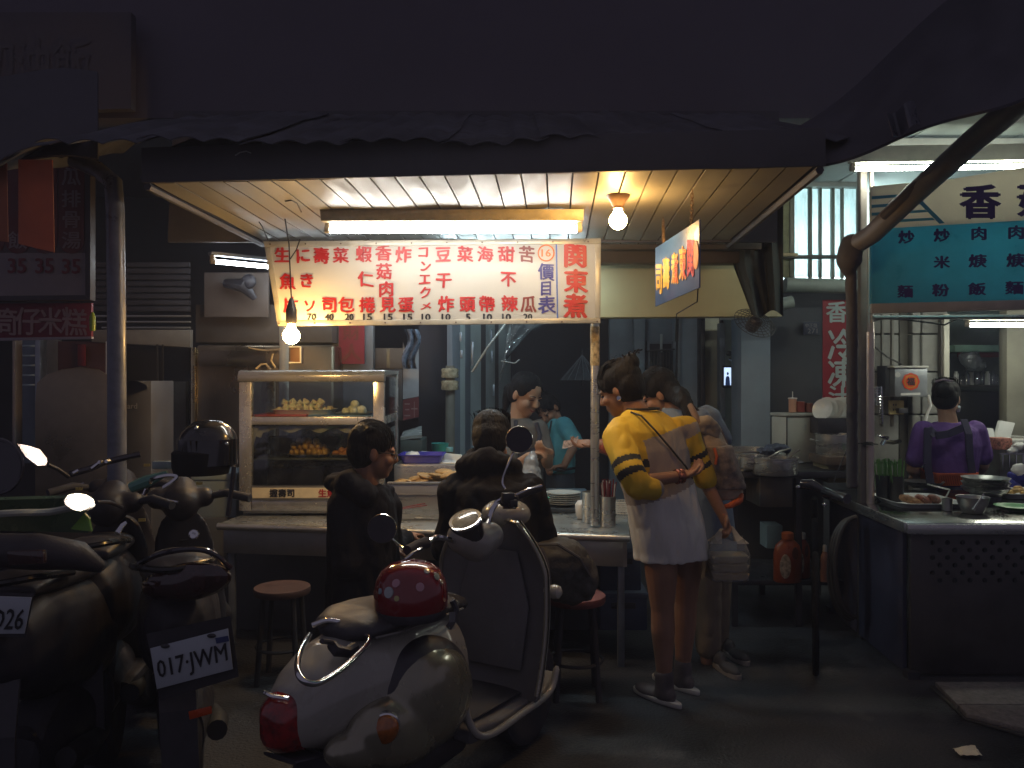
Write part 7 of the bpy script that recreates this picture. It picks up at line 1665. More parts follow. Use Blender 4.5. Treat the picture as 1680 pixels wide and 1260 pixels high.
# rear rack loop
mb = MB()
pts = [Q(.30, .11, .78), Q(.12, .14, .80), Q(-.02, .15, .80), Q(-.13, .12, .77), Q(-.20, 0, .73), Q(-.13, -.12, .74), Q(.0, -.17, .765), Q(.14, -.175, .79), Q(.30, -.15, .79)]
def smoothpath(p, n=6):
    out = []
    for i in range(len(p) - 1):
        a, b_, c, d = p[max(i - 1, 0)], p[i], p[i + 1], p[min(i + 2, len(p) - 1)]
        for k in range(n):
            t = k / n; out.append(.5 * ((2 * b_) + (c - a) * t + (2 * a - 5 * b_ + 4 * c - d) * t * t + (3 * b_ - a - 3 * c + d) * t ** 3))
    return out + [p[-1]]
GR = [P(512, 1026, 2.42), P(540, 1018, 2.43), P(575, 1028, 2.42), P(606, 1048, 2.36), P(585, 1076, 2.25), P(552, 1104, 2.14), P(520, 1121, 2.06), P(497, 1116, 2.03), P(488, 1096, 2.07), P(494, 1066, 2.18), P(508, 1042, 2.3)]
mb.tube(smoothpath(GR, 6), .0085, 10); mb.build('grab_rail', chrome, sc, smooth=True)
mb = MB(); mb.tube([P(545, 1058, 2.3), P(552, 1068, 2.28), P(570, 1070, 2.3), P(582, 1062, 2.34)], .016, 8); mb.tube([P(528, 1052, 2.2), P(545, 1054, 2.28)], .007, 8); mb.build('rail_mount', black_pl, sc, smooth=True)
# floor board
mb = MB(); mb.loft([[Q(.62, -.17, .36), Q(.62, .17, .36), Q(.62, .17, .31), Q(.62, -.17, .31)], [Q(.80, -.19, .345), Q(.80, .19, .345), Q(.80, .19, .30), Q(.80, -.19, .30)], [Q(1.08, -.20, .345), Q(1.08, .20, .345), Q(1.08, .2, .30), Q(1.08, -.2, .30)], [Q(1.17, -.20, .39), Q(1.17, .20, .39), Q(1.19, .2, .34), Q(1.19, -.2, .34)]]); mb.build('floor_board', shieldm, sc, bevel=.012, bseg=3)
mb = MB(); path = smoothpath([Q(.60, -.165, .52), Q(.60, -.18, .40), Q(.66, -.205, .335), Q(.9, -.215, .335), Q(1.08, -.218, .345), Q(1.14, -.222, .42)], 5)
mb.tube(path, [.005] + [.013] * (len(path) - 2) + [.006], 10); path = smoothpath([Q(.60, .165, .52), Q(.60, .18, .40), Q(.66, .205, .335), Q(.9, .215, .335), Q(1.08, .218, .345), Q(1.14, .222, .42)], 5); mb.tube(path, [.005] + [.013] * (len(path) - 2) + [.006], 10); mb.build('floor_edge', cream, sc, smooth=True)
mb = MB(); mb.prism([Q(.66, -.14, .362), Q(1.04, -.15, .352), Q(1.04, .15, .352), Q(.66, .14, .362)], V((0, 0, .006))); mb.build('rubber_mat', rubber, sc, bevel=.002)
# leg shield: curved sheet
def ls_pt(u, v, off=0.0):
    w = .225 + .012 * math.sin(math.pi * v) - .10 * (max(0, v - .7) / .3) ** 1.6
    y = (u - .5) * 2 * w; z = .34 + .61 * v
    x = 1.10 + .03 * v - .10 * (1 - v) ** 3 - .10 * (abs(u - .5) * 2) ** 2 * .5 - off
    return Q(x, y, z)
mb = MB(); mb.sheet(lambda u, v: ls_pt(u, v), 22, 22, th=.02); mb.build('leg_shield', shieldm, sc, smooth=True)
mb = MB(); mb.tube([ls_pt(1, v / 24) for v in range(1, 25)] + [ls_pt(1 - k / 12, 1.0) for k in range(13)] + [ls_pt(0, 1 - v / 24) for v in range(0, 24)], .009, 8); mb.build('shield_rim', mat('rim_cream', (.3, .28, .22), .25, metal=.4, coat=.5), sc, smooth=True)
mb = MB(); mb.sheet(lambda u, v: ls_pt(u, v) + fh * (.03 + .05 * math.sin(math.pi * u)), 22, 22, th=.006); mb.build('front_apron', cream, sc, smooth=True)
# glove panel relief + stickers + hook
mb = MB(); mb.prism([ls_pt(.5 + x, y, .004) for x, y in ((-.30, .14), (-.33, .5), (-.24, .82), (.24, .82), (.33, .5), (.30, .14))], -fh * .012); mb.build('glove_panel', shieldm, sc, bevel=.006)
mb = MB(); mb.prism([ls_pt(u, v, .024) for u, v in ((.47, .52), (.62, .52), (.62, .535), (.47, .535))], fh * .004); mb.build('key_slot', black_pl, sc)
mb = MB(); mb.prism([ls_pt(u, v, .024) for u, v in ((.48, .46), (.62, .46), (.61, .51), (.49, .51))], fh * .003); mb.build('label_patch', mat('patch', (.26, .25, .25), .5), sc)
for u, v, r in ((.40, .72, .014), (.56, .76, .02), (.70, .75, .013), (.75, .80, .012), (.78, .79, .01)):
    mb = MB(); mb.loft([[ls_pt(u + r * 1.7 * math.cos(t) * (1 + .2 * math.sin(3 * t)), v + r * math.sin(t), o) for t in [2 * math.pi * k / 14 for k in range(14)]] for o in (.0235, .0255)]); mb.build('dark_sticker', mat('stk', (.05, .05, .055), .5), sc)
mb = MB(); mb.lathe(Q(1.13, -.235, .70), [(.022, -.02), (.028, 0), (.024, .02), (.01, .03)], 16, axis=-lh); mb.build('front_indicator', mat('ind_pale', (.5, .48, .4), .15, coat=1), sc, smooth=True)
mb = MB(); mb.ell(Q(1.2, 0, .96), (.10, .10, .06), R=FRM); mb.build('front_cowl_top', cream, sc, smooth=True)
# handlebar group
mb = MB(); hc_ = P(776, 885, 3.0)
mb.chain([P(760, 882, 2.98), P(782, 890, 3.02), P(803, 880, 3.06)], [.062, .072, .055]); remesh(mb, .008, 4).build('headset_cover', cream, sc, smooth=True)
ax = V((-.25, -.45, .86)).normalized(); c = P(768, 866, 2.97)
mb = MB(); mb.lathe(c, [(.05, -.05), (.055, -.02), (.058, .015), (.062, .03), (.06, .036), (.05, .037)], 28, axis=ax); mb.build('speedometer', black_gl, sc, smooth=True)
mb = MB(); mb.lathe(c + ax * .036, [(.051, 0), (.048, .004), (.03, .007), (.001, .008)], 28, axis=ax); mb.build('speedometer_glass', mat('gauge_glass', (.42, .40, .3), .12, var=.3, scale=30, coat=1), sc, smooth=True)
mb = MB(); mb.lathe(c + ax * .03, [(.056, 0), (.062, .003), (.060, .01), (.052, .009)], 28, axis=ax); mb.build('speedometer_ring', chrome, sc, smooth=True)
mb = MB(); mb.tube(smoothpath([P(800, 862, 3.05), P(806, 840, 3.06), P(815, 825, 3.07), P(829, 818, 3.08)], 5), .010, 8); mb.build('handlebar', chrome, sc, smooth=True)
mb = MB(); mb.tube(smoothpath([P(756, 893, 2.97), P(735, 884, 2.9), P(715, 882, 2.86), P(703, 890, 2.82)], 5), .010, 8); mb.build('handlebar', chrome, sc, smooth=True)
mb = MB(); mb.chain([P(828, 822, 3.08), P(842, 818, 3.09)], [.022, .022]); mb.box(P(836, 824, 3.06), (.05, .03, .045)); mb.tube([P(842, 817, 3.09), P(868, 806, 3.13), P(888, 800, 3.17)], [.012, .015, .014], 10); mb.build('grip', rubber, sc, smooth=True)
mb = MB(); mb.tube([P(700, 890, 2.82), P(684, 894, 2.78), P(668, 903, 2.72)], [.02, .016, .017], 10); mb.build('grip', rubber, sc, smooth=True)
mb = MB(); mb.tube([P(846, 812, 3.03), P(866, 803, 3.05), P(888, 797, 3.1)], [.005, .0045, .006], 8); mb.build('brake_lever', chrome, sc, smooth=True)
mb = MB(); mb.tube([P(692, 900, 2.75), P(676, 908, 2.7), P(658, 922, 2.66)], [.006, .006, .006], 8); mb.build('brake_lever', chrome, sc, smooth=True)
mb = MB(); mb.box(P(833, 817, 3.02), (.045, .03, .04), rot=.4); mb.box(P(842, 826, 3.02), (.03, .03, .03), rot=.2); mb.build('switch_block', mat('switch_dk', (.06, .06, .06), .2, metal=.5), sc, bevel=.005)
def mirror(c, ax, r, stem, par, m=None):
    mb = MB(); mb.lathe(c, [(.02, .03), (r * .8, .022), (r, .008), (r * 1.03, 0), (r, -.004)], 32, axis=-ax); h = mb.build('mirror_housing', black_pl, par, smooth=True)
    mb = MB(); mb.lathe(c, [(r * 1.0, -.002), (r * 1.045, .001), (r * 1.0, .006), (r * .97, .003)], 36, axis=ax); mb.build('mirror_rim', chrome, h, smooth=True)
    mb = MB(); mb.lathe(c + ax * .003, [(r * .97, 0), (.001, .001)], 32, axis=ax); mb.build('mirror_glass', mat('mirror_dark', (.055, .05, .06), .06, metal=.6, var=0), h, smooth=True)
    mb = MB(); mb.tube(stem, .0045, 8); mb.build('mirror_stem', chrome, par, smooth=True)
mirror(P(852, 721, 3.1), V((-.05, -1, .05)).normalized(), S(21.5, 3.1), smoothpath([P(829, 802, 3.08), P(824, 790, 3.09), P(832, 765, 3.1), P(842, 742, 3.12)], 4), sc)
mirror(P(627, 867, 2.72), V((.05, -1, .1)).normalized(), S(23, 2.72), smoothpath([P(668, 903, 2.76), P(655, 895, 2.76), P(645, 885, 2.75), P(636, 876, 2.75)], 3), sc)
# underside, wheels, stand
def wheel(c, ax, R0, w, par, rimc=None):
    mb = MB(); mb.lathe(c, [(R0 - .05, -w * .45), (R0 - .03, -w * .5), (R0 - .008, -w * .38), (R0, 0), (R0 - .008, w * .38), (R0 - .03, w * .5), (R0 - .05, w * .45)], 36, axis=ax); h = mb.build('wheel', rubber, par, smooth=True)
    mb = MB(); mb.lathe(c, [(.02, -w * .3), (.05, -w * .34), (R0 - .055, -w * .3), (R0 - .048, -w * .42), (R0 - .048, w * .42), (R0 - .055, w * .3), (.05, w * .34), (.02, w * .3)], 30, axis=ax); mb.build('rim', rimc or galv, h, smooth=True)
wheel(Q(.30, 0, .215), lh, .215, .10, sc); wheel(Q(1.34, .05, .215), lh, .215, .09, sc)
mb = MB(); mb.loft([sec(.1, .09, .27, .46), sec(.4, .12, .22, .45), sec(.7, .1, .22, .38)]); mb.build('engine_block', black_pl, sc, smooth=True)
mb = MB(); mb.ell(Q(1.34, .04, .36), (.17, .07, .11), R=FRM); mb.build('front_fender', cream, sc, smooth=True)
mb = MB(); mb.tube([Q(1.15, 0, .9), Q(1.42, 0, .25)], .03, 10); mb.build('fork', black_pl, sc, smooth=True)
mb = MB(); mb.tube([Q(.62, .12, .26), Q(.66, .26, .0)], .011, 8); mb.build('side_stand', galv, sc, smooth=True)
mb = MB(); mb.tube([Q(.5, -.16, .24), Q(.2, -.18, .25), Q(-.02, -.17, .28)], [.03, .045, .035], 12); mb.build('exhaust', mat('exhaust', (.08, .07, .06), .4, metal=.6), sc, smooth=True)
# red helmet on the seat
hm = thing('helmet', 'glossy red open face helmet with small stickers on the scooter seat', 'helmet', P(675, 1005, 2.5))
redg = mat('helmet_red', (.22, .008, .012), .08, var=.1, coat=1)
c = P(674, 983, 2.52); r = S(61, 2.52)
mb = MB(); Rt = Matrix.Rotation(-.05, 3, 'Y')
mb.lathe(c, [(r * .93, -.035), (r * .98, -.02), (r, .0), (r * .985, .03), (r * .92, .062), (r * .78, .09), (r * .55, .108), (r * .28, .117), (.001, .12)], 40); mb.build('shell', redg, hm, smooth=True)
mb = MB(); mb.lathe(c, [(r * .90, -.034), (r * .96, -.048), (r * .985, -.036), (r * .97, -.022)], 40); mb.build('edge_trim', black_pl, hm, smooth=True)
from mathutils.bvhtree import BVHTree
hp_ = [(r * .93, -.035), (r * .98, -.02), (r, .0), (r * .985, .03), (r * .92, .062), (r * .78, .09), (r * .55, .108), (r * .28, .117), (.001, .12)]
hm_ = MB(); hm_.lathe(c, hp_, 40); hbv = BVHTree.FromPolygons(hm_.v, hm_.f)
def hsp(px, py):      # point on the helmet shell under a photo pixel
    e = V((0, 0, CAMZ)); loc, nn, _, _ = hbv.ray_cast(e, (P(px, py, 1) - e).normalized())
    return (loc, nn if nn.dot(e - loc) > 0 else -nn) if loc else (None, None)
for px, py, rr_, m_ in ((650, 957, 7, (.6, .3, .35)), (689, 963, 7, (.6, .3, .35)), (638, 972, 9, (.45, .5, .5)), (651, 982, 4.5, (.5, .45, .15)), (624, 970, 5, (.3, .4, .45)), (716, 946, 6, (.35, .4, .3)), (700, 938, 5, (.4, .45, .45)), (724, 955, 4, (.5, .45, .3))):
    cc, nn = hsp(px, py)
    if cc is None: continue
    mb = MB(); rad = S(rr_, 2.45); mb.lathe(cc + nn * .0015, [(rad, -.004), (rad, .0008), (rad * .5, .0016), (.001, .002)], 18, axis=nn); mb.build('sticker', mat('stkr%d' % px, m_, .3, coat=.8), hm, smooth=True)
mb = MB(); mb.tube(smoothpath([P(742, 985, 2.5), P(748, 1000, 2.5), P(742, 1020, 2.48), P(736, 1030, 2.47)], 4), .010, 8); mb.build('chin_strap', black_pl, hm, smooth=True)
mb = MB(); mb.box(P(742, 1012, 2.45), (.018, .006, .03)); mb.build('buckle', chrome, hm)

# ---------------------------------------------------------------- dark motorbikes on the left
def Lf(o, ang, lean=0.05):
    f = V((math.sin(ang), math.cos(ang), 0)); l = V((-f.y, f.x, 0))
    return (lambda x, y, z: o + f * x + l * (y + lean * z) + V((0, 0, z))), f, l
def secq(q, x, hw, z0, z1, p=2.4, n=24):
    zc, hz = (z0 + z1) / 2, (z1 - z0) / 2
    return [q(x, hw * math.copysign(abs(math.cos(t)) ** (2 / p), math.cos(t)), zc + hz * math.copysign(abs(math.sin(t)) ** (2 / p), math.sin(t))) for t in [2 * math.pi * k / n for k in range(n)]]
def plate(par, quad, d, chars, extra=None, d2=None):
    pl = Plane(P(*quad[0], d), P(*quad[1], d2 or d), P(*quad[3], d)); c = sum((V((x, y, 0)) for x, y in quad), V((0, 0, 0))) / 4
    mb = MB(); board(pl, quad, .003, mb); pm = mb.build('licence_plate', mat('plate_white', (.46, .5, .54), .45, var=.08), par, bevel=.002)
    mb = MB(); u = (V((*quad[1], 0)) - V((*quad[0], 0))); n = len(chars); letters_rot(mb, pl, quad, chars); mb.build('plate_lettering', mat('plate_black', (.02, .02, .025), .5, var=0), pm)
    return pm, pl
def letters_rot(mb, pl, quad, chars):
    """text spread along a slanting plate: quad = lower left, lower right, upper right, upper left"""
    q = [pl.at(x, y, .0025) for x, y in quad]; vs_, fs = glyph(chars)
    x0 = min(v[0] for v in vs_); x1 = max(v[0] for v in vs_); y0 = min(v[1] for v in vs_); y1 = max(v[1] for v in vs_)
    for k, (dx, dy) in enumerate(((0, 0), (.012, 0), (-.012, 0), (0, .01), (0, -.01))):
        pts = []
        for x, y in vs_:
            u = .05 + .9 * ((x + dx) - x0) / (x1 - x0); v = .12 + .55 * ((y + dy) - y0) / (y1 - y0)
            pts.append(q[0].lerp(q[1], u).lerp(q[3].lerp(q[2], u), v) + pl.n * k * .0003)
        mb.add(pts, fs)
def bike(label, o, ang, bodym, sm=1.0, long=1.0, hb=(.33, 1.02), group='dark motorbikes parked at the left', W=.78):
    q0_, f, l = Lf(o, ang); q = lambda x, y, z: q0_(x * .93, y * W, z); t = thing('motorbike', label, 'motorbike', q(.7, 0, 0), group)
    mb = MB(); mb.loft([secq(q, .0, .05, .62, .72), secq(q, .06, .12, .56, .80), secq(q, .2, .16, .48, .84), secq(q, .45, .18, .42, .82), secq(q, .7, .17, .38, .78), secq(q, .82, .12, .36, .7)]); remesh(mb, .01, 3).build('rear_body', bodym, t, smooth=True)
    mb = MB(); mb.loft([secq(q, .12, .10, .82, .86), secq(q, .25, .145, .80, .89), secq(q, .5, .15, .78, .86), secq(q, .7, .14, .76, .84), secq(q, .88, .10, .72, .79), secq(q, .92, .05, .72, .76)]); remesh(mb, .01, 3).build('seat', mat('seat_vinyl', (.03, .028, .027), .42), t, smooth=True)
    mb = MB(); mb.loft([secq(q, .8, .17, .28, .33, 5), secq(q, 1.15, .17, .28, .33, 5)]); mb.build('floor_board', black_pl, t, smooth=True)
    mb = MB(); mb.loft([secq(q, 1.10, .2, .3, .40), secq(q, 1.17, .21, .32, .75), secq(q, 1.18, .16, .5, .92), secq(q, 1.3, .10, .6, .9), secq(q, 1.42, .05, .5, .75)]); remesh(mb, .01, 3).build('front_fairing', bodym, t, smooth=True)
    mb = MB(); mb.chain([q(1.08, 0, .96), q(1.16, 0, 1.0)], [.08, .07]); mb.chain([q(1.1, -.12, .98), q(1.1, .12, .98)], [.045, .045]); remesh(mb, .01, 3).build('headset_cover', bodym, t, smooth=True)
    for s in (-1, 1):
        mb = MB(); mb.tube([q(1.1, s * .14, .98), q(1.05, s * .24, 1.0), q(.98, s * .36, .98)], [.014, .018, .018], 10); mb.build('grip', rubber, t, smooth=True)
        mb = MB(); mb.tube([q(1.13, s * .2, 1.0), q(1.08, s * .36, .98)], .006, 8); mb.build('brake_lever', chrome, t, smooth=True)
    wheel(q(.32, 0, .24), l, .24, .12, t); wheel(q(1.5, 0, .24), l, .24, .10, t)
    mb = MB(); mb.tube([q(1.2, 0, .8), q(1.5, 0, .25)], .035, 10); mb.build('fork', black_pl, t, smooth=True)
    mb = MB(); mb.ell(q(1.5, 0, .36), (.2, .07, .14)); mb.build('front_fender', bodym, t, smooth=True)
    mb = MB(); mb.loft([secq(q, .12, .09, .22, .42), secq(q, .5, .13, .2, .42), secq(q, .75, .1, .22, .38)]); mb.build('engine_block', black_pl, t, smooth=True)
    mb = MB(); mb.loft([[q(x, y, z) for y in (-.07, .07)] + [q(x + .012, y, z) for y in (.07, -.07)] for x, z in ((.03, .60), (-.02, .45), (-.05, .25))]); mb.build('mudguard', black_pl, t)
    mb = MB(); mb.tube([q(.6, -.12, .22), q(.4, -.14, .25), q(.2, -.14, .29)], [.025, .04, .034], 12); mb.build('exhaust', mat('exhaust_dark', (.03, .03, .03), .6), t, smooth=True)
    mb = MB(); mb.tube(smoothpath([q(.3, .16, .86), q(.05, .14, .9), q(-.04, 0, .9), q(.05, -.14, .9), q(.3, -.16, .86)], 5), .011, 8); mb.build('grab_rail', mat('rail_black', (.05, .05, .05), .25, metal=.6), t, smooth=True)
    return t, q, f, l
blackb = mat('bike_black', (.032, .029, .035), .5, var=.2, scale=10, spec=.3)
# bike with plate 017-JWM
bA, qA, fA, lA_ = bike('black motorbike with number plate 017-JWM parked between the cream scooter and the left edge', V((P(305, 0, 2.62).x, 2.62, 0)), math.radians(-20), blackb)
plate(bA, [(257, 1131), (382, 1098), (374, 1031), (246, 1064)], 2.50, '017·JWM')
mb = MB(); plA = Plane(P(257, 1131, 2.5), P(382, 1098, 2.5), P(246, 1064, 2.5)); board(plA, [(353, 1047), (374, 1043), (376, 1052), (355, 1056)], .001, mb, .003); mb.build('blue_tag', mat('tag_blue', (.05, .07, .2), .5), bA)
for x, y in ((271, 1060), (347, 1043)): mb = MB(); mb.ell(plA.at(x, y, .002), (.014, .006, .007)); mb.build('plate_bolt', black_pl, bA, smooth=True)
mb = MB(); mb.loft([[P(x, y, d) for x, y in ((240, 1040), (378, 1010), (392, 1110), (262, 1150))] for d in (2.515, 2.56)]); mb.build('plate_bracket', black_pl, bA)
mb = MB(); board(Plane(P(310, 1182, 2.47), P(347, 1172, 2.47), P(309, 1167, 2.47)), [(311, 1181), (347, 1171), (346, 1159), (309, 1168)], .006, mb); mb.build('red_reflector', mat('reflector', (.55, .07, .01), .3, var=.1), bA, bevel=.001)
mb = MB(); mb.loft([[P(232 + 74 + (74 + e) * math.cos(t), 955 + (32 + e * .4) * math.sin(t) - 14 * math.cos(t * 1) * .6, 2.60 + dd) for t in [math.pi * 2 * k / 36 for k in range(36)]] for e, dd in ((0, .09), (0, .03), (-6, -.005), (-30, -.02), (-60, -.025))]); mb.build('tail_light', mat('smoked_lens', (.05, .02, .02), .05, var=.5, scale=20, coat=1), bA, smooth=True)
mb = MB(); mb.tube(smoothpath([P(228, 925, 2.64), P(265, 908, 2.6), P(315, 901, 2.58), P(350, 908, 2.6), P(378, 932, 2.64)], 5), .009, 8); mb.build('chrome_arc', black_gl, bA, smooth=True)
mb = MB(); mb.lathe(P(318, 877, 2.85), [(.016, -.01), (.017, .004), (.012, .006), (.006, .004), (.001, .004)], 18, axis=V((0, -1, .15))); mb.build('key_lock', chrome, bA, smooth=True)
# black helmet hanging on it
hb_ = thing('helmet', 'black open face helmet resting on the motorbike handlebar left of the display case', 'helmet', P(345, 760, 3.3))
c = P(342, 738, 3.25); r = S(47, 3.25)
mb = MB(); 
for k in range(1): mb.lathe(c, [(r * .92, -.06), (r, -.02), (r * 1.0, .02), (r * .93, .06), (r * .75, .09), (r * .45, .113), (.001, .12)], 36)
mb.build('shell', mat('helmet_black', (.03, .029, .03), .2, var=.1, coat=.6), hb_, smooth=True)
mb = MB(); mb.lathe(c + V((-.02, -.02, -.012)), [(r * .90, -.08), (r * .97, -.05), (r * .98, .005), (r * .9, .012)], 32); mb.build('lining', mat('lining_bk', (.01, .01, .011), .9), hb_, smooth=True)
mb = MB(); mb.sheet(lambda u, v: c + V((r * 1.03 * math.cos(math.radians(180 + 180 * u)), r * 1.06 * math.sin(math.radians(180 + 180 * u)), .045 - .10 * v)), 22, 6, th=.003); mb.build('visor', mat('visor_dark', (.012, .012, .014), .06, coat=1, var=0), hb_, smooth=True)
for px, py in ((322, 703), (372, 728)): mb = MB(); mb.ell(P(px, py, 3.15), .008); mb.build('visor_stud', chrome, hb_, smooth=True)
mb = MB(); mb.tube(smoothpath([P(384, 765, 3.2), P(380, 800, 3.2), P(374, 846, 3.2)], 4), .009, 6); mb.build('chin_strap', black_pl, hb_, smooth=True)
# green-bodied bike with plate 5026 at the left edge
greenb = mat('bike_green', (.06, .11, .085), .3, var=.15, scale=5, coat=.5)
bB, qB, fB, lB_ = bike('dark motorbike with green side fairing and plate ending in 026 at the left edge', V((P(10, 0, 2.42).x, 2.42, 0)), math.radians(-8), blackb)
plate(bB, [(-80, 1040), (40, 1040), (52, 980), (-68, 976)], 2.32, '735·D26')
mb = MB(); mb.loft([[P(x, y, d) for x, y in ((-70, 1044), (42, 1046), (56, 974), (-55, 970))] for d in (2.33, 2.37)]); mb.build('plate_bracket', black_pl, bB)
mb = MB(); mb.tube(smoothpath([P(-60, 848, 2.55), P(20, 842, 2.6), P(80, 840, 2.7), P(120, 832, 2.74)], 5), .012, 8); mb.build('pale_stripe', mat('stripe_pale', (.42, .46, .42), .4), bB, smooth=True)
mb = MB(); mb.sheet(lambda u, v: P(-60 + 205 * u, 822 - 6 * u + (48 + 10 * u) * v, 2.6 + .35 * u + .04 * v), 16, 8, th=.02); mb.build('side_fairing', greenb, bB, smooth=True)
mb = MB(); mb.prism([P(116, 868, 2.7), P(150, 872, 2.72), P(146, 850, 2.74), P(138, 842, 2.74)], V((0, .01, 0))); mb.build('lime_panel', mat('lime', (.10, .24, .04), .4, var=.1), bB)
mb = MB(); mb.tube([P(-40, 902, 2.5), P(60, 905, 2.5), P(130, 912, 2.55), P(165, 930, 2.6)], [.05, .055, .045, .02], 14); mb.build('seat_back', mat('seat_vinyl', (.03, .028, .027), .42), bB, smooth=True)
mb = MB(); mb.prism([P(10, 905, 2.38), P(70, 903, 2.36), P(72, 925, 2.36), P(14, 928, 2.38)], V((0, .02, 0))); mb.build('tail_light', mat('smoked_lens', (.05, .02, .02), .05), bB, bevel=.004)
# mirrors of the left bikes: bright undersides facing the stall light
glm = mat('mirror_bright', (.85, .85, .85), .25, metal=.9, var=.1)
def ovalmirror(label_, par, quad, d, m, stem, aim, th=.02):
    c = sum((V((x, y, 0)) for x, y in quad), V((0, 0, 0))) / len(quad); M = P(c.x, c.y, d)
    pl = Plane(M, M + V((1, 0, 0)), M + V((0, 0, 1))); n = ((V((0, 0, CAMZ)) - M).normalized() + (V(aim) - M).normalized()).normalized(); pl.o = M; pl.n = n
    mb = MB(); mb.loft([[pl.at(c.x + (x - c.x) * k, c.y + (y - c.y) * k, -dd) for x, y in quad] for k, dd in ((.9, 0), (1, .006), (.95, .02), (.5, .035))]); mb.build('mirror_housing', black_gl, par, smooth=True)
    mb = MB(); mb.loft([[pl.at(c.x + (x - c.x) * k, c.y + (y - c.y) * k, .002 + .001 * (1 - k)) for x, y in quad] for k in (.95, .6, .02)]); mb.build('mirror_glass', m, par, smooth=True)
    mb = MB(); mb.tube(stem, .007, 8); mb.build('mirror_stem', black_pl, par, smooth=True)
def ov(cx, cy, a, b_, rot, n=20, pw=1.0): return [(cx + a * math.cos(t) * math.cos(rot) - b_ * math.sin(t) * math.sin(rot), cy + a * math.cos(t) * math.sin(rot) + b_ * math.sin(t) * math.cos(rot)) for t in [2 * math.pi * k / n for k in range(n)]]
litm = mat('mirror_lit', (.8, .76, .7), .22, metal=1, var=.1, scale=20)
ovalmirror('', bB, ov(131, 824, 27, 15, .15), 2.7, litm, [P(158, 824, 2.71), P(180, 824, 2.8), P(200, 832, 2.9)], (-.3, 3.86, 2.2))
ovalmirror('', bB, [(27, 727), (45, 730), (66, 737), (78, 752), (79, 764), (62, 765), (42, 750)], 2.75, mat('mirror_lit2', (.5, .42, .4), .25, metal=1, var=.5, scale=9), [P(78, 762, 2.76), P(95, 770, 2.8), P(112, 782, 2.85)], (-.6, 3.86, 2.2))
mb = MB(); mb.lathe(P(-5, 765, 2.4), [(S(42, 2.4), 0), (S(40, 2.4), .02), (S(30, 2.4), .04), (.001, .05)], 36, axis=V((.1, 1, 0))); mb.tube([P(-5 + 42 * math.cos(t), 765 + 44 * math.sin(t), 2.4) for t in [2 * math.pi * k / 36 for k in range(37)]], .006, 6); mb.build('round_windscreen', black_gl, bB, smooth=True)
# third bike wedged behind, only its cockpit shows
bC, qC, fC, lC_ = bike('black motorbike behind the other two with chrome cockpit and green trim', V((P(165, 0, 3.0).x, 2.95, 0)), math.radians(-18), blackb)
mb = MB(); mb.tube(smoothpath([P(247, 792, 3.0), P(250, 786, 2.98), P(275, 780, 2.97), P(290, 782, 2.97), P(283, 790, 2.96), P(268, 800, 2.96)], 5), .007, 8); mb.tube([P(236, 812, 2.98), P(240, 802, 2.98)], .006, 6); mb.build('chrome_trim', chrome, bC, smooth=True)
mb = MB(); mb.tube([P(215, 800, 3.2), P(240, 790, 3.2), P(275, 776, 3.2)], [.02, .024, .01], 8); mb.build('green_trim', mat('trim_green', (.15, .35, .28), .35), bC, smooth=True)
mb = MB(); mb.prism([P(249, 770, 3.3), P(297, 770, 3.3), P(297, 757, 3.3), P(249, 757, 3.3)], V((0, .03, .0))); mb.build('pale_windshield_edge', mat('wind_pale', (.35, .42, .42), .3), bC, bevel=.004)
for x, y, d in ((241, 763, 3.1), (130, 802, 2.9), (233, 853, 2.8), (327, 793, 3.1)):
    mb = MB(); mb.box(P(x, y, d), (.022, .006, .01), rot=.2); mb.build('gold_glint', mat('brass', (.6, .45, .12), .3, metal=.8), bC)  # small brass boxes put in as glints on the dark bikes
mb = MB(); mb.tube([P(192, 875, 2.7), P(200, 862, 2.72), P(207, 857, 2.73)], [.010, .008, .006], 8); mb.build('lever_tip', chrome, bC, smooth=True)
mb = MB(); mb.tube(smoothpath([P(115, 778, 3.0), P(150, 768, 3.05), P(175, 758, 3.1), P(230, 745, 3.15)], 5), [.012] * 16, 8); mb.build('handlebar', black_gl, bC, smooth=True)
mb = MB()
for a, b_ in (((118, 777), (127, 772)), ((149, 769), (161, 760)), ((163, 758), (167, 757)), ((174, 757), (179, 756))): mb.tube([P(*a, 2.98), P(*b_, 3.0)], .007, 6)
c_ = mb.build('chrome_clamp', chrome, bC, smooth=True); c_['kind'] = 'stuff'
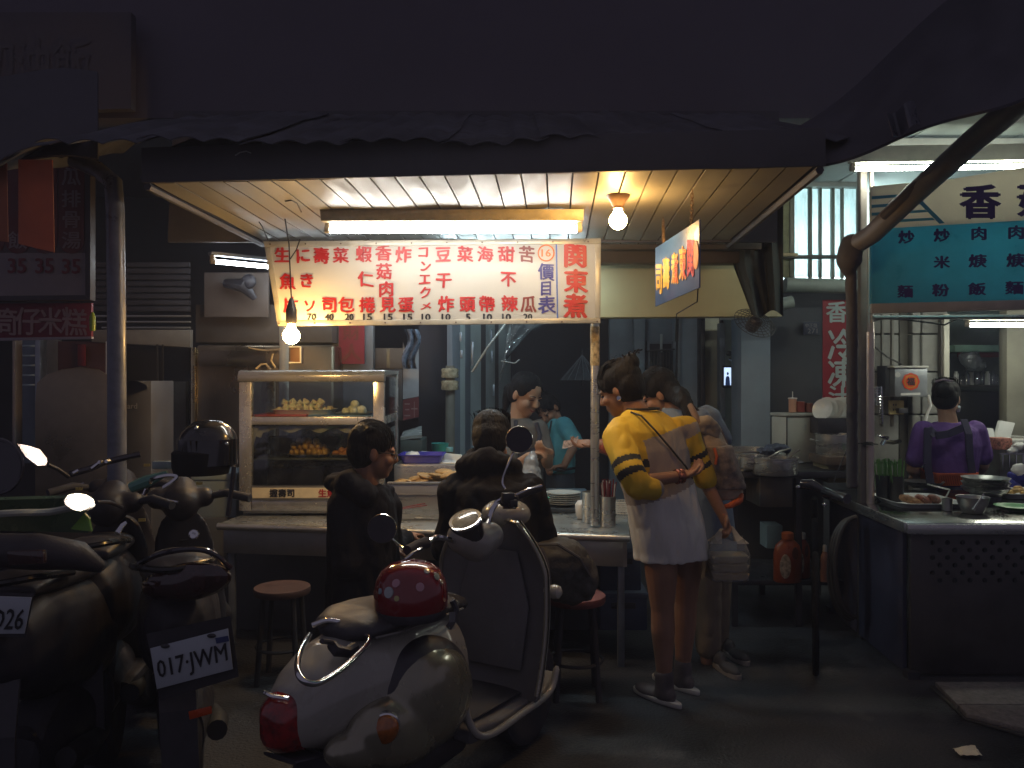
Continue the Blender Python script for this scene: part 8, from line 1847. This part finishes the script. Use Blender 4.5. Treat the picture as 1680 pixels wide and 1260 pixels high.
# bicycle parked in the shadow between the stalls
bD = thing('bicycle', 'black bicycle parked in the shadow left of the right stall post, only its handlebar shining', 'bicycle', V((P(1337, 0, 4.5).x, 4.5, 0)))
bx0, by0 = P(1337, 0, 4.5).x, 4.5
for o in (bA, bB, bC): o['group'] = 'dark motorbikes'
fq = V((bx0, by0 + .1, 0)).normalized()
for dy in (-.35, .6):
    c = V((bx0, by0, .31)) + fq * dy; mb = MB(); mb.tube([c + fq * .29 * math.cos(t) + V((0, 0, .29 * math.sin(t))) for t in [2 * math.pi * k / 40 for k in range(41)]], .016, 8); wl_ = mb.build('tyre', mat('tyre_dark', (.015, .015, .017), .9, spec=.1), bD, smooth=True)
    mb = MB()
    for k in range(16): t = math.pi * k / 8; mb.tube([c, c + fq * .28 * math.cos(t) + V((0, 0, .28 * math.sin(t)))], .0015, 4)
    mb.build('spokes', galv, wl_)
hd_ = V((bx0, by0, .80)) + fq * .3
mb = MB(); mb.tube([hd_, V((bx0, by0, .32)) + fq * .6], .018, 8); mb.tube([hd_ + V((0, 0, -.12)), V((bx0, by0, .30)), V((bx0, by0, .32)) - fq * .35, V((bx0, by0, .72)) - fq * .12, V((bx0, by0, .30))], .016, 8); mb.build('frame', mat('tyre_dark', (.015, .015, .017)), bD, smooth=True)
mb = MB(); mb.tube(smoothpath([P(1310, 797, 4.5), P(1335, 800, 4.62), P(1355, 808, 4.5), P(1368, 812, 4.4)], 4), .016, 8); mb.build('handlebar', black_gl, bD, smooth=True)
mb = MB(); mb.tube([P(1352, 806, 4.45), P(1366, 811, 4.4), P(1390, 819, 4.3)], [.026, .024, .028], 12); mb.build('grip', black_gl, bD, smooth=True)
mb = MB(); mb.tube([P(1314, 793, 4.45), P(1332, 794, 4.42), P(1348, 803, 4.4)], [.02, .03, .02], 10); mb.build('headset', black_gl, bD, smooth=True)
for x, y in ((1309, 799), (1352, 828)): mb = MB(); mb.ell(P(x, y, 4.35), (.013, .012, .011)); mb.build('chrome_knob', chrome, bD, smooth=True)
# ---------------------------------------------------------------- thin haze box added to lift the blacks and halo the lamps
mb = MB(); mb.box((0, 4.75, 4.15), (38, 19.5, 10.3))
hz = mb.build('haze', [], fix=False); hz['kind'] = 'stuff'
hmz = bpy.data.materials.new('lift_haze'); hmz.use_nodes = True
for n in list(hmz.node_tree.nodes):
    if n.type != 'OUTPUT_MATERIAL': hmz.node_tree.nodes.remove(n)
pv_ = hmz.node_tree.nodes.new('ShaderNodeVolumePrincipled'); pv_.inputs['Color'].default_value = (.66, .74, 1, 1); pv_.inputs['Density'].default_value = 0.011; pv_.inputs['Anisotropy'].default_value = 0.3
hmz.node_tree.links.new(pv_.outputs[0], hmz.node_tree.nodes['Material Output'].inputs['Volume'])
hz.data.materials.append(hmz)
